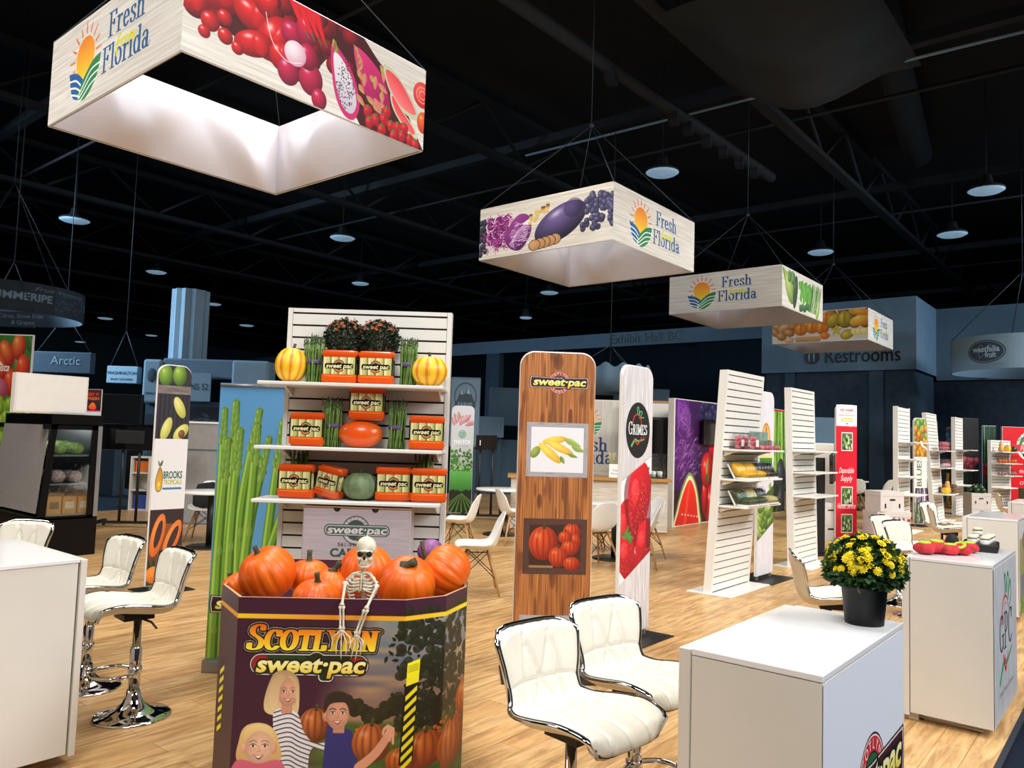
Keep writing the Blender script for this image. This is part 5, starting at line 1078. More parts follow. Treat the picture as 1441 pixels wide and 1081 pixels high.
for px, py, z, dr, lab in ((479, 535, S1, 0, 'top shelf, left of the two under the dark flowers'), (530, 536, S1, 0, 'top shelf, right of the two under the dark flowers'),
        (434, 623, S2, -4, 'middle shelf, beside the left asparagus bundle'), (600, 625, S2, 4, 'middle shelf, at its right end'),
        (418, 697, S3, -6, 'lowest shelf, at its left end'), (553, 698, S3, 8, 'lowest shelf, right beside the green pumpkin'), (603, 698, S3, 5, 'lowest shelf, at its right end')):
    place(CP, cp1, wl(px, py, z=z + .001), FACE + math.radians(dr), 'orange corn pack on the ' + lab, G)
o = place(CP, cp1, wl(517, 592, z=S2 + .165), FACE, 'orange corn pack lying on top of the smooth orange squash', G)
o = place(CP, cp1, wl(463, 696, z=S3 + .012), FACE + math.radians(-25), 'orange corn pack leaning sideways on the lowest shelf', G, tilt=math.radians(10))
o.scale = (.78, .9, .92)
# ---- asparagus bundles
def spear_mesh(k):
    r = random.Random(k); b = Vector((r.uniform(-1, 1), r.uniform(-1, 1), 0)) * .006; q = M()
    pts = [(0, 0, 0), (b.x, b.y, .09), (b.x * 1.5, b.y * 1.5, .18), (b.x * 2, b.y * 2, .235)]; q.cur = 0; q.tube(pts, [.0048, .0046, .0042, .0036], 6)
    q.cur = 1
    for i in range(7): z = .225 + i * .006; a = i * 2.4; rr = .0042 * (1 - i * .1); q.ball((b.x * 2.1 + rr * .5 * math.cos(a), b.y * 2.1 + rr * .5 * math.sin(a), z), (rr, rr, .009), 5, 4)
    return q
sp_src = []
def bundle(loc, label, n=32, h=1.0):
    t = thing('asparagus_bundle', label, 'asparagus', loc, rnd.uniform(0, 3), 'upright asparagus bundles on the big shelf wall')
    for i in range(n):
        r = .043 * math.sqrt((i + .5) / n); a = i * 2.39996
        if len(sp_src) < 6: o = spear_mesh(len(sp_src)).obj('spear', (m_green, m_tip), t); sp_src.append(o)
        else: o = sp_src[i % 6].copy(); C.objects.link(o); o.parent = t
        x, y = r * math.cos(a), r * math.sin(a); o.location = (x * 1.15, y * 1.15, 0); k = .55
        o.rotation_euler = (y * k * -1.2 + math.sin(a * 3) * .05, x * k * 1.0 + math.cos(a * 5) * .05, a); o.scale = (1.25, 1.25, 1.08 * h * rnd.uniform(.94, 1.05))
    M().lathe([(.048, .118), (.0495, .122), (.0495, .136), (.048, .14)], 20).obj('rubber_band', m_band, t); return t
for px, z, lab in ((437, S1, 'upright asparagus bundle on the top shelf beside the left striped squash'), (570, S1, 'upright asparagus bundle on the top shelf beside the right striped squash'),
        (467, S2, 'upright asparagus bundle on the middle shelf left of the orange squash'), (557, S2, 'upright asparagus bundle on the middle shelf right of the orange squash')):
    bundle(wl(px, 620, z=z), lab)
def behind(px, z, lab): p = wl(px, 690, z=z, ly=-.075); bundle(p, lab, 14, 1.0)
behind(420, S3, 'asparagus bundle mostly hidden behind the left corn pack of the lowest shelf'); behind(597, S3, 'asparagus bundle mostly hidden behind the right corn pack of the lowest shelf')
# ---- squash and pumpkins
def ribbed(q, r, sq, ribs, depth, dent=.16, seed=0, n=48, k=20, lump=.02, c=(0, 0, 0)):
    rr = random.Random(seed); ph = [rr.uniform(0, 6.3) for _ in range(4)]
    def fn(p, th, phi):
        u = math.sin(th); f = 1 - depth * abs(math.sin(ribs * phi / 2 + ph[0] * .05)) ** .6 * 0 - depth * (1 - abs(math.sin(ribs * phi / 2))) ** 2 * u
        f *= 1 + lump * math.sin(phi * 2 + ph[1]) * u + lump * math.sin(phi * 3 + ph[2]) * u
        z = math.cos(th); d = dent * math.exp(-(u / .36) ** 2); return Vector((p.x * f, p.y * f, (p.z * (1 - d)) * 1.0))
    q.ball(c, (r, r, r * sq), n, k, fn=fn); return q
def stem(q, base, d, L, r0=.016, r1=.012, bend=(0, 0, 0)):
    b, d = Vector(base), Vector(d).normalized(); pts = [b + d * (L * f) + Vector(bend) * f * f for f in (0, .12, .3, .6, 1)]
    q.tube(pts, [r0 * 2.1, r0 * 1.35, r0, r1, r1 * 1.2], 7); return q
m_stripe = None
def striped_mat():
    m = bpy.data.materials.new('striped_squash_skin'); m.use_nodes = True; nt = m.node_tree; N = nt.nodes.new; L = nt.links; b = nt.nodes['Principled BSDF']
    tc = N('ShaderNodeTexCoord'); sx = N('ShaderNodeSeparateXYZ'); L.new(tc.outputs['Object'], sx.inputs[0]); at = N('ShaderNodeMath'); at.operation = 'ARCTAN2'; L.new(sx.outputs[1], at.inputs[0]); L.new(sx.outputs[0], at.inputs[1])
    mu = N('ShaderNodeMath'); mu.operation = 'MULTIPLY'; mu.inputs[1].default_value = 10; L.new(at.outputs[0], mu.inputs[0]); sn = N('ShaderNodeMath'); sn.operation = 'COSINE'; L.new(mu.outputs[0], sn.inputs[0])
    nz = N('ShaderNodeTexNoise'); nz.inputs['Scale'].default_value = 60; L.new(tc.outputs['Object'], nz.inputs['Vector']); ad = N('ShaderNodeMath'); ad.operation = 'MULTIPLY_ADD'; ad.inputs[1].default_value = .5; L.new(nz.outputs['Fac'], ad.inputs[0]); L.new(sn.outputs[0], ad.inputs[2])
    rp = N('ShaderNodeValToRGB'); e = rp.color_ramp.elements; e[0].position = .0; e[0].color = (*lin((250, 200, 44)), 1); e[1].position = 1.0; e[1].color = (*lin((226, 132, 16)), 1); k = e.new(.30); k.color = (*lin((206, 162, 30)), 1); k2 = e.new(.42); k2.color = (*lin((248, 194, 40)), 1); k3 = e.new(.8); k3.color = (*lin((244, 186, 34)), 1); L.new(ad.outputs[0], rp.inputs['Fac']); L.new(rp.outputs['Color'], b.inputs['Base Color']); b.inputs['Roughness'].default_value = .4; return m
m_stripe = striped_mat()
m_squash = mat('smooth_squash_skin', (236, 84, 14), .3, col2=(206, 96, 20), scale=5, coat=.2)
m_gpump = mat('green_pumpkin_skin', (128, 146, 104), .6, col2=(98, 118, 82), scale=14)
def squash(name, label, cat, loc, r, sq, ribs, depth, m, st=(0, 0, .9), L=.03, group=None, seed=0, dent=.12, rot=(0, 0, 0), sr=.010, bend=(0, 0, 0), lump=.02):
    t = thing(name, label, cat, loc, 0, group); t.rotation_euler = rot
    ribbed(M(), r, sq, ribs, depth, dent, seed, lump=lump).obj('flesh', m, t)
    if L: stem(M(), (0, 0, r * sq * (1 - dent) - .004), st, L, sr, sr * .8, bend).obj('stem', m_stem, t)
    return t
p = wl(409, 535, z=S1 + .108, ly=-.16); squash('striped_squash', 'yellow and orange striped squash at the left end of the top shelf', 'squash', p, .098, 1.13, 10, .06, m_stripe, group='striped yellow squash on the top shelf', st=(.3, 0, 1), L=.04, rot=(0, .12, .3), seed=1)
p = wl(604, 535, z=S1 + .095, ly=-.16); squash('striped_squash', 'yellow and orange striped squash at the right end of the top shelf', 'squash', p, .112, .88, 10, .06, m_stripe, group='striped yellow squash on the top shelf', st=(-.3, 0, 1), L=.035, seed=2)
p = wl(507, 620, z=S2 + .084, ly=-.17); s = squash('orange_squash', 'smooth glossy orange squash lying on the middle shelf', 'squash', p, .084, 1.60, 10, .0, m_squash, L=.0, seed=3, dent=.02, rot=(0, math.radians(90), FACE), lump=.03)
p = wl(507, 697, z=S3 + .083, ly=-.18); squash('green_pumpkin', 'grey-green ribbed pumpkin on the lowest shelf', 'pumpkin', p, .110, .78, 12, .09, m_gpump, L=.03, seed=4)
# ---- bronze flowered pots on the top shelf
def leaf_cloud(n, R, zs, seed, size=(.03, .05), inner=.55, c=(0, 0, 0), flat=.8, zmin=-.6):
    r = random.Random(seed); q = M()
    for _ in range(n):
        while True:
            d = Vector((r.gauss(0, 1), r.gauss(0, 1), r.gauss(0, 1))).normalized()
            if d.z > zmin: break
        p = Vector(c) + Vector((d.x * R, d.y * R, d.z * R * zs)) * (inner + (1 - inner) * r.random() ** .5); L = r.uniform(*size); w = L * .36
        u = (d + Vector((r.gauss(0, .7), r.gauss(0, .7), r.gauss(0, .5)))).normalized(); s = u.cross(Vector((r.gauss(0, 1), r.gauss(0, 1), r.gauss(0, 1)))).normalized(); n_ = u.cross(s)
        b = len(q.v); q.v += [tuple(p), tuple(p + u * L * .5 + s * w + n_ * w * .2), tuple(p + u * L), tuple(p + u * L * .5 - s * w + n_ * w * .2)]; q.face((b, b + 1, b + 2, b + 3))
    return q
def flower_mesh(r, pet=10, lay=2, seed=0):
    q = M(); rr = random.Random(seed)
    for l in range(lay):
        k = pet - l * 3; rad = r * (1 - .35 * l)
        for i in range(k):
            a = 2 * PI * i / k + l * .4; c, s = math.cos(a), math.sin(a); w = rad * .30; z = l * r * .22; b = len(q.v)
            q.v += [(0, 0, z), (c * rad * .6 - s * w, s * rad * .6 + c * w, z + r * .16), (c * rad, s * rad, z + r * .05), (c * rad * .6 + s * w, s * rad * .6 - c * w, z + r * .16)]; q.face((b, b + 1, b + 2, b + 3))
    q.ball((0, 0, lay * r * .2), (r * .25, r * .25, r * .14), 7, 4); return q
def mum(loc, label, R, zs, cz, leafm, petm, nleaf, nfl, fr, pot, seed, group=None, top=0.1, lsize=(.03, .05)):
    t = thing('potted_chrysanthemum', label, 'potted plant', loc, 0, group); r = random.Random(seed)
    if pot:
        r1, r2, h = pot; M().lathe([(r1 * .5, 0), (r1, 0), (r1, .004), (r2 * .965, h * .86), (r2, h * .87), (r2 * 1.02, h), (r2 * .94, h), (r2 * .92, h * .9), (0, h * .9)], 36).obj('pot', m_pot, t)
    f = leaf_cloud(nleaf, R, zs, seed, lsize, c=(0, 0, cz)).obj('foliage', leafm, t)
    q = M()
    for i in range(16): a = i * 2.4; q.tube([(0, 0, (pot[2] * .88 if pot else .005)), (R * .3 * math.cos(a), R * .3 * math.sin(a), cz * .8), (R * .6 * math.cos(a), R * .6 * math.sin(a), cz + R * zs * .4)], .004, 4)
    q.obj('stems', m_stem, t)
    srcs = []
    for i in range(nfl):
        for _ in range(50):
            zz = 1 - (1 - top) * (i + .5) / nfl; aa = i * 2.39996 + r.uniform(-.2, .2); zz = max(top, min(.999, zz + r.uniform(-.04, .04))); d = Vector((math.cos(aa) * math.sqrt(1 - zz * zz), math.sin(aa) * math.sqrt(1 - zz * zz), zz)); break
        p = Vector((d.x * R, d.y * R, cz + d.z * R * zs)) * r.uniform(.97, 1.06)
        if len(srcs) < 3: o = flower_mesh(fr, 11, 2, len(srcs)).obj('flower', petm, t); srcs.append(o)
        else: o = srcs[i % 3].copy(); C.objects.link(o); o.parent = t
        o.location = p; e = (d + Vector((r.gauss(0, .2), r.gauss(0, .2), .25))).normalized().to_track_quat('Z', 'Y').to_euler(); o.rotation_euler = e; k = r.uniform(.7, 1.15); o.scale = (k, k, k)
    return t
for px, sd, lab in ((483, 11, 'left of the two bronze-flowered dark green plants on the top shelf'), (531, 12, 'right of the two bronze-flowered dark green plants on the top shelf')):
    p = wl(px, 535, z=S1, ly=-.09); mum(p, lab, .120, .93, .285, m_dleaf, m_rust, 1500, 60, .0135, (.05, .066, .13), sd, 'bronze flowered plants on the top shelf', .35, (.014, .028))
# ---------------------------------------------------------------- stands of printed cloth
def banner(label, w, h, art, loc, rz, corner=.1, th=.035, foot=(.62, .4), group='printed cloth banners', cover=None, gap=.05):
    t = thing('banner_stand', label, 'banner', loc, rz, group); hw = w / 2
    out = [(-hw, 0), (hw, 0)] + [(hw - corner + corner * math.cos(a), h - corner + corner * math.sin(a)) for a in [PI / 2 * i / 8 for i in range(9)]] + [(-hw + corner - corner * math.sin(a), h - corner + corner * math.cos(a)) for a in [PI / 2 * i / 8 for i in range(9)]]
    XZ = Matrix(((1, 0, 0, 0), (0, 0, -1, 0), (0, 1, 0, gap), (0, 0, 0, 1)))
    M().prism(out, -th / 2, th / 2, XZ, smooth=False).obj('fabric_cover', cover or m_fabric, t, bevel=.006)
    q = M(); k = .985; n = q.add([(x * k, -th / 2 - .002, gap + .008 + z * .992) for x, z in out]); q.face(range(len(out))); q.uv = {i: (out[i][0] / w + .5, out[i][1] / h) for i in range(len(out))}; q.obj('printed_front', art, t)
    for s in (-1, 1): M().box(s * (hw - .05) - .012, -.012, .008, s * (hw - .05) + .012, .012, gap + .02).obj('foot_post', m_steel, t)
    M().box(-foot[0] / 2, -foot[1] / 2, 0, foot[0] / 2, foot[1] / 2, .008).obj('base_plate', m_black, t); return t
banner('tall wood-print banner with framed corn and pumpkin pictures', .52, 2.12, art_woodbanner(), (4.30, 3.13, 0), math.radians(-47), foot=(.66, .4))
banner('tall white banner with a black oval and big red strawberries', .48, 2.14, art_strawberry(), (5.55, 3.24, 0), 0, foot=(.64, .42))
banner('tall banner with avocados, a white panel and cut papayas', .34, 2.13, art_tropical(), (3.80, 7.42, 0), 0, foot=(.46, .42))
banner('white banner with a picture of pale green pods behind the radish shelf wall', .5, 2.17, art_bean(), (9.16, 3.58, 0), 0, foot=(.7, .5))
banner('slim banner with flowers above green orchard rows, beside the big shelf wall', .45, 2.12, art_truck(), (11.4, 10.6, 0), FACE, foot=(.5, .3))
kb = banner('red banner with three small field pictures under a white crest', .42, 2.26, MATS.get('x') or art_kiosk(), (13.9, 4.02, 0), FACE + .25, corner=.1, foot=(.5, .4))
for c in kb.children:
    if c.name.startswith('printed_front'):
        for i, l in enumerate(c.data.uv_layers[0].data): l.uv[1] = l.uv[1] * 1.0
flatprint('crest_panel', art_kiosktop(), .405, .36, kb, (0, -.0215, 1.945), 0)
P_lav = art_strip('lavender_print', 5, [((150, 190, 90), 0, 120, 'b'), ((230, 160, 50), 60, 230, 'b'), ((110, 90, 130), 430, 640, 'l'), ((70, 110, 50), 520, 640, 'l')], 'BLUES', (226, 224, 216))
P_on = art_strip('green_onion_print', 6, [((110, 200, 60), 0, 260, 'l'), ((60, 120, 50), 260, 520, 'l'), ((206, 50, 90), 520, 640, 'l')], None, (50, 70, 40))
P_ye = art_strip('yellow_pepper_print', 7, [((60, 110, 150), 60, 140, 'b'), ((236, 170, 40), 380, 640, 'l'), ((70, 120, 50), 470, 600, 'l')], None, (22, 22, 26))
P_gr = art_strip('leafy_print', 8, [((90, 150, 110), 0, 640, 'l'), ((40, 80, 60), 0, 640, 'l'), ((206, 60, 70), 300, 400, 'b')], None, (20, 40, 34))
banner('slim banner with orange fruit on top and lavender sprigs below', .45, 2.2, P_lav, (18.1, 3.75, 0), -.35, foot=(.5, .4))
banner('slim banner with bright green onions between two far shelf walls', .45, 2.3, P_on, (22.0, 4.3, 0), -.5, foot=(.5, .4))
banner('slim black banner with yellow fruit and a blue badge, far right', .5, 2.2, P_ye, (24.9, 4.3, 0), FACE + .2, foot=(.5, .4), cover=m_black)
banner('black banner with one pink flower, left of the red backdrop', .55, 2.45, art_strip('pink_flower_print', 9, [((206, 90, 110), 300, 360, 'b'), ((30, 60, 40), 380, 640, 'l')], None, (16, 16, 18)), (24.6, 3.85, 0), FACE + .2, corner=.02, foot=(.5, .4), cover=m_black)
banner('slim leafy green banner at the left edge of the red backdrop', .4, 2.28, P_gr, (25.75, 3.55, 0), FACE, corner=.02, foot=(.4, .4))
# roll-up with asparagus behind the big shelf wall
ra = thing('rollup_banner', 'roll-up banner of giant asparagus against blue beside the shelf wall', 'banner', (2.96, 4.575, 0), FACE, 'printed cloth banners')
flatprint('printed_sheet', art_asparagus(), .575, 1.80, ra, (0, 0, .08)); M().tube([(-.285, 0, 1.865), (.285, 0, 1.865)], .012, 8).obj('top_rail', m_steel, ra); M().box(-.29, -.06, 0, .29, .06, .08).obj('cassette', m_steel, ra, bevel=.01); M().tube([(0, .03, .08), (0, .012, 1.86)], .009, 6).obj('support_pole', m_steel, ra)
# ---------------------------------------------------------------- octagonal cardboard bin of pumpkins
BR = math.radians(-47.4); BO = Vector((1.726, 2.757, 0)); BX = Vector((math.cos(BR), math.sin(BR), 0)); BY = Vector((-math.sin(BR), math.cos(BR), 0)); BH = .925
def bw(x, y, z): return BO + BX * x + BY * y + Vector((0, 0, z))
def bpx(px, py, y):
    """photo pixel -> bin coordinates on the vertical plane y behind the bin's front"""
    d = ray(px, py); k = (BO + BY * y - EYE).dot(BY) / d.dot(BY); p = EYE + d * k - BO; return Vector((p.dot(BX), y, p.z))
bn = thing('pumpkin_bin', 'purple cardboard bin printed with children, heaped with pumpkins', 'bin', BO, BR)
oct_ = [(-.137, .244), (0, 0), (.645, 0), (.80, .10), (.885, .30), (.885, .74), (.70, .95), (0, .95), (-.137, .72)]
Lf = [math.dist(oct_[i], oct_[i + 1]) for i in range(len(oct_) - 1)]
q = M(); n = len(oct_); cx, cy = .37, .47
ins = [(x + (cx - x) * .022, y + (cy - y) * .022) for x, y in oct_]
for pts in (oct_, ins):
    q.v += [(x, y, z) for z in (0, BH) for x, y in pts]
for i in range(n):
    j = (i + 1) % n; q.face((i, j, n + j, n + i)); q.face((2 * n + j, 2 * n + i, 3 * n + i, 3 * n + j))
q.cur = 1
for i in range(n): j = (i + 1) % n; q.face((n + i, n + j, 3 * n + j, 3 * n + i))
q.obj('cardboard_wall', (m_purple, m_kraft), bn)
q = M(); vis = oct_[:6]; s = 0.0; mm = 1207.0; off = -198 - 140; tot = 1660 / mm
# the print starts at the left rear corner and wraps round to the right side
us = [0.0]
for i in range(5): us.append(us[-1] + math.dist(vis[i], vis[i + 1]))
u0 = 198 / mm + 140 / mm - us[1]
for (x, y), u in zip(vis, us):
    d = Vector((x - cx, y - cy)); d = d.normalized() * .0025
    for z in (0, BH): q.uv[len(q.v)] = ((u + u0) / tot, z / BH); q.v.append((x + d.x, y + d.y, z))
for i in range(5): q.face((2 * i, 2 * i + 2, 2 * i + 3, 2 * i + 1))
q.obj('printed_wrap', art_bin(), bn)
M().prism(ins, .70, .715).obj('inner_tray', m_kraft, bn); M().prism(ins, .004, .02).obj('bottom_sheet', m_kraft, bn)
# ---- pumpkins: one unit pumpkin per shape, the stem tilted where each one shows it
def pumpkin(px, py, y, r, sq, rot, label, seed, st=(.2, 0, 1), L=.05, bend=(0, 0, 0), sr=.011):
    p = bpx(px, py, y); t = thing('pumpkin', label, 'pumpkin', bw(p.x, p.y, p.z), BR, 'orange pumpkins heaped in the bin'); t.rotation_euler = (rot[0], rot[1], BR + rot[2])
    ribbed(M(), r, sq, 15, .05, .14, seed, 90, 24, lump=.02).obj('flesh', m_pump, t); stem(M(), (0, 0, r * sq * .87 - .006), st, L, sr, sr * .85, bend).obj('stem', m_stem, t); return t
pumpkin(377, 807, .30, .122, .94, (.25, -.45, 0), 'large pumpkin at the left end of the bin, leaning left', 1, (.1, 0, 1), .04, sr=.012)
pumpkin(332, 824, .33, .060, .9, (0, -.6, 0), 'small pumpkin peeking out left of the large left one', 2, L=.02)
pumpkin(434, 812, .50, .098, .84, (0, 0, .4), 'pumpkin at the back with an upright dark stem, left of the centre', 3, (0, 0, 1), .055, sr=.013)
pumpkin(466, 826, .40, .098, .84, (.1, .1, 0), 'pumpkin with a slanting stem, just left of the skeleton', 4, (.5, 0, 1), .055, sr=.013)
pumpkin(445, 842, .16, .098, .80, (.12, -.05, .9), 'low pumpkin in the front row, left of the skeleton', 5, (-.15, 0, 1), .045, sr=.012)
pumpkin(515, 803, .44, .122, .96, (.1, -.12, .2), 'large upright pumpkin right behind the skeleton', 6, (-.2, 0, 1), .06, (-.012, 0, 0), .013)
pumpkin(572, 822, .20, .122, .95, (.55, .0, .1), 'pumpkin right of the skeleton with its stem towards us', 7, (.1, -.1, 1), .03, (.03, 0, 0), .018)
pumpkin(626, 804, .38, .118, .96, (-.1, -.95, 0), 'pumpkin at the right end of the bin with a curled stem', 8, (-.1, 0, 1), .07, (.05, 0, .0), .011)
cb = thing('purple_cabbage', 'purple cabbage behind the right-hand pumpkin', 'cabbage', (0, 0, 0)); p = bpx(606, 776, .62); cb.location = bw(p.x, p.y, p.z)
ribbed(M(), .062, .95, 7, .05, .05, 9).obj('head', mat('cabbage_purple', (96, 40, 100), .5, col2=(150, 90, 150), scale=12), cb)
pumpkin(600, 850, .60, .118, .9, (0, 0, 0), 'pumpkin hidden low at the back of the bin under the cabbage', 10)
# ---- plastic skeleton sitting against the rim
sk = thing('toy_skeleton', 'white plastic skeleton sitting in the bin, arms hung over its rim', 'skeleton', BO, BR)
S = lambda px, py, y=.06: bpx(px, py, y)
c = S(515, 774, .055)
def skull_fn(p, th, ph):
    # p on a unit-ish ball; face towards -Y: flatten the face, narrow the jaw
    x, y, z = p; k = 1.0 if z > -.012 else 1 - .32 * min(1, (-.012 - z) / .03); y2 = y * (1.0 if y > 0 else .88); return Vector((x * k, y2 * (k if z < -.012 else 1), z))
M().ball(c + Vector((0, .008, .008)), (.041, .047, .045), 24, 18, fn=skull_fn).ball(c + Vector((-.020, -.034, -.030)), (.012, .010, .009), 8, 6).ball(c + Vector((.020, -.034, -.030)), (.012, .010, .009), 8, 6).tube([c + Vector((-.03, -.033, -.004)), c + Vector((0, -.040, .001)), c + Vector((.03, -.033, -.004))], .006, 6).ball(c + Vector((0, -.030, -.036)), (.018, .016, .012), 10, 6).obj('skull', m_bone, sk)
q = M()
for s_ in (-1, 1): q.ball(c + Vector((s_ * .0175, -.0365, -.011)), (.0118, .010, .0125), 12, 8)
q.ball(c + Vector((0, -.043, -.026)), (.0055, .006, .0095), 8, 6); q.obj('eye_sockets', m_dark, sk)
q = M(); jw = c + Vector((0, 0, -.058)); q.tube([jw + Vector((-.026, .012, .026)), jw + Vector((-.022, -.010, .002)), jw + Vector((-.010, -.034, -.004)), jw + Vector((.010, -.034, -.004)), jw + Vector((.022, -.010, .002)), jw + Vector((.026, .012, .026))], .0065, 6)
for i in range(7): q.cbox(c + Vector((-.0135 + i * .0045, -.0425 + abs(i - 3) * .0012, -.046)), (.0038, .004, .012))
q.obj('jaw', m_bone, sk)
nk, hp = S(511, 797), S(511, 860)
q = M()
for i in range(15): f = i / 14; p = nk.lerp(Vector((hp.x, hp.y, hp.z)), f) + Vector((0, .014 * math.sin(f * 3), 0)); q.lathe([(.006, -.004), (.0095, -.003), (.0095, .003), (.006, .004)], 8, p); 
q.tube([nk, hp], .005, 6); q.obj('spine', m_bone, sk)
q = M(); top = S(510, 812); st_ = S(508, 829, .028); bot = S(505, 834, .03); q.tube([S(509, 808, .035), st_, bot], [.007, .008, .005], 8, flat=.6)
for i in range(7):
    z0 = top.z + .004 - i * .0125; w = (.038, .050, .057, .060, .060, .056, .050)[i]; dpt = .036; cx_ = top.x
    for s_ in (-1, 1):
        fr = i < 5; pts = [(cx_ + s_ * .006, top.y + .022, z0 + .008), (cx_ + s_ * w * .62, top.y + .026, z0 + .010), (cx_ + s_ * w, top.y, z0), (cx_ + s_ * w * .74, top.y - dpt * .8, z0 - .010)]
        if fr: pts.append((cx_ + s_ * .007, top.y - dpt - .001, z0 - .006 + .003 * i * (i > 3)))
        else: pts.append((cx_ + s_ * w * .45, top.y - dpt * .95, z0 - .006))
        q.tube(crv(pts, 5), .0038, 6)
q.obj('rib_cage', m_bone, sk)
q = M()
for s_, sh in ((-1, S(487, 817, .036)), (1, S(530, 822, .036))):
    q.tube(crv([(S(508, 809, .035)), (S(508 + s_ * 10, 807, .03)), sh], 5), .0045, 6)
    q.tube([sh + Vector((0, .02, .004)), sh + Vector((-s_ * .014, .034, -.012)), sh + Vector((-s_ * .026, .036, -.045)), sh + Vector((-s_ * .03, .034, -.01))], [.006, .010, .004, .007], 6, flat=.5)
q.obj('shoulder_girdle', m_bone, sk)
def bone(q, a, b, r=.0045, k=1.9):
    d = (b - a); q.tube([a, a + d * .06, a + d * .16, a + d * .84, a + d * .94, b], [r * k * .8, r * k, r, r, r * k, r * k * .8], 7)
for nm, sh, e, w, fing in (('left', S(486, 819, .030), S(481, 853, -.024), S(481, 886, -.026), [(468, 897, 467, 915), (474, 903, 473, 921), (480, 906, 480, 928), (487, 904, 487, 922), (492, 897, 494, 913)]), ('right', S(531, 823, .030), S(515, 858, -.024), S(502, 893, -.026), [(494, 903, 490, 918), (499, 907, 494, 926), (504, 909, 500, 929), (508, 907, 507, 922), (511, 903, 511, 914)])):
    q = M(); bone(q, sh, e, .0058); q.obj('upper_arm', m_bone, sk)
    q = M(); off_ = Vector((.006, 0, 0)); bone(q, e + off_, w + off_, .0040); bone(q, e - off_, w - off_, .0040); q.obj('forearm', m_bone, sk)
    h = M(); h.ball(w + Vector((0, 0, -.006)), (.012, .006, .008), 8, 6)
    for (x1, y1, x2, y2) in fing:
        m_, t_ = S(x1, y1, -.026), S(x2, y2, -.022); kk = m_.lerp(t_, .5) + Vector((0, -.006, 0)); st0 = w + (m_ - w) * .15
        h.tube([st0, st0.lerp(m_, .5), m_, m_.lerp(kk, .5), kk, kk.lerp(t_, .6), t_], [.0032, .0025, .0037, .0023, .0031, .0021, .0014], 6)
    h.obj('hand', m_bone, sk)
q = M(); q.tube(crv([(hp.x - .045, hp.y + .01, hp.z + .01), (hp.x - .03, hp.y + .03, hp.z - .02), (hp.x, hp.y + .01, hp.z - .03), (hp.x + .03, hp.y + .03, hp.z - .02), (hp.x + .045, hp.y + .01, hp.z + .01)], 5), [.010] * 21, 7, flat=.6); q.obj('pelvis', m_bone, sk)
q = M()
for s_ in (-1, 1): bone(q, Vector((hp.x + s_ * .035, hp.y + .01, hp.z - .02)), Vector((hp.x + s_ * .05, hp.y + .03, .73)), .006)
q.obj('thigh_bones', m_bone, sk)
# carton standing behind the pumpkins
ctn = thing('cabbage_carton', 'grey carton with green cabbage print standing below the lowest shelf', 'carton', (0, 0, 0), FACE)
p = dp(501, 780, 4.50); ctn.location = (p.x, p.y, .014)
M().box(-.29, 0, 0, .29, .16, .40).obj('crate_support', m_kraft, ctn, bevel=.004)
M().box(-.312, -.02, .40, .312, .14, 1.135).obj('carton_body', mat('carton_grey', (186, 172, 176), .7), ctn, bevel=.004); flatprint('printed_front', art_carton(), .61, .44, ctn, (0, -.0225, .69)); M().box(-.312, -.03, 1.128, .312, -.015, 1.135).obj('top_flap', m_kraft, ctn)

# ---------------------------------------------------------------- yellow flowers and things on the counters
mum((3.035, .812, .95), 'big yellow chrysanthemum in a black pot on the glossy counter', .128, .80, .20, m_leaf, m_yel, 2200, 100, .0185, (.066, .080, .145), 21, None, -.12, (.02, .036))
P_net = mat('red_net_cloth', (214, 34, 48), .6, col2=(150, 16, 30), scale=30, bump=.5, bscale=300); P_lime = mat('lime_cloth', (176, 226, 40), .5)
for i, (px, py, r, lab) in enumerate(((1302, 776, .062, 'at the left end of the heap'), (1318, 775, .066, 'second from the left in the heap'), (1337, 777, .056, 'in the middle of the front of the heap'), (1330, 768, .05, 'at the back of the heap'), (1354, 777, .06, 'with a wide green mouth, near the black tray'), (1364, 774, .055, 'at the right end of the heap'))):
    p = gp(px, py + 4, .95); t = thing('folded_net_bag', 'strawberry-red net bag ' + lab, 'bag', (p.x, p.y, .95), i * 1.1, 'red net bags on the counter')
    rr = random.Random(i); ribbed(M(), r, .62, 5, .12, .0, i, 24, 12, lump=.06, c=(0, 0, r * .58)).obj('pouch', P_net, t)
    if i in (0, 1, 2, 4, 5):
        q = M(); a0 = rr.uniform(0, 6); k = .9 if i != 4 else 1.0
        q.tube([(r * .5 * math.cos(a), r * .5 * math.sin(a) * .8 - (r * .5 if i == 4 else 0), r * (.98 + .22 * math.sin(a)) if i == 4 else r * 1.12) for a in [2 * PI * j / 14 for j in range(14)]], r * .14, 6, closed=True)
        for j in range(3): q.tube([(0, 0, r * 1.1), (r * .5 * math.cos(a0 + j * 2), r * .5 * math.sin(a0 + j * 2), r * 1.12)], r * .1, 5)
        q.obj('green_collar', P_lime, t)
tr = thing('sample_tray', 'black tray on the counter beside the red net bags', 'tray', (5.86, .86, .95), .1)
M().box(-.14, -.1, 0, .14, .1, .05).obj('tray_box', m_black, tr, bevel=.008)
jar_n = []
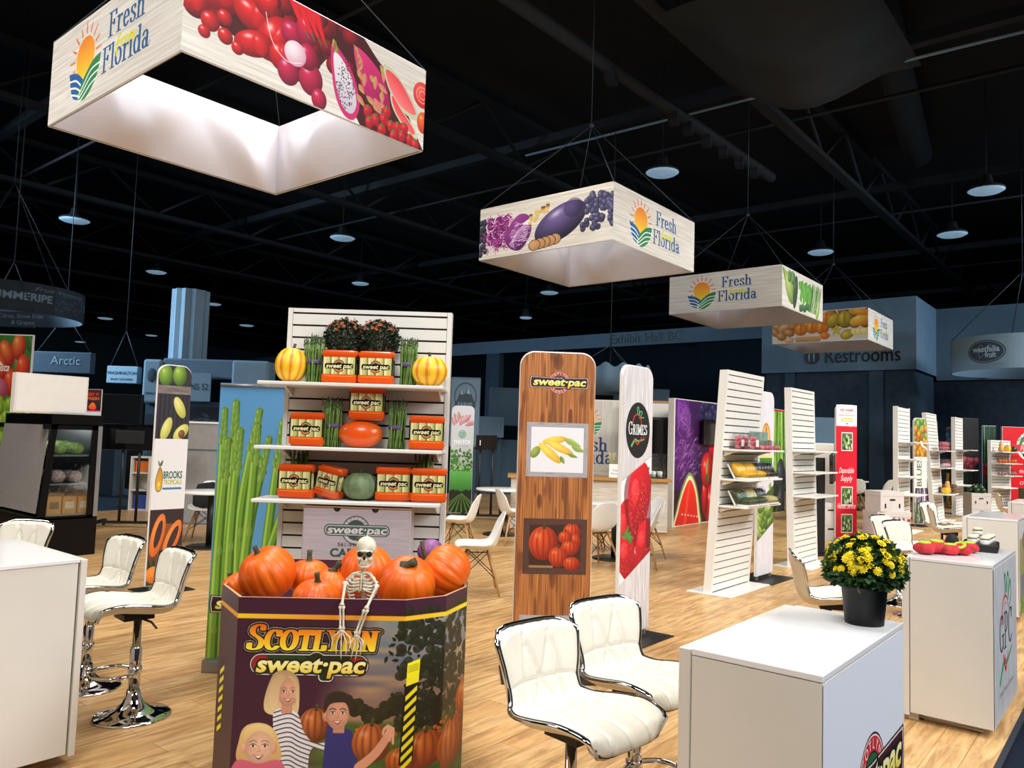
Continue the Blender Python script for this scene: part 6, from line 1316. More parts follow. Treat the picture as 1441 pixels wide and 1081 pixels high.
for i in range(9):
    x, y, z = (5.86 - .11 + (i % 4) * .073, .86 + .02 + (i // 4) * .07 - .06, 1.0 + (0 if i < 8 else .042))
    if i == 8: x, y = 5.88, .88
    if i == 0:
        j0 = thing('sample_jar', 'jar', 'jar', (x, y, z), 0); M().lathe([(.026, 0), (.028, .003), (.028, .03), (.024, .032), (0, .032)], 16).obj('glass', mat('jar_white', (224, 222, 214), .25), j0); M().lathe([(.0285, .028), (.0285, .033)], 16).obj('dark_band', m_black, j0); M().lathe([(.029, .033), (.029, .042), (.024, .047), (0, .048)], 16).obj('lid', mat('jar_lid_cream', (228, 220, 186), .4), j0); o = j0
    else: o = dup(j0, (x, y, z))
    o['group'] = 'small lidded jars on the black tray'; o['label'] = ('small lidded jar set in the black tray beside the red bags' if i < 8 else 'single lidded jar standing on top of the other jars in the tray')
tag(ribbed(M(), .042, 1.3, 5, .12, .0, 7, 24, 14, lump=.08, c=(0, 0, .054)).obj('black_pouch', mat('black_cloth_pouch', (14, 14, 15), .8, bump=.4), None, (5.62, .98, .95)), 'small rumpled black pouch between the red net bags and the black tray', 'pouch')
cd = tag(M().tube([gp(1290, 1007, .015), gp(1330, 1016, .012), gp(1384, 1030, .012)], .008, 6).cbox(gp(1286, 1006, .018), (.05, .06, .035)).obj('power_strip', m_plastic), 'white power plug and cord on the floor under the lettered counter', 'power strip')
# ---------------------------------------------------------------- shell chairs and round tables
CPR = crv([(-.225, .425), (-.205, .448), (-.08, .434), (.06, .428), (.145, .462), (.19, .555), (.225, .70), (.25, .815)], 5)
CWD = crv([(.205,), (.222,), (.232,), (.236,), (.232,), (.225,), (.205,), (.165,)], 5)
def make_chair():
    t = thing('shell_chair', 'chair', 'chair', (0, 0, 0))
    def f(u, v):
        tt = v * 2 - 1; a = abs(tt); s = .10 * a ** 3 + (1 - .16 * a ** 4 - .10 * a ** 3) * u; y, z = pl(CPR, s); w = pl(CWD, s)[0]; y2, z2 = pl(CPR, min(s + .02, 1)); y1, z1 = pl(CPR, max(s - .02, 0)); d = math.hypot(y2 - y1, z2 - z1) or 1; c = .075 * a ** 2.2 * (.35 + .65 * math.sin(PI * min(1, s * 1.05)))
        return (w * tt, y - (z2 - z1) / d * c, z + (y2 - y1) / d * c)
    M().grid(f, 30, 18).obj('seat_shell', m_plastic, t, thick=.009)
    for sx in (-1, 1):
        for sy in (-1, 1): M().tube([(sx * .12, sy * .10 - .02, .425), (sx * .19, sy * .17 - .02, .20), (sx * .235, sy * .215 - .02, 0)], [.015, .0135, .010], 8).obj('leg', m_dowel, t)
    q = M(); k = [(sx * .155, sy * .135 - .02, .31) for sx, sy in ((-1, -1), (1, -1), (1, 1), (-1, 1))]; lo = [(sx * .2, sy * .18 - .02, .16) for sx, sy in ((-1, -1), (1, -1), (1, 1), (-1, 1))]; up = [(sx * .12, sy * .10 - .02, .418) for sx, sy in ((-1, -1), (1, -1), (1, 1), (-1, 1))]
    for i in range(4): q.tube([up[i], lo[(i + 1) % 4]], .0045, 5).tube([up[(i + 1) % 4], lo[i]], .0045, 5).tube([up[i], up[(i + 1) % 4]], .006, 5)
    q.obj('wire_brace', m_black, t); return t
CH = make_chair(); chf = [1]
def chair(x, y, rz, label): return place(CH, chf, (x, y, 0), rz, label, 'white shell chairs on wooden legs')
LEFT = math.radians(-140.6)
chair(6.02, 5.30, LEFT + .1, 'white shell chair facing left, between the bin and the wood-print banner')
chair(7.62, 7.05, LEFT - .15, 'white shell chair half hidden by the right edge of the big shelf wall')
chair(9.05, 7.35, math.radians(60), 'white shell chair peeking out left of the wood-print banner')
chair(8.35, 5.42, math.radians(-200), 'white shell chair with its back to us, between the wood and strawberry banners')
chair(8.75, 5.0, math.radians(-150), 'shell chair half behind the strawberry banner, left side')
chair(*gp(907, 738, .44)[:2], math.radians(-120), 'white shell chair showing just right of the strawberry banner')
chair(5.86, 10.28, FACE + .15, 'white shell chair under a black jacket, behind the left round table')
chair(6.22, 9.62, math.radians(-95), 'white shell chair right of the left round table, by the asparagus roll-up')
for i, (x, y, r, lb) in enumerate(((20.6, 5.75, 2.2, 'leftmost of the far chairs behind the white cartons'), (21.15, 5.25, 2.9, 'in the middle of the far chairs behind the white cartons'), (21.8, 5.15, -2.6, 'rightmost of the far chairs behind the white cartons'), (21.9, 6.4, -.6, 'behind the far round table'), (19.7, 6.0, 1.9, 'just right of the red banner'))): chair(x, y, r, 'white shell chair ' + lb)
gc = place(CH, chf, (9.5, 6.3, 0), .5, 'grey shell chair behind the table between two banners', 'white shell chairs on wooden legs')
for c in gc.children:
    if c.name.startswith('seat_shell'): c.data = c.data.copy(); c.data.materials[0] = mat('grey_plastic', (92, 92, 94), .4)
jk = M()
def jf(u, v):
    x = (v - .5) * (.34 + .10 * math.sin(PI * u)); z = .80 - .34 * u - .03 * abs(v - .5) * 2; y = .20 - .13 * u - .10 * abs(v - .5) ** 2 * 4 * .5 + .014 * math.sin(v * 14 + u * 6); return (x, y - .02, z)
jk.grid(jf, 18, 14); jo = jk.obj('black_jacket', mat('black_cloth', (18, 18, 20), .9, bump=.2), None, (5.86, 10.28, 0), FACE + .15, thick=.025); tag(jo, 'black jacket draped over the chair at the left round table', 'jacket')
def table(x, y, r, label, H=.74):
    t = thing('round_table', label, 'table', (x, y, 0), 0, 'round white-topped tables')
    M().lathe([(0, H - .03), (r - .01, H - .03), (r, H - .024), (r, H - .006), (r - .006, H), (0, H)], 40).obj('tabletop', m_plastic, t); M().lathe([(.04, .03), (.04, H - .03)], 20).obj('column', m_black, t); M().lathe([(.29, 0), (.29, .014), (.27, .022), (.06, .03), (0, .03)], 32).obj('base', m_black, t); return t
table(5.55, 9.66, .40, 'round white table on a dark base, at the left by the papaya banner')
table(9.75, 8.15, .42, 'round white table left of the wood-print banner')
table(9.05, 5.58, .40, 'round white table between the wood and strawberry banners')
table(21.1, 6.0, .45, 'far round white table among chairs behind the red banner')
# ---------------------------------------------------------------- back wall murals, bar and coffee corner
mw = thing('mural_wall', 'dark mural wall of purple cabbage and a watermelon wedge', 'mural', (14.25, 6.92, 0))
M().box(-1.0, 0, 0, 1.0, .12, 2.41).obj('wall_panel', m_lam, mw); flatprint('printed_face', art_mural(), 1.94, 2.38, mw, (.02, -.003, .015))
gw = thing('mural_wall', 'mural wall of cucumber stalks seen between two shelf walls', 'mural', (18.3, 6.86, 0))
M().box(-.55, 0, 0, .55, .12, 2.44).obj('wall_panel', m_lam, gw); flatprint('printed_face', art_greens(), 1.08, 2.42, gw, (0, -.003, .01))
tv = thing('wall_screen', 'black screen mounted on the watermelon mural', 'screen', (14.72, 6.9, 1.55)); M().box(-.42, -.09, 0, .42, -.04, .5).obj('screen_panel', m_screen, tv, bevel=.006); M().box(-.1, -.04, .15, .1, .017, .35).obj('wall_bracket', m_black, tv)
br = thing('coffee_bar', 'long pale bar with an oak edge behind the two tall banners', 'bar counter', (11.05, 7.32, 0), FACE)
m_barwood = mat('whitewashed_board', (214, 206, 192), .6, col2=(186, 176, 160), scale=5, stretch=(.6, 8, 8))
M().box(-1.32, 0, .06, 1.32, .55, .90).obj('body', m_barwood, br); M().box(-1.38, -.06, .90, 1.38, .60, .95).obj('worktop', m_oak, br, bevel=.004); M().box(-1.32, .02, 0, 1.32, .53, .06).obj('plinth', m_oak, br)
bx = lambda px, py: (lambda p: (p.x, p.y, .95))(gp(px, py, .95))
def on_bar(lx, ly=.25): v = Vector((11.05, 7.32, 0)) + Matrix.Rotation(FACE, 3, 'Z') @ Vector((lx, ly, 0)); return (v.x, v.y, .95)
cm = thing('coffee_machine', 'black coffee machine standing on the bar beside the strawberry banner', 'coffee machine', on_bar(.72), FACE); M().box(-.14, -.1, 0, .14, .2, .06).box(-.14, .06, .06, .14, .2, .42).box(-.14, -.12, .34, .14, .2, .44).obj('housing', m_black, cm, bevel=.01); M().lathe([(.05, .07), (.06, .1), (.05, .2), (.045, .22)], 14, (0, -.02, 0)).obj('jug', m_glass, cm)
ab = thing('acrylic_case', 'clear case of cups on the right end of the bar', 'display case', on_bar(1.18), FACE); M().box(-.13, -.12, 0, .13, .15, .02).obj('case_base', m_black, ab); M().box(-.13, -.12, .02, .13, .15, .42).obj('clear_box', m_glass, ab)
for i in range(4): M().lathe([(.03, .02), (.04, .12), (.036, .12), (.028, .025)], 12, (-.06 + .11 * (i % 2), -.03 + .1 * (i // 2), 0)).obj('cup', m_plastic, ab)
pb = thing('paper_sign', 'white counter sign with two blue words on the bar', 'sign', on_bar(.44, .12), FACE); flatprint('printed_face', art_words('visit_print', 120, 130, (240, 238, 234), [('Visit', 60, 70, 34, (90, 120, 170), dict(width=54, shear=.2)), ('Florida', 60, 104, 34, (90, 120, 170), dict(width=80, shear=.2))], .5, .6), .2, .22, pb, (0, -.012, 0)); M().box(-.103, -.01, 0, .103, .02, .225).obj('sign_board', m_plastic, pb)
vs_ = thing('stirrer_cup', 'cup of pale wooden stirrers on the bar behind the blue-worded sign', 'cup', on_bar(.42, .36), 0); M().lathe([(.05, 0), (.055, .2), (.05, .2), (.046, .01), (0, .01)], 16).obj('cup_body', m_plastic, vs_)
q = M()
for i in range(12): a = i * 2.4; q.tube([(.01 * math.cos(a), .01 * math.sin(a), .02), (.06 * math.cos(a), .06 * math.sin(a), .38 + .04 * math.sin(a * 3))], .006, 5)
q.obj('stirrers', mat('pale_stick', (206, 190, 120), .6), vs_)
fw = thing('logo_wall', 'pale wooden wall with a sun emblem behind the bar', 'partition', (13.32, 8.92, 0), FACE); M().box(-.7, 0, 0, .7, .1, 2.40).obj('wall_panel', m_lam, fw); flatprint('printed_face', art_backwall(), 1.34, 1.34, fw, (0, -.003, 1.03)); M().box(-.67, -.004, .02, .67, 0, 1.03).obj('lower_boards', m_barwood, fw)
fg = thing('tall_fridge', 'tall black fridge beside the watermelon mural', 'fridge', (13.35, 7.32, 0), FACE); M().box(-.36, 0, .04, .30, .6, 2.05).obj('cabinet', m_black, fg, bevel=.006); M().box(-.33, -.03, .1, .27, -.002, 2.0).obj('door', m_screen, fg); M().tube([(.23, -.06, .8), (.23, -.06, 1.5)], .012, 8).obj('handle', m_steel, fg); M().box(-.36, .02, 0, .3, .58, .04).obj('plinth', m_black, fg)
pt = thing('white_partition', 'pale framed partition between the black fridge and the mural', 'partition', (13.95, 7.75, 0), FACE); M().box(-.4, 0, 0, .4, .08, 2.38).obj('panel', m_lam, pt); M().box(-.42, -.015, 2.36, .42, .095, 2.4).obj('oak_cap', m_oak, pt)
# ---------------------------------------------------------------- screens on stands
def tv_cart(loc, rz, label, w, h, z0, back=True, num=None):
    t = thing('screen_cart', label, 'screen stand', loc, rz, 'wheeled screen stands')
    M().box(-w / 2, -.03, z0, w / 2, .02, z0 + h).obj('screen', m_screen, t, bevel=.006)
    if back: M().box(-w * .22, -.07, z0 + h * .25, w * .22, -.03, z0 + h * .75).obj('wall_mount', m_black, t, bevel=.004)
    for s in (-1, 1): M().tube([(s * .12, .05, .06), (s * .12, .05, z0 + h * .8)], .022, 8).obj('pole', m_black, t); M().box(s * .42 - .03, -.3, .06, s * .42 + .03, .34, .10).obj('foot', m_black, t)
    M().box(-.42, .02, .06, .42, .08, .10).obj('cross_bar', m_black, t)
    for sx in (-1, 1):
        for y in (-.27, .31): M().lathe([(.0, -.015), (.03, -.015), (.03, .015), (0, .015)], 12, m=Matrix.Translation((sx * .42, y, .03)) @ Matrix.Rotation(PI / 2, 4, 'Y')).tube([(sx * .42, y, .04), (sx * .42, y, .07)], .012, 6).obj('caster', m_black, t)
    if num: words3d('screen_digit', num, h * .5, mat('screen_white', (220, 220, 220), .4, emit=.5), t, (-w * .3, -.034, z0 + h * .3), 0, depth=.002)
    return t
tv_cart((5.62, 12.2, 0), FACE + .15, 'wheeled stand with a black screen seen from behind, left of the papaya banner', .95, .40, 1.19)
tv_cart((11.2, 9.78, 0), FACE, 'small black screen stand showing a white figure one, left of the wood-print banner', .40, .28, 1.32, False, '1')
wc = thing('wheeled_trolley', 'black wheeled foot of a trolley behind the right side of the bin', 'trolley', (4.02, 3.78, 0), FACE); M().box(-.3, -.05, .05, .06, .05, .16).obj('frame', m_black, wc, bevel=.004); M().lathe([(0, -.012), (.028, -.012), (.028, .012), (0, .012)], 14, m=Matrix.Translation((.02, -.03, .028)) @ Matrix.Rotation(PI / 2, 4, 'Y')).obj('caster', m_black, wc); M().lathe([(0, -.012), (.028, -.012), (.028, .012), (0, .012)], 14, m=Matrix.Translation((-.26, -.03, .028)) @ Matrix.Rotation(PI / 2, 4, 'Y')).obj('caster', m_black, wc)
sp_ = thing('screen_pole', 'black pole with a small tilted screen before the red banner', 'screen stand', (11.86, 3.80, 0), FACE); M().box(-.07, -.04, .02, .07, .04, 1.42).obj('pole', m_black, sp_, bevel=.005); M().box(-.2, -.2, 0, .2, .2, .02).obj('base_plate', m_black, sp_); M().cbox((.17, -.06, 1.28), (.05, .34, .42), 0, Matrix.Translation((.18, -.03, 1.27)) @ Matrix.Rotation(-.5, 4, 'Z') @ Matrix.Rotation(.1, 4, 'X')).obj('screen', m_screen, sp_, bevel=.006)
# ---------------------------------------------------------------- open cooler at the left
m_gloss = mat('black_gloss', (5, 5, 6), .3, spec=.2)
ck = thing('display_cooler', 'black glass-sided cooler with produce inside and a grey night curtain', 'cooler', (3.55, 9.95, 0)); D = 1.5
XZc = lambda y: Matrix(((1, 0, 0, 0), (0, 0, 1, y), (0, 1, 0, 0), (0, 0, 0, 1)))
M().prism([(0, 0), (.68, 0), (.68, .46), (.02, .46)], 0, D, XZc(0)).obj('base_cabinet', m_gloss, ck); M().prism([(.10, 1.55), (.68, 1.55), (.68, 1.68), (.10, 1.68)], 0, D, XZc(0)).obj('canopy', m_gloss, ck); M().box(.62, 0, .46, .68, D, 1.55).obj('rear_panel', m_steel, ck)
for y in (0, D - .03): M().prism([(.02, .46), (.10, .46), (.17, 1.55), (.10, 1.55)], y, y + .03, XZc(0)).prism([(.56, .46), (.63, .46), (.63, 1.55), (.56, 1.55)], y, y + .03, XZc(0)).box(.02, y, 1.5, .63, y + .03, 1.56).box(.02, y, .44, .63, y + .03, .48).obj('side_frame', m_gloss, ck)
for y in (.012, D - .018): M().prism([(.08, .46), (.58, .46), (.58, 1.55), (.15, 1.55)], y, y + .006, XZc(0)).obj('side_glass', m_glass, ck)
q = M(); q.add([(.0, .02, .52), (.0, D - .02, .52), (.085, D - .02, 1.55), (.085, .02, 1.55)]); q.face((0, 1, 2, 3)); q.obj('night_curtain', mat('grey_curtain', (126, 124, 122), .6, scale=30), ck, thick=.006)
for z in (.5, .86, 1.2): M().box(.14, .05, z - .02, .6, D - .05, z).obj('shelf', m_steel, ck)
M().tube([(.2, .06, 1.53), (.2, D - .06, 1.53)], .014, 8).obj('strip_light', mat('cool_lamp', (240, 246, 240), .4, emit=22), ck)
rr = random.Random(4); yk = 0
cols = [(1.2, m_leaf2 if False else mat('lettuce', (170, 190, 110), .6, col2=(110, 140, 60), scale=40), 'leafy green head'), (.86, mat('cauli', (206, 190, 180), .7, col2=(150, 110, 110), scale=40), 'purplish vegetable head')]
for z, mt, nm in cols:
    for i in range(8):
        y = 9.95 + .14 + (i % 4) * .185; x = 3.55 + .25 + (i // 4) * .20; r = rr.uniform(.082, .092); t = thing(nm.replace(' ', '_'), '%s on the %s shelf inside the black cooler' % (nm, 'upper' if z > 1 else 'middle'), 'vegetable', (x, y, z + r * .86), i, nm + 's in the cooler'); ribbed(M(), r, .9, 6, .12, .0, i, 20, 12, lump=.05).obj('head', mt, t)
for i in range(3):
    t = thing('kraft_box', 'small brown box on the lowest shelf inside the black cooler', 'box', (3.55 + .22 + .17 * i, 10.12, .5), 0, 'brown boxes in the cooler'); M().box(-.075, -.09, 0, .075, .09, .2).obj('carton_body', mat('kraft_box', (190, 130, 60), .7), t, bevel=.003); M().box(-.05, -.0925, .06, .05, -.09, .14).obj('printed_patch', m_black if i == 0 else m_barwood, t)
wp = thing('white_header_box', 'blank white light box standing on top of the black cooler', 'sign box', (3.55, 10.0, 1.68), 0); M().box(-.29, 0, 0, .50, .12, .46).obj('box_body', m_lam, wp, bevel=.004); M().box(-.27, -.006, .02, .48, 0, .44).obj('front_sheet', m_plastic, wp)
fp = thing('fire_poster', 'small red and black poster peeking out right of the white light box', 'poster', (dp(127, 585, 12.2).x, dp(127, 585, 12.2).y, 1.62), FACE); M().box(-.1, 0, -.0, .16, .02, .50).obj('board', m_lam, fp); flatprint('printed_face', art_smallred(), .25, .49, fp, (.03, -.003, .005)); M().tube([(.03, .03, -1.62), (.03, .03, .3)], .015, 6).obj('pole', m_black, fp)
lb = thing('pepper_banner', 'tall banner of bright peppers and green pods at the left edge', 'banner', (5.0, 15.6, 0), FACE); M().box(-.6, 0, .02, .35, .05, 3.12).obj('frame', m_plastic, lb); flatprint('printed_face', art_leftveg(), .93, 2.3, lb, (-.125, -.003, .8)); M().box(-.5, -.2, 0, .3, .25, .02).obj('base_plate', m_black, lb)
# grey partition and white cabinet at the left
gpn = thing('grey_partition', 'shiny grey partition behind the left round table', 'partition', (6.75, 12.05, 0), FACE); M().box(-.55, 0, .02, .6, .05, 1.66).obj('panel', mat('grey_gloss', (150, 148, 144), .3), gpn); M().box(-.56, -.012, 1.2, .61, .06, 1.22).obj('rail', m_steel, gpn); M().box(-.56, -.02, 1.64, .61, .07, 1.67).obj('top_cap', m_plastic, gpn); M().box(-.5, -.12, 0, .55, .17, .02).obj('base_plate', m_steel, gpn)
wcb = thing('white_cabinet', 'white cabinet with open shelves behind the wheeled screen stand', 'cabinet', (7.03, 14.3, 0), FACE); M().box(-.1, 0, 0, .4, .4, 1.0).obj('side_panel', m_lam, wcb); M().box(-.42, .04, 0, -.1, .4, .03).box(-.42, .04, .36, -.1, .4, .39).box(-.42, .04, .68, -.1, .4, .71).box(-.42, .04, .97, -.1, .4, 1.0).box(-.42, .36, 0, -.1, .4, 1.0).box(-.44, .02, 0, -.41, .4, 1.0).obj('shelves', m_lam, wcb)
def boxy(nm, lab, cat, loc, rz, sz, m, grp=None): t = tag(M().box(-sz[0] / 2, -sz[1] / 2, 0, sz[0] / 2, sz[1] / 2, sz[2]).obj(nm, m, None, loc, rz, bevel=.004), lab, cat, grp); return t
v = Matrix.Rotation(FACE, 3, 'Z'); 
def at_cab(x, y, z): p = Vector((7.03, 14.3, z)) + v @ Vector((x, y, 0)); return tuple(p)
boxy('orange_box', 'small orange box on the middle shelf of the white cabinet', 'box', at_cab(-.26, .2, .71), FACE, (.24, .2, .2), mat('orange_box', (236, 116, 30), .5)); boxy('blue_bin', 'blue box on the bottom shelf of the white cabinet', 'box', at_cab(-.26, .2, .03), FACE, (.24, .2, .26), mat('blue_box', (50, 80, 170), .5))
# ---------------------------------------------------------------- produce packs on the distant shelf walls
m_foam = mat('foam_tray', (228, 226, 216), .6)
def make_tray(veg, n=3, w=.25, l=.17, r=.036):
    t = thing('produce_tray', 'tray', 'produce tray', (0, 0, 0)); M().box(-w / 2, 0, 0, w / 2, l, .018).obj('foam_tray', m_foam, t, bevel=.004)
    for i in range(n):
        x = (i - (n - 1) / 2) * w / n; q = M().ball((x, l / 2, .02 + r * .8), (w / n * .46, l * .46, r), 12, 8).ball((x, l * .88, .02 + r * .8), (.008, .016, .008), 6, 4); q.obj('vegetable', veg, t)
    M().box(-w / 2 + .003, .003, .018, w / 2 - .003, l - .003, .022 + r * 1.7).obj('film_wrap', m_film, t); return t
m_ysq = mat('yellow_squash', (246, 200, 30), .3, col2=(226, 170, 16)); m_egg = mat('dark_aubergine', (44, 36, 42), .2); m_cuc = mat('dark_cucumber', (44, 78, 34), .35, col2=(24, 46, 22), scale=30); m_pal = mat('pale_pods', (206, 196, 130), .5)
TY, TE, TC, TP = make_tray(m_ysq), make_tray(m_egg), make_tray(m_cuc, 4), make_tray(m_pal, 4)
fY, fE, fC, fP = [1], [1], [1], [1]
def tray(proto, fl, x, y, z, lean, lab, rz=0.0):
    o = place(proto, fl, (x, y, z), rz, lab, 'film-wrapped produce trays on the leaning shelf wall'); o.rotation_euler = (lean, 0, rz)
# shelves of the leaning wall sit at y about 3.18..3.50
zt, zm, zl = 1.525, 1.215, .935
tray(TY, fY, 7.92, 3.37, zm, math.radians(62), 'tray of yellow squash leaning back on the middle shelf, first from the left'); tray(TY, fY, 8.18, 3.37, zm, math.radians(62), 'tray of yellow squash leaning back on the middle shelf, second from the left'); tray(TE, fE, 8.44, 3.37, zm, math.radians(62), 'tray of dark long vegetables leaning back on the middle shelf, third'); tray(TE, fE, 8.60 + .1, 3.37, zm, math.radians(62), 'tray of dark long vegetables leaning back at the right end of the middle shelf')
tray(TY, fY, 7.95, 3.215, zm, .02, 'tray of yellow squash lying flat at the front left of the middle shelf'); tray(TY, fY, 8.22, 3.215, zm, .02, 'tray of yellow squash lying flat at the front centre of the middle shelf'); tray(TE, fE, 8.52, 3.215, zm, .02, 'tray of dark long vegetables lying flat at the front right of the middle shelf')
tray(TC, fC, 7.92, 3.36, zl, math.radians(62), 'tray of green cucumbers leaning back at the left of the lowest shelf'); tray(TP, fP, 8.18, 3.36, zl, math.radians(62), 'tray of pale vegetables leaning back in the middle of the lowest shelf'); tray(TE, fE, 8.46, 3.36, zl, math.radians(62), 'tray of dark long vegetables leaning back at the right of the lowest shelf')
tray(TC, fC, 7.95, 3.205, zl, .02, 'tray of green cucumbers lying flat at the front left of the lowest shelf'); tray(TC, fC, 8.22, 3.205, zl, .02, 'tray of green cucumbers lying flat at the front centre of the lowest shelf'); tray(TP, fP, 8.52, 3.205, zl, .02, 'tray of pale vegetables lying flat at the front right of the lowest shelf')
def make_bag(name, cat, m, n, r, w, h, d, seed=0, card=None):
    """film bag filled with small round produce"""
    t = thing(name, 'bag', cat, (0, 0, 0)); rr = random.Random(seed)
    per = max(1, int(w / (r * 1.9))); lay = max(1, int(h / (r * 1.8))); k = 0
    for l in range(lay):
        for i in range(per):
            for j in range(max(1, int(d / (r * 1.9)))):
                M().ball((-w / 2 + r + i * (w - 2 * r) / max(per - 1, 1), -d / 2 + r + j * (d - 2 * r) / max(int(d / (r * 1.9)) - 1, 1) if int(d / (r * 1.9)) > 1 else 0, r + l * r * 1.75), r * rr.uniform(.9, 1.02), 8, 6).obj('produce_piece', m, t)
    M().box(-w / 2 - .004, -d / 2 - .004, 0, w / 2 + .004, d / 2 + .004, h + .012).obj('film_bag', m_film, t)
    if card: M().box(-w * .32, -d / 2 - .008, h * .2, w * .32, -d / 2 - .005, h * .62).obj('label_card', card, t)
    return t
m_rad = mat('radish', (196, 40, 70), .35, col2=(226, 150, 160), scale=30)
RB = make_bag('radish_bag', 'radish bag', m_rad, 12, .026, .15, .17, .08, 1, m_foam); fR = [1]
RB2 = make_bag('radish_box', 'radish box', m_rad, 12, .026, .24, .09, .14, 2); fR2 = [1]
for x, y, lab in ((7.98, 3.40, 'at the left end of the top shelf'), (8.15, 3.40, 'second on the top shelf'), (8.05, 3.27, 'in front, at the left of the top shelf')): place(RB, fR, (x, y, zt), .1, 'clear bag of red radishes ' + lab, 'bags of radishes on the leaning shelf wall')
for x, y, lab in ((8.36, 3.30, 'left of the two'), (8.62, 3.30, 'right of the two')): place(RB2, fR2, (x, y, zt), 0, 'clear box of radishes on the top shelf, ' + lab, 'boxes of radishes on the leaning shelf wall')
for x, lab in ((8.36, 'left'), (8.62, 'right')): tag(M().box(-.125, -.005, 0, .125, .005, .20).obj('backing_card', mat('scenic_card', (150, 160, 96), .5, col2=(90, 140, 170), scale=9), None, (x, 3.385, zt)), 'scenic card standing behind the %s radish box' % lab, 'card', 'scenic cards behind radish boxes')
def pack(nm, cat, lab, grp, loc, m, r, w, h, d, seed, rz=0): t = make_bag(nm, cat, m, 0, r, w, h, d, seed); t.location = loc; t.rotation_euler = (0, 0, rz); t['label'] = lab; t['group'] = grp; return t
m_onion = mat('red_onion', (150, 40, 70), .35, col2=(206, 120, 130), scale=12); m_garl = mat('garlic', (222, 200, 200), .5, col2=(160, 90, 120), scale=20); m_orp = mat('orange_pepper', (240, 130, 30), .3, col2=(210, 80, 20)); m_mix = mat('mixed_veg', (120, 130, 110), .4, col2=(206, 120, 110), scale=25); m_but = mat('butternut_skin', (222, 170, 96), .45, col2=(206, 150, 80))
o5 = 'packs on the shelf wall with the red net packs'
pack('onion_bag', 'onion bag', 'left bag of red onions on the top shelf of the wall with the butternut squash', o5, (19.75, 3.62, 1.58), m_onion, .055, .30, .2, .12, 3); pack('onion_bag', 'onion bag', 'right bag of red onions on the top shelf of the wall with the butternut squash', o5, (20.12, 3.62, 1.58), m_onion, .055, .30, .2, .12, 4)
pack('garlic_bag', 'garlic bag', 'left bag of pinkish garlic on the middle shelf above the butternut squash', o5, (19.75, 3.6, 1.2), m_garl, .05, .3, .18, .12, 5); pack('garlic_bag', 'garlic bag', 'right bag of pinkish garlic on the middle shelf above the butternut squash', o5, (20.12, 3.6, 1.2), m_garl, .05, .3, .18, .12, 6)
def butternut(x, y, z, lab, grp=None, k=1.0): t = thing('butternut_squash', lab, 'squash', (x, y, z), 0, grp); M().lathe([(0, 0), (.05 * k, .004), (.075 * k, .05 * k), (.07 * k, .1 * k), (.05 * k, .16 * k), (.045 * k, .22 * k), (.04 * k, .27 * k), (0, .285 * k)], 20).obj('flesh', m_but, t); M().tube([(0, 0, .28 * k), (.01, 0, .31 * k)], .01, 6).obj('stem', m_stem, t)
butternut(19.85, 3.55, .62, 'butternut squash standing beside a wooden crate on the far shelf wall'); yy = squash('round_squash', 'small round yellow squash left of the far butternut squash', 'squash', (19.62, 3.55, .695), .08, .95, 8, .05, m_ysq, seed=8)
wcr = thing('wooden_crate', 'brown wooden crate of dark squash on the far shelf wall', 'crate', (20.15, 3.56, .62)); m_crate = mat('crate_wood', (120, 92, 58), .7, col2=(84, 62, 38), scale=14, stretch=(.3, 3, 3))
for z in (0, .07, .14): M().box(-.19, -.12, z, .19, -.108, z + .06).box(-.19, .108, z, .19, .12, z + .06).box(-.19, -.108, z, -.178, .108, z + .06).box(.178, -.108, z, .19, .108, z + .06).obj('slat_row', m_crate, wcr)
M().box(-.178, -.108, .0, .178, .108, .01).obj('bottom', m_crate, wcr)
for i in range(2): squash('acorn_squash', 'dark acorn squash in the brown wooden crate', 'squash', (20.06 + .18 * i, 3.56, .71), .085, .95, 10, .1, m_cuc, seed=i + 20, L=.02, group='dark squash in the crate')
slatwall(24.3, 3.1, FACE + .5, 'far right white shelf wall crowded with orange and dark produce', W=.9, H=1.9, shelves=(1.60, 1.30, .98, .66), depth=.32)
o7 = 'produce on the far right shelf wall'
def f7(lx, z): p = Vector((24.3, 3.1, 0)) + Matrix.Rotation(FACE + .5, 3, 'Z') @ Vector((lx, -.19, 0)); return (p.x, p.y, z)
x_, y_, z_ = f7(-.3, 1.60); butternut(x_, y_, z_, 'butternut squash at the left of the far right top shelf', o7, .9)
x_, y_, z_ = f7(0, 1.60); squash('round_squash', 'yellow squash in the middle of the far right top shelf', 'squash', (x_, y_, z_ + .085), .09, .95, 8, .05, m_ysq, group=o7, seed=31)
x_, y_, z_ = f7(.28, 1.60); squash('acorn_squash', 'dark squash at the right of the far right top shelf', 'squash', (x_, y_, z_ + .075), .09, .85, 10, .1, m_cuc, group=o7, seed=32)
for lx, lab in ((-.24, 'left'), (.2, 'right')):
    pack('pepper_bag', 'pepper bag', lab + ' bag of orange peppers on the far right shelf wall', o7, f7(lx, 1.30), m_orp, .055, .36, .19, .13, 7, FACE + .5); pack('vegetable_bag', 'vegetable bag', lab + ' bag of mixed vegetables on the far right shelf wall', o7, f7(lx, .98), m_mix, .05, .36, .17, .13, 8, FACE + .5)
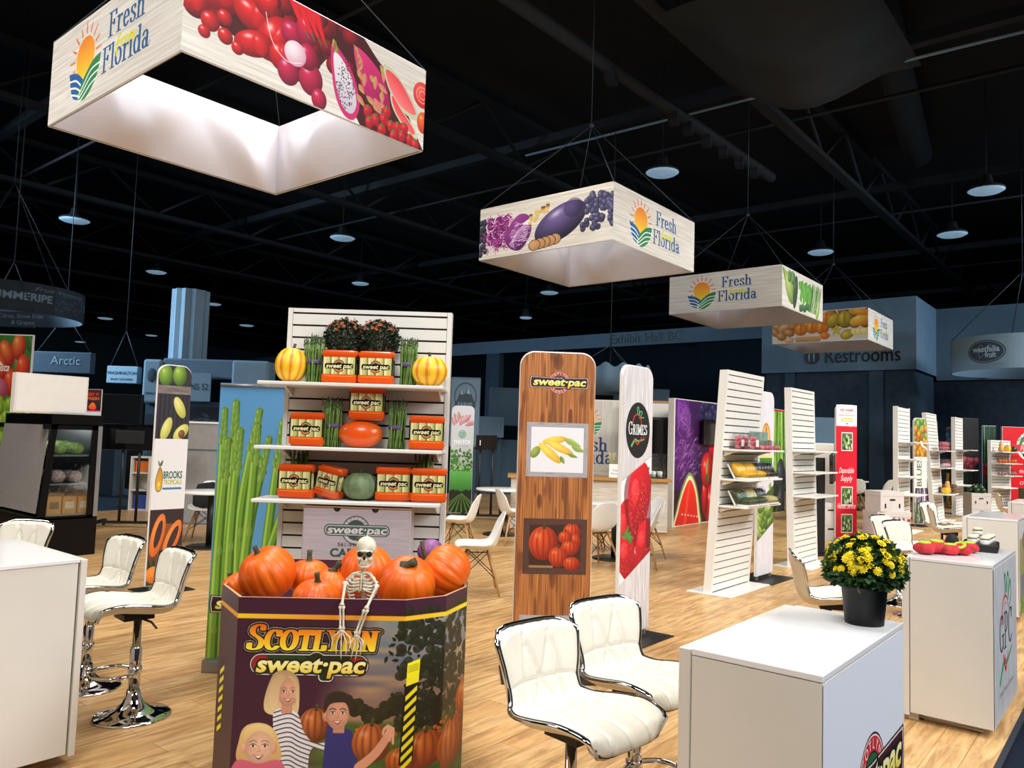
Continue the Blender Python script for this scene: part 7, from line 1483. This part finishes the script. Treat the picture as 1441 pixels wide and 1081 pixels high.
# cartons
def carton(loc, rz, sz, lab, word=None, grp='white produce cartons', m=None):
    t = thing('produce_carton', lab, 'carton', loc, rz, grp); w, d, h = sz; M().box(-w / 2, -d / 2, 0, w / 2, d / 2, h - .03).obj('carton_body', m or m_carton, t, bevel=.003); M().box(-w / 2 - .004, -d / 2 - .004, h - .08, w / 2 + .004, d / 2 + .004, h).obj('lid', m or m_carton, t, bevel=.003)
    for x in (-w * .3, w * .3): M().box(x - .012, -d / 2 - .0075, h * .18, x + .012, -d / 2 - .005, h * .4).obj('slot', m_dark, t)
    M().box(-.05, -d / 2 - .0075, h * .55, .05, -d / 2 - .005, h * .63).obj('hand_hole', m_dark, t)
    if word:
        for i, ch in enumerate(word):
            if ch != ' ': a = (i - (len(word) - 1) / 2) * .14; words3d('lettering', ch, .075, mat('carton_red', (170, 50, 60), .6), t, (a * .36 * w / .55 * 1.6, -d / 2 - .007, h * .80 - a * a * .09 - .06), 0, depth=.001, bold=.02)
    return t
R0 = FACE + .12
carton((14.0, 3.40, 0), R0, (.58, .42, .16), 'lowest flat white carton of the stack right of the red banner'); carton((14.0, 3.40, .16), R0, (.58, .42, .40), 'large white carton with red arched lettering, right of the red banner', 'VEE FARMS'); carton((13.95, 3.42, .56), R0 + .15, (.46, .36, .33), 'smaller white carton topping the stack right of the red banner')
carton((13.85, 4.35, 0), R0, (.40, .4, .34), 'bottom white carton tucked behind the red banner'); carton((13.85, 4.35, .34), R0, (.40, .4, .30), 'upper white carton tucked behind the red banner')
carton((21.6, 3.24, 0), FACE, (.46, .36, .30), 'lower white carton under the heap of green peppers', None, 'cartons under the green peppers'); carton((21.6, 3.24, .30), FACE, (.46, .36, .30), 'upper white carton under the heap of green peppers', None, 'cartons under the green peppers')
for i in range(9):
    a = i * 2.4; r = .05 + .13 * (i / 9); t = thing('green_pepper', 'dark green pepper heaped on the white cartons', 'pepper', (21.6 + r * math.cos(a), 3.24 + r * math.sin(a), .60 + .062 + (.06 if i < 3 else 0)), a, 'green peppers on the cartons'); ribbed(M(), .075, .9, 4, .12, .12, i, 16, 10).obj('flesh', m_cuc, t); M().tube([(0, 0, .05), (.01, 0, .09)], .009, 6).obj('stem', m_green, t)
for i, (x, y, z, lb) in enumerate(((24.5, 2.42, 0, 'bottom left'), (24.5, 2.42, .34, 'top left'), (24.92, 1.9, 0, 'right'))): carton((x, y, z), FACE + .3, (.52, .36, .33), lb + ' brown crate under the red backdrop', None, 'brown crates by the red backdrop', m_crate)
pk = thing('picture_backdrop', 'bright red backdrop with a round emblem and a child eating watermelon', 'backdrop', (25.9, 2.35, 0), FACE); M().box(-1.05, 0, .02, 1.7, .06, 2.3).obj('frame', m_plastic, pk); flatprint('printed_face', art_pickers(), 2.2, 2.26, pk, (.06, -.003, .03)); M().box(-1.0, -.2, 0, 1.0, .3, .02).obj('base_plate', m_black, pk)
# ---------------------------------------------------------------- dark exhibition stands beyond the lit floor
SL, SD, SX = (70, 94, 114), (36, 50, 62), (104, 132, 154)
def far_box(nm, lab, cat, c, rz, w, d, z0, z1, m, words=(), grp=None, prn=None):
    t = thing(nm, lab, cat, (c[0], c[1], 0), rz, grp); M().box(-w / 2, 0, z0, w / 2, d, z1).obj('body', m, t, bevel=.02)
    for wd_, x, z, s, mm in words: words3d('lettering', wd_, s, mm, t, (x, -.012, z), 0, depth=.01)
    if prn: flatprint('printed_face', prn, w * .96, (z1 - z0) * .94, t, (0, -.024, z0 + (z1 - z0) * .03))
    return t
def hung(t, w, z1, d=.2):
    for s in (-1, 1): M().tube([(s * w * .45, d / 2, z1), (0, d / 2, z1 + 1.1)], .012, 4).obj('rigging_cable', m_cable, t)
    M().tube([(0, d / 2, z1 + 1.1), (0, d / 2, 11.5)], .012, 4).obj('drop_cable', m_cable, t); return t
p = dp(86, 512, 22); hung(far_box('hanging_banner', 'dark hanging sign with one white word, above the cooler', 'hanging sign', (p.x, p.y), FACE, 1.68, .25, 2.98, 3.58, m_slate2, [('Arctic', .12, 3.22, .34, m_slate3)]), 1.68, 3.58)
p = dp(172, 523, 24); hung(far_box('hanging_banner', 'pale hanging sign reading of a state, left of the column', 'hanging sign', (p.x, p.y), FACE, .95, .3, 2.85, 3.38, m_slate3, [('WASHINGTON', 0, 3.12, .135, m_slate2), ('FRUIT GROWERS', 0, 2.94, .09, m_slate2)]), .95, 3.38)
on = thing('exhibition_booth', 'pale arched exhibition booth with a round onion emblem, left of the shelf wall', 'booth', (10.9, 21.2, 0), FACE)
q = M(); q.prism([(-1.35, .0), (-.55, .0), (-.55, 1.25)] + [(-.55 - .12 * (1 - math.cos(a)) - 0, 1.25) for a in ()] + [(-.55, 3.42), (-1.15, 3.46), (-1.3, 3.4), (-1.35, 3.2)], 0, .5, Matrix(((1, 0, 0, 0), (0, 0, 1, 0), (0, 1, 0, 0), (0, 0, 0, 1)))); q = M(); q.box(-.95, 0, 2.2, -.42, .7, 3.45).obj('arch_panel', m_slate3, on, bevel=.08, seg=4); M().box(-.42, .05, 2.95, 2.4, .6, 3.5).obj('header', m_slate, on, bevel=.05); M().box(-.3, -.05, 2.3, 1.0, .0, 3.1).obj('name_panel', m_slate3, on); words3d('lettering', 'ONIONS 52', .26, m_slate2, on, (.42, -.062, 2.62), 0, 1.05, .01); M().box(1.55, 0, 1.2, 2.6, .7, 3.5).obj('end_panel', m_slate3, on, bevel=.08, seg=4)
M().ball((-.69, -.01, 3.0), (.13, .02, .2), 16, 10).obj('onion_emblem', m_slate2, on); words3d('lettering', 'ONIONS 52', .1, m_slate2, on, (-.69, -.012, 2.45), 0, .3, .01); M().box(-.95, .3, -.012, 2.6, .4, 2.3).obj('curtain_wall', m_slate2, on)
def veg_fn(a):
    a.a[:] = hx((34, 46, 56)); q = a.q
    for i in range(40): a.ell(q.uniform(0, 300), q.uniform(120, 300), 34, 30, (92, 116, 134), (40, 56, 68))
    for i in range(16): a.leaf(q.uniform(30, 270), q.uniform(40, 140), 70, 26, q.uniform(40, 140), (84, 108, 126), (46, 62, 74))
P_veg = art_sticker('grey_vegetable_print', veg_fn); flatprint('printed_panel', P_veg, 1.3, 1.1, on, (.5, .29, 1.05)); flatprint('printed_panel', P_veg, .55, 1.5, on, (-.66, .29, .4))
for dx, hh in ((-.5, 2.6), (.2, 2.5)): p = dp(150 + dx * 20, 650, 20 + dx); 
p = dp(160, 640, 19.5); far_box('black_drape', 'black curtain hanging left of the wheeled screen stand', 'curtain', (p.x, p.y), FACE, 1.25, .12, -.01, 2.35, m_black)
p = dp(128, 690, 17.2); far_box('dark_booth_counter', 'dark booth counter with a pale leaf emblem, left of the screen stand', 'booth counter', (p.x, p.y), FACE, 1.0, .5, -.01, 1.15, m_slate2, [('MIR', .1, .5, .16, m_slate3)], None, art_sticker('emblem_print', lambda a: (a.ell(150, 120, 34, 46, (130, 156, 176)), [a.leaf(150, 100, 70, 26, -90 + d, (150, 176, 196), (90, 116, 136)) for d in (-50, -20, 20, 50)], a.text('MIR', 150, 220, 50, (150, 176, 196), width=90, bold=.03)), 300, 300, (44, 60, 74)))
# ring banner at the far left
rg = thing('ring_banner', 'dark ring-shaped hanging banner at the left edge', 'hanging sign', (5.0, 17.4 + .6, 0)); c_ = dp(8, 430, 18.2); rg.location = (c_.x, c_.y, 0); Rr = 1.62
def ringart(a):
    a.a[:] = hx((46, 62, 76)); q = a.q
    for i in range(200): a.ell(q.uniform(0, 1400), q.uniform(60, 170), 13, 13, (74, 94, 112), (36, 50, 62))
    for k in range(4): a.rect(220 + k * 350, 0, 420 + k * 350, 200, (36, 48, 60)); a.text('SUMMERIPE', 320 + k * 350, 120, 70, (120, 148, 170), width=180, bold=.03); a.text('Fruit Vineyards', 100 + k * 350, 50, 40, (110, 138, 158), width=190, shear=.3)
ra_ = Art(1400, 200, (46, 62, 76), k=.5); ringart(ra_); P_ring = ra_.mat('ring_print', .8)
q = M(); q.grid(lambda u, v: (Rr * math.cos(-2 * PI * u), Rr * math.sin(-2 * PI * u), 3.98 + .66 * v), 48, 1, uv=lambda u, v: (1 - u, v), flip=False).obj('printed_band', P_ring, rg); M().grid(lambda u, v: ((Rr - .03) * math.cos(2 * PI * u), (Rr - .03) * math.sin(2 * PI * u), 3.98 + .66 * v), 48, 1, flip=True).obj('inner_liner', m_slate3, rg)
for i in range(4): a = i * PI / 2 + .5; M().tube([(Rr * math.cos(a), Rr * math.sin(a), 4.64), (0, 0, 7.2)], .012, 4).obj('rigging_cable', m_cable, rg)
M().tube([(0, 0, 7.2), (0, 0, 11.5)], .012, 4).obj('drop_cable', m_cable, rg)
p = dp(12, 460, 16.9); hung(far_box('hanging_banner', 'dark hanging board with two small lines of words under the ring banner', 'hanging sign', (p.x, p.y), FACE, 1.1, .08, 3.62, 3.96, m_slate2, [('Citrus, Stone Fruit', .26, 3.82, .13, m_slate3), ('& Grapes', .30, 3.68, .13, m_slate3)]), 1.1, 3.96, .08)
# ring at the far right
wr = thing('ring_banner', 'pale curved hanging banner with an oval emblem at the right edge', 'hanging sign', (0, 0, 0)); c_ = dp(1440, 480, 23.2); wr.location = (c_.x, c_.y, 0); Rw = 1.9
M().grid(lambda u, v: (Rw * math.cos(-2 * PI * u), Rw * math.sin(-2 * PI * u), 3.95 + .98 * v), 60, 1).obj('band', m_slate3, wr); M().grid(lambda u, v: ((Rw - .03) * math.cos(2 * PI * u), (Rw - .03) * math.sin(2 * PI * u), 3.95 + .98 * v), 60, 1, flip=True).obj('inner_liner', m_slate, wr)
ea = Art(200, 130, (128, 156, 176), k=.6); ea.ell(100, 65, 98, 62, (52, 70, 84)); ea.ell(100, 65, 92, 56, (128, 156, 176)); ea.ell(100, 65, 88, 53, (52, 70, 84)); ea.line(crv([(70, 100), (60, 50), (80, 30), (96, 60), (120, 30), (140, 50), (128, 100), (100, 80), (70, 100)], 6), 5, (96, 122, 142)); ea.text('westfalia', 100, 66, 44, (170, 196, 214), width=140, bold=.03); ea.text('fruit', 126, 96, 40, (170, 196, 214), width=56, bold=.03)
a0 = math.atan2(-c_.y, -c_.x) - .50
M().grid(lambda u, v: ((Rw + .012) * math.cos(a0 - .29 + .58 * u), (Rw + .012) * math.sin(a0 - .29 + .58 * u), 4.10 + .70 * v), 16, 1, uv=lambda u, v: (u, v), flip=True).obj('printed_emblem', ea.mat('oval_emblem_print', .8), wr)
for i in range(4): a = i * PI / 2 + .3; M().tube([(Rw * math.cos(a), Rw * math.sin(a), 4.93), (0, 0, 7.0)], .012, 4).obj('rigging_cable', m_cable, wr)
M().tube([(0, 0, 7.0), (0, 0, 11.5)], .012, 4).obj('drop_cable', m_cable, wr)
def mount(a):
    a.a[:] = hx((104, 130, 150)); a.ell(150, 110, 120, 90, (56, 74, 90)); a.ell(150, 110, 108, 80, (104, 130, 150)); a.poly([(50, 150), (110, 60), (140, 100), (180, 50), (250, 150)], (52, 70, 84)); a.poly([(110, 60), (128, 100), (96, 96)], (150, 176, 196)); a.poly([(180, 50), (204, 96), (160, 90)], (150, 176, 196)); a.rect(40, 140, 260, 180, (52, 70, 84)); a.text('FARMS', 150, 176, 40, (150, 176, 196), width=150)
p = dp(655, 560, 19); far_box('emblem_board', 'slate board with a mountain emblem right of the shelf wall', 'sign board', (p.x, p.y), FACE, .72, .1, 1.3, 3.0, m_slate, (), None, art_sticker('mountain_print', mount, 300, 420)); 
bl = p; M().box(-.3, .1, -.012, -.24, .16, 3.0).box(.24, .1, -.012, .3, .16, 3.0).obj('post', m_slate2, bpy.data.objects['emblem_board'])
for i, (px, w, z0, z1, D_, mm, lb) in enumerate(((700, 2.2, -.01, 1.5, 21.5, m_slate2, 'low dark booth behind the wood-print banner'), (760, 3.0, 1.9, 3.0, 22.5, m_slate2, 'dark booth canopy behind the wood-print banner'), (905, 1.6, -.01, 3.2, 24.0, m_slate2, 'dark booth wall right of the strawberry banner'), (1000, 2.4, -.01, 2.9, 25.0, m_slate2, 'dark booth wall behind the leaning shelf wall'), (690, .7, 1.55, 2.1, 20.6, m_slate, 'small slate booth sign left of the wood-print banner'), (1165, .9, -.01, 2.45, 23.0, m_slate, 'slate panel standing behind the bare shelf wall'))):
    p = dp(px, 600, D_); o = far_box('exhibition_booth', lb, 'booth', (p.x, p.y), FACE, w, 1.0 if i != 5 else .1, z0, z1, mm)
    if z0 > 1: M().box(-w / 2 + .05, .2, -.012, -w / 2 + .13, .28, z0).box(w / 2 - .13, .2, -.012, w / 2 - .05, .28, z0).obj('post', m_slate2, o)
cr = thing('crown_sign', 'slate crown-shaped hanging ring behind the strawberry banner', 'hanging sign', (dp(858, 545, 19).x, dp(858, 545, 19).y, 0)); q = M(); q.grid(lambda u, v: ((.95 - .14 * (1 - v)) * math.cos(2 * PI * u), (.95 - .14 * (1 - v)) * math.sin(2 * PI * u), 2.72 + (.62 + .06 * math.cos(2 * PI * u * 14)) * v), 84, 1); q.obj('band', m_slate, cr, thick=.03); M().tube([(0, 0, 3.4), (0, 0, 11.5)], .012, 4).obj('drop_cable', m_cable, cr)
for i in range(3): a = i * 2.1; M().tube([(.93 * math.cos(a), .93 * math.sin(a), 3.3), (0, 0, 3.9)], .012, 4).obj('rigging_cable', m_cable, cr)
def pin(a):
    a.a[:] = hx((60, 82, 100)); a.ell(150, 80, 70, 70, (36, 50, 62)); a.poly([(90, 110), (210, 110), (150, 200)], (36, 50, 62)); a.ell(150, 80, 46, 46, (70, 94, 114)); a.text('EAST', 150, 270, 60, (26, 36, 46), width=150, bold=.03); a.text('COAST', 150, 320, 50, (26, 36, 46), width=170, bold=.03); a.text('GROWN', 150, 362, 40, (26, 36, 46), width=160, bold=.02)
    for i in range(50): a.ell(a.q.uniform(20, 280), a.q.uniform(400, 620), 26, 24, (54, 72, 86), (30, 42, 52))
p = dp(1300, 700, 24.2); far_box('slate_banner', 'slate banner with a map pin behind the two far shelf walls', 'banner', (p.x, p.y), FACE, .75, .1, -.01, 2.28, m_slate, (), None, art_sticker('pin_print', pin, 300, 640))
wb2 = dp(1160, 655, 16.5); far_box('white_partition', 'white partition with fruit stickers behind the bare shelf wall', 'panel', (wb2.x, wb2.y), FACE, .42, .1, 0, 1.66, m_lam)
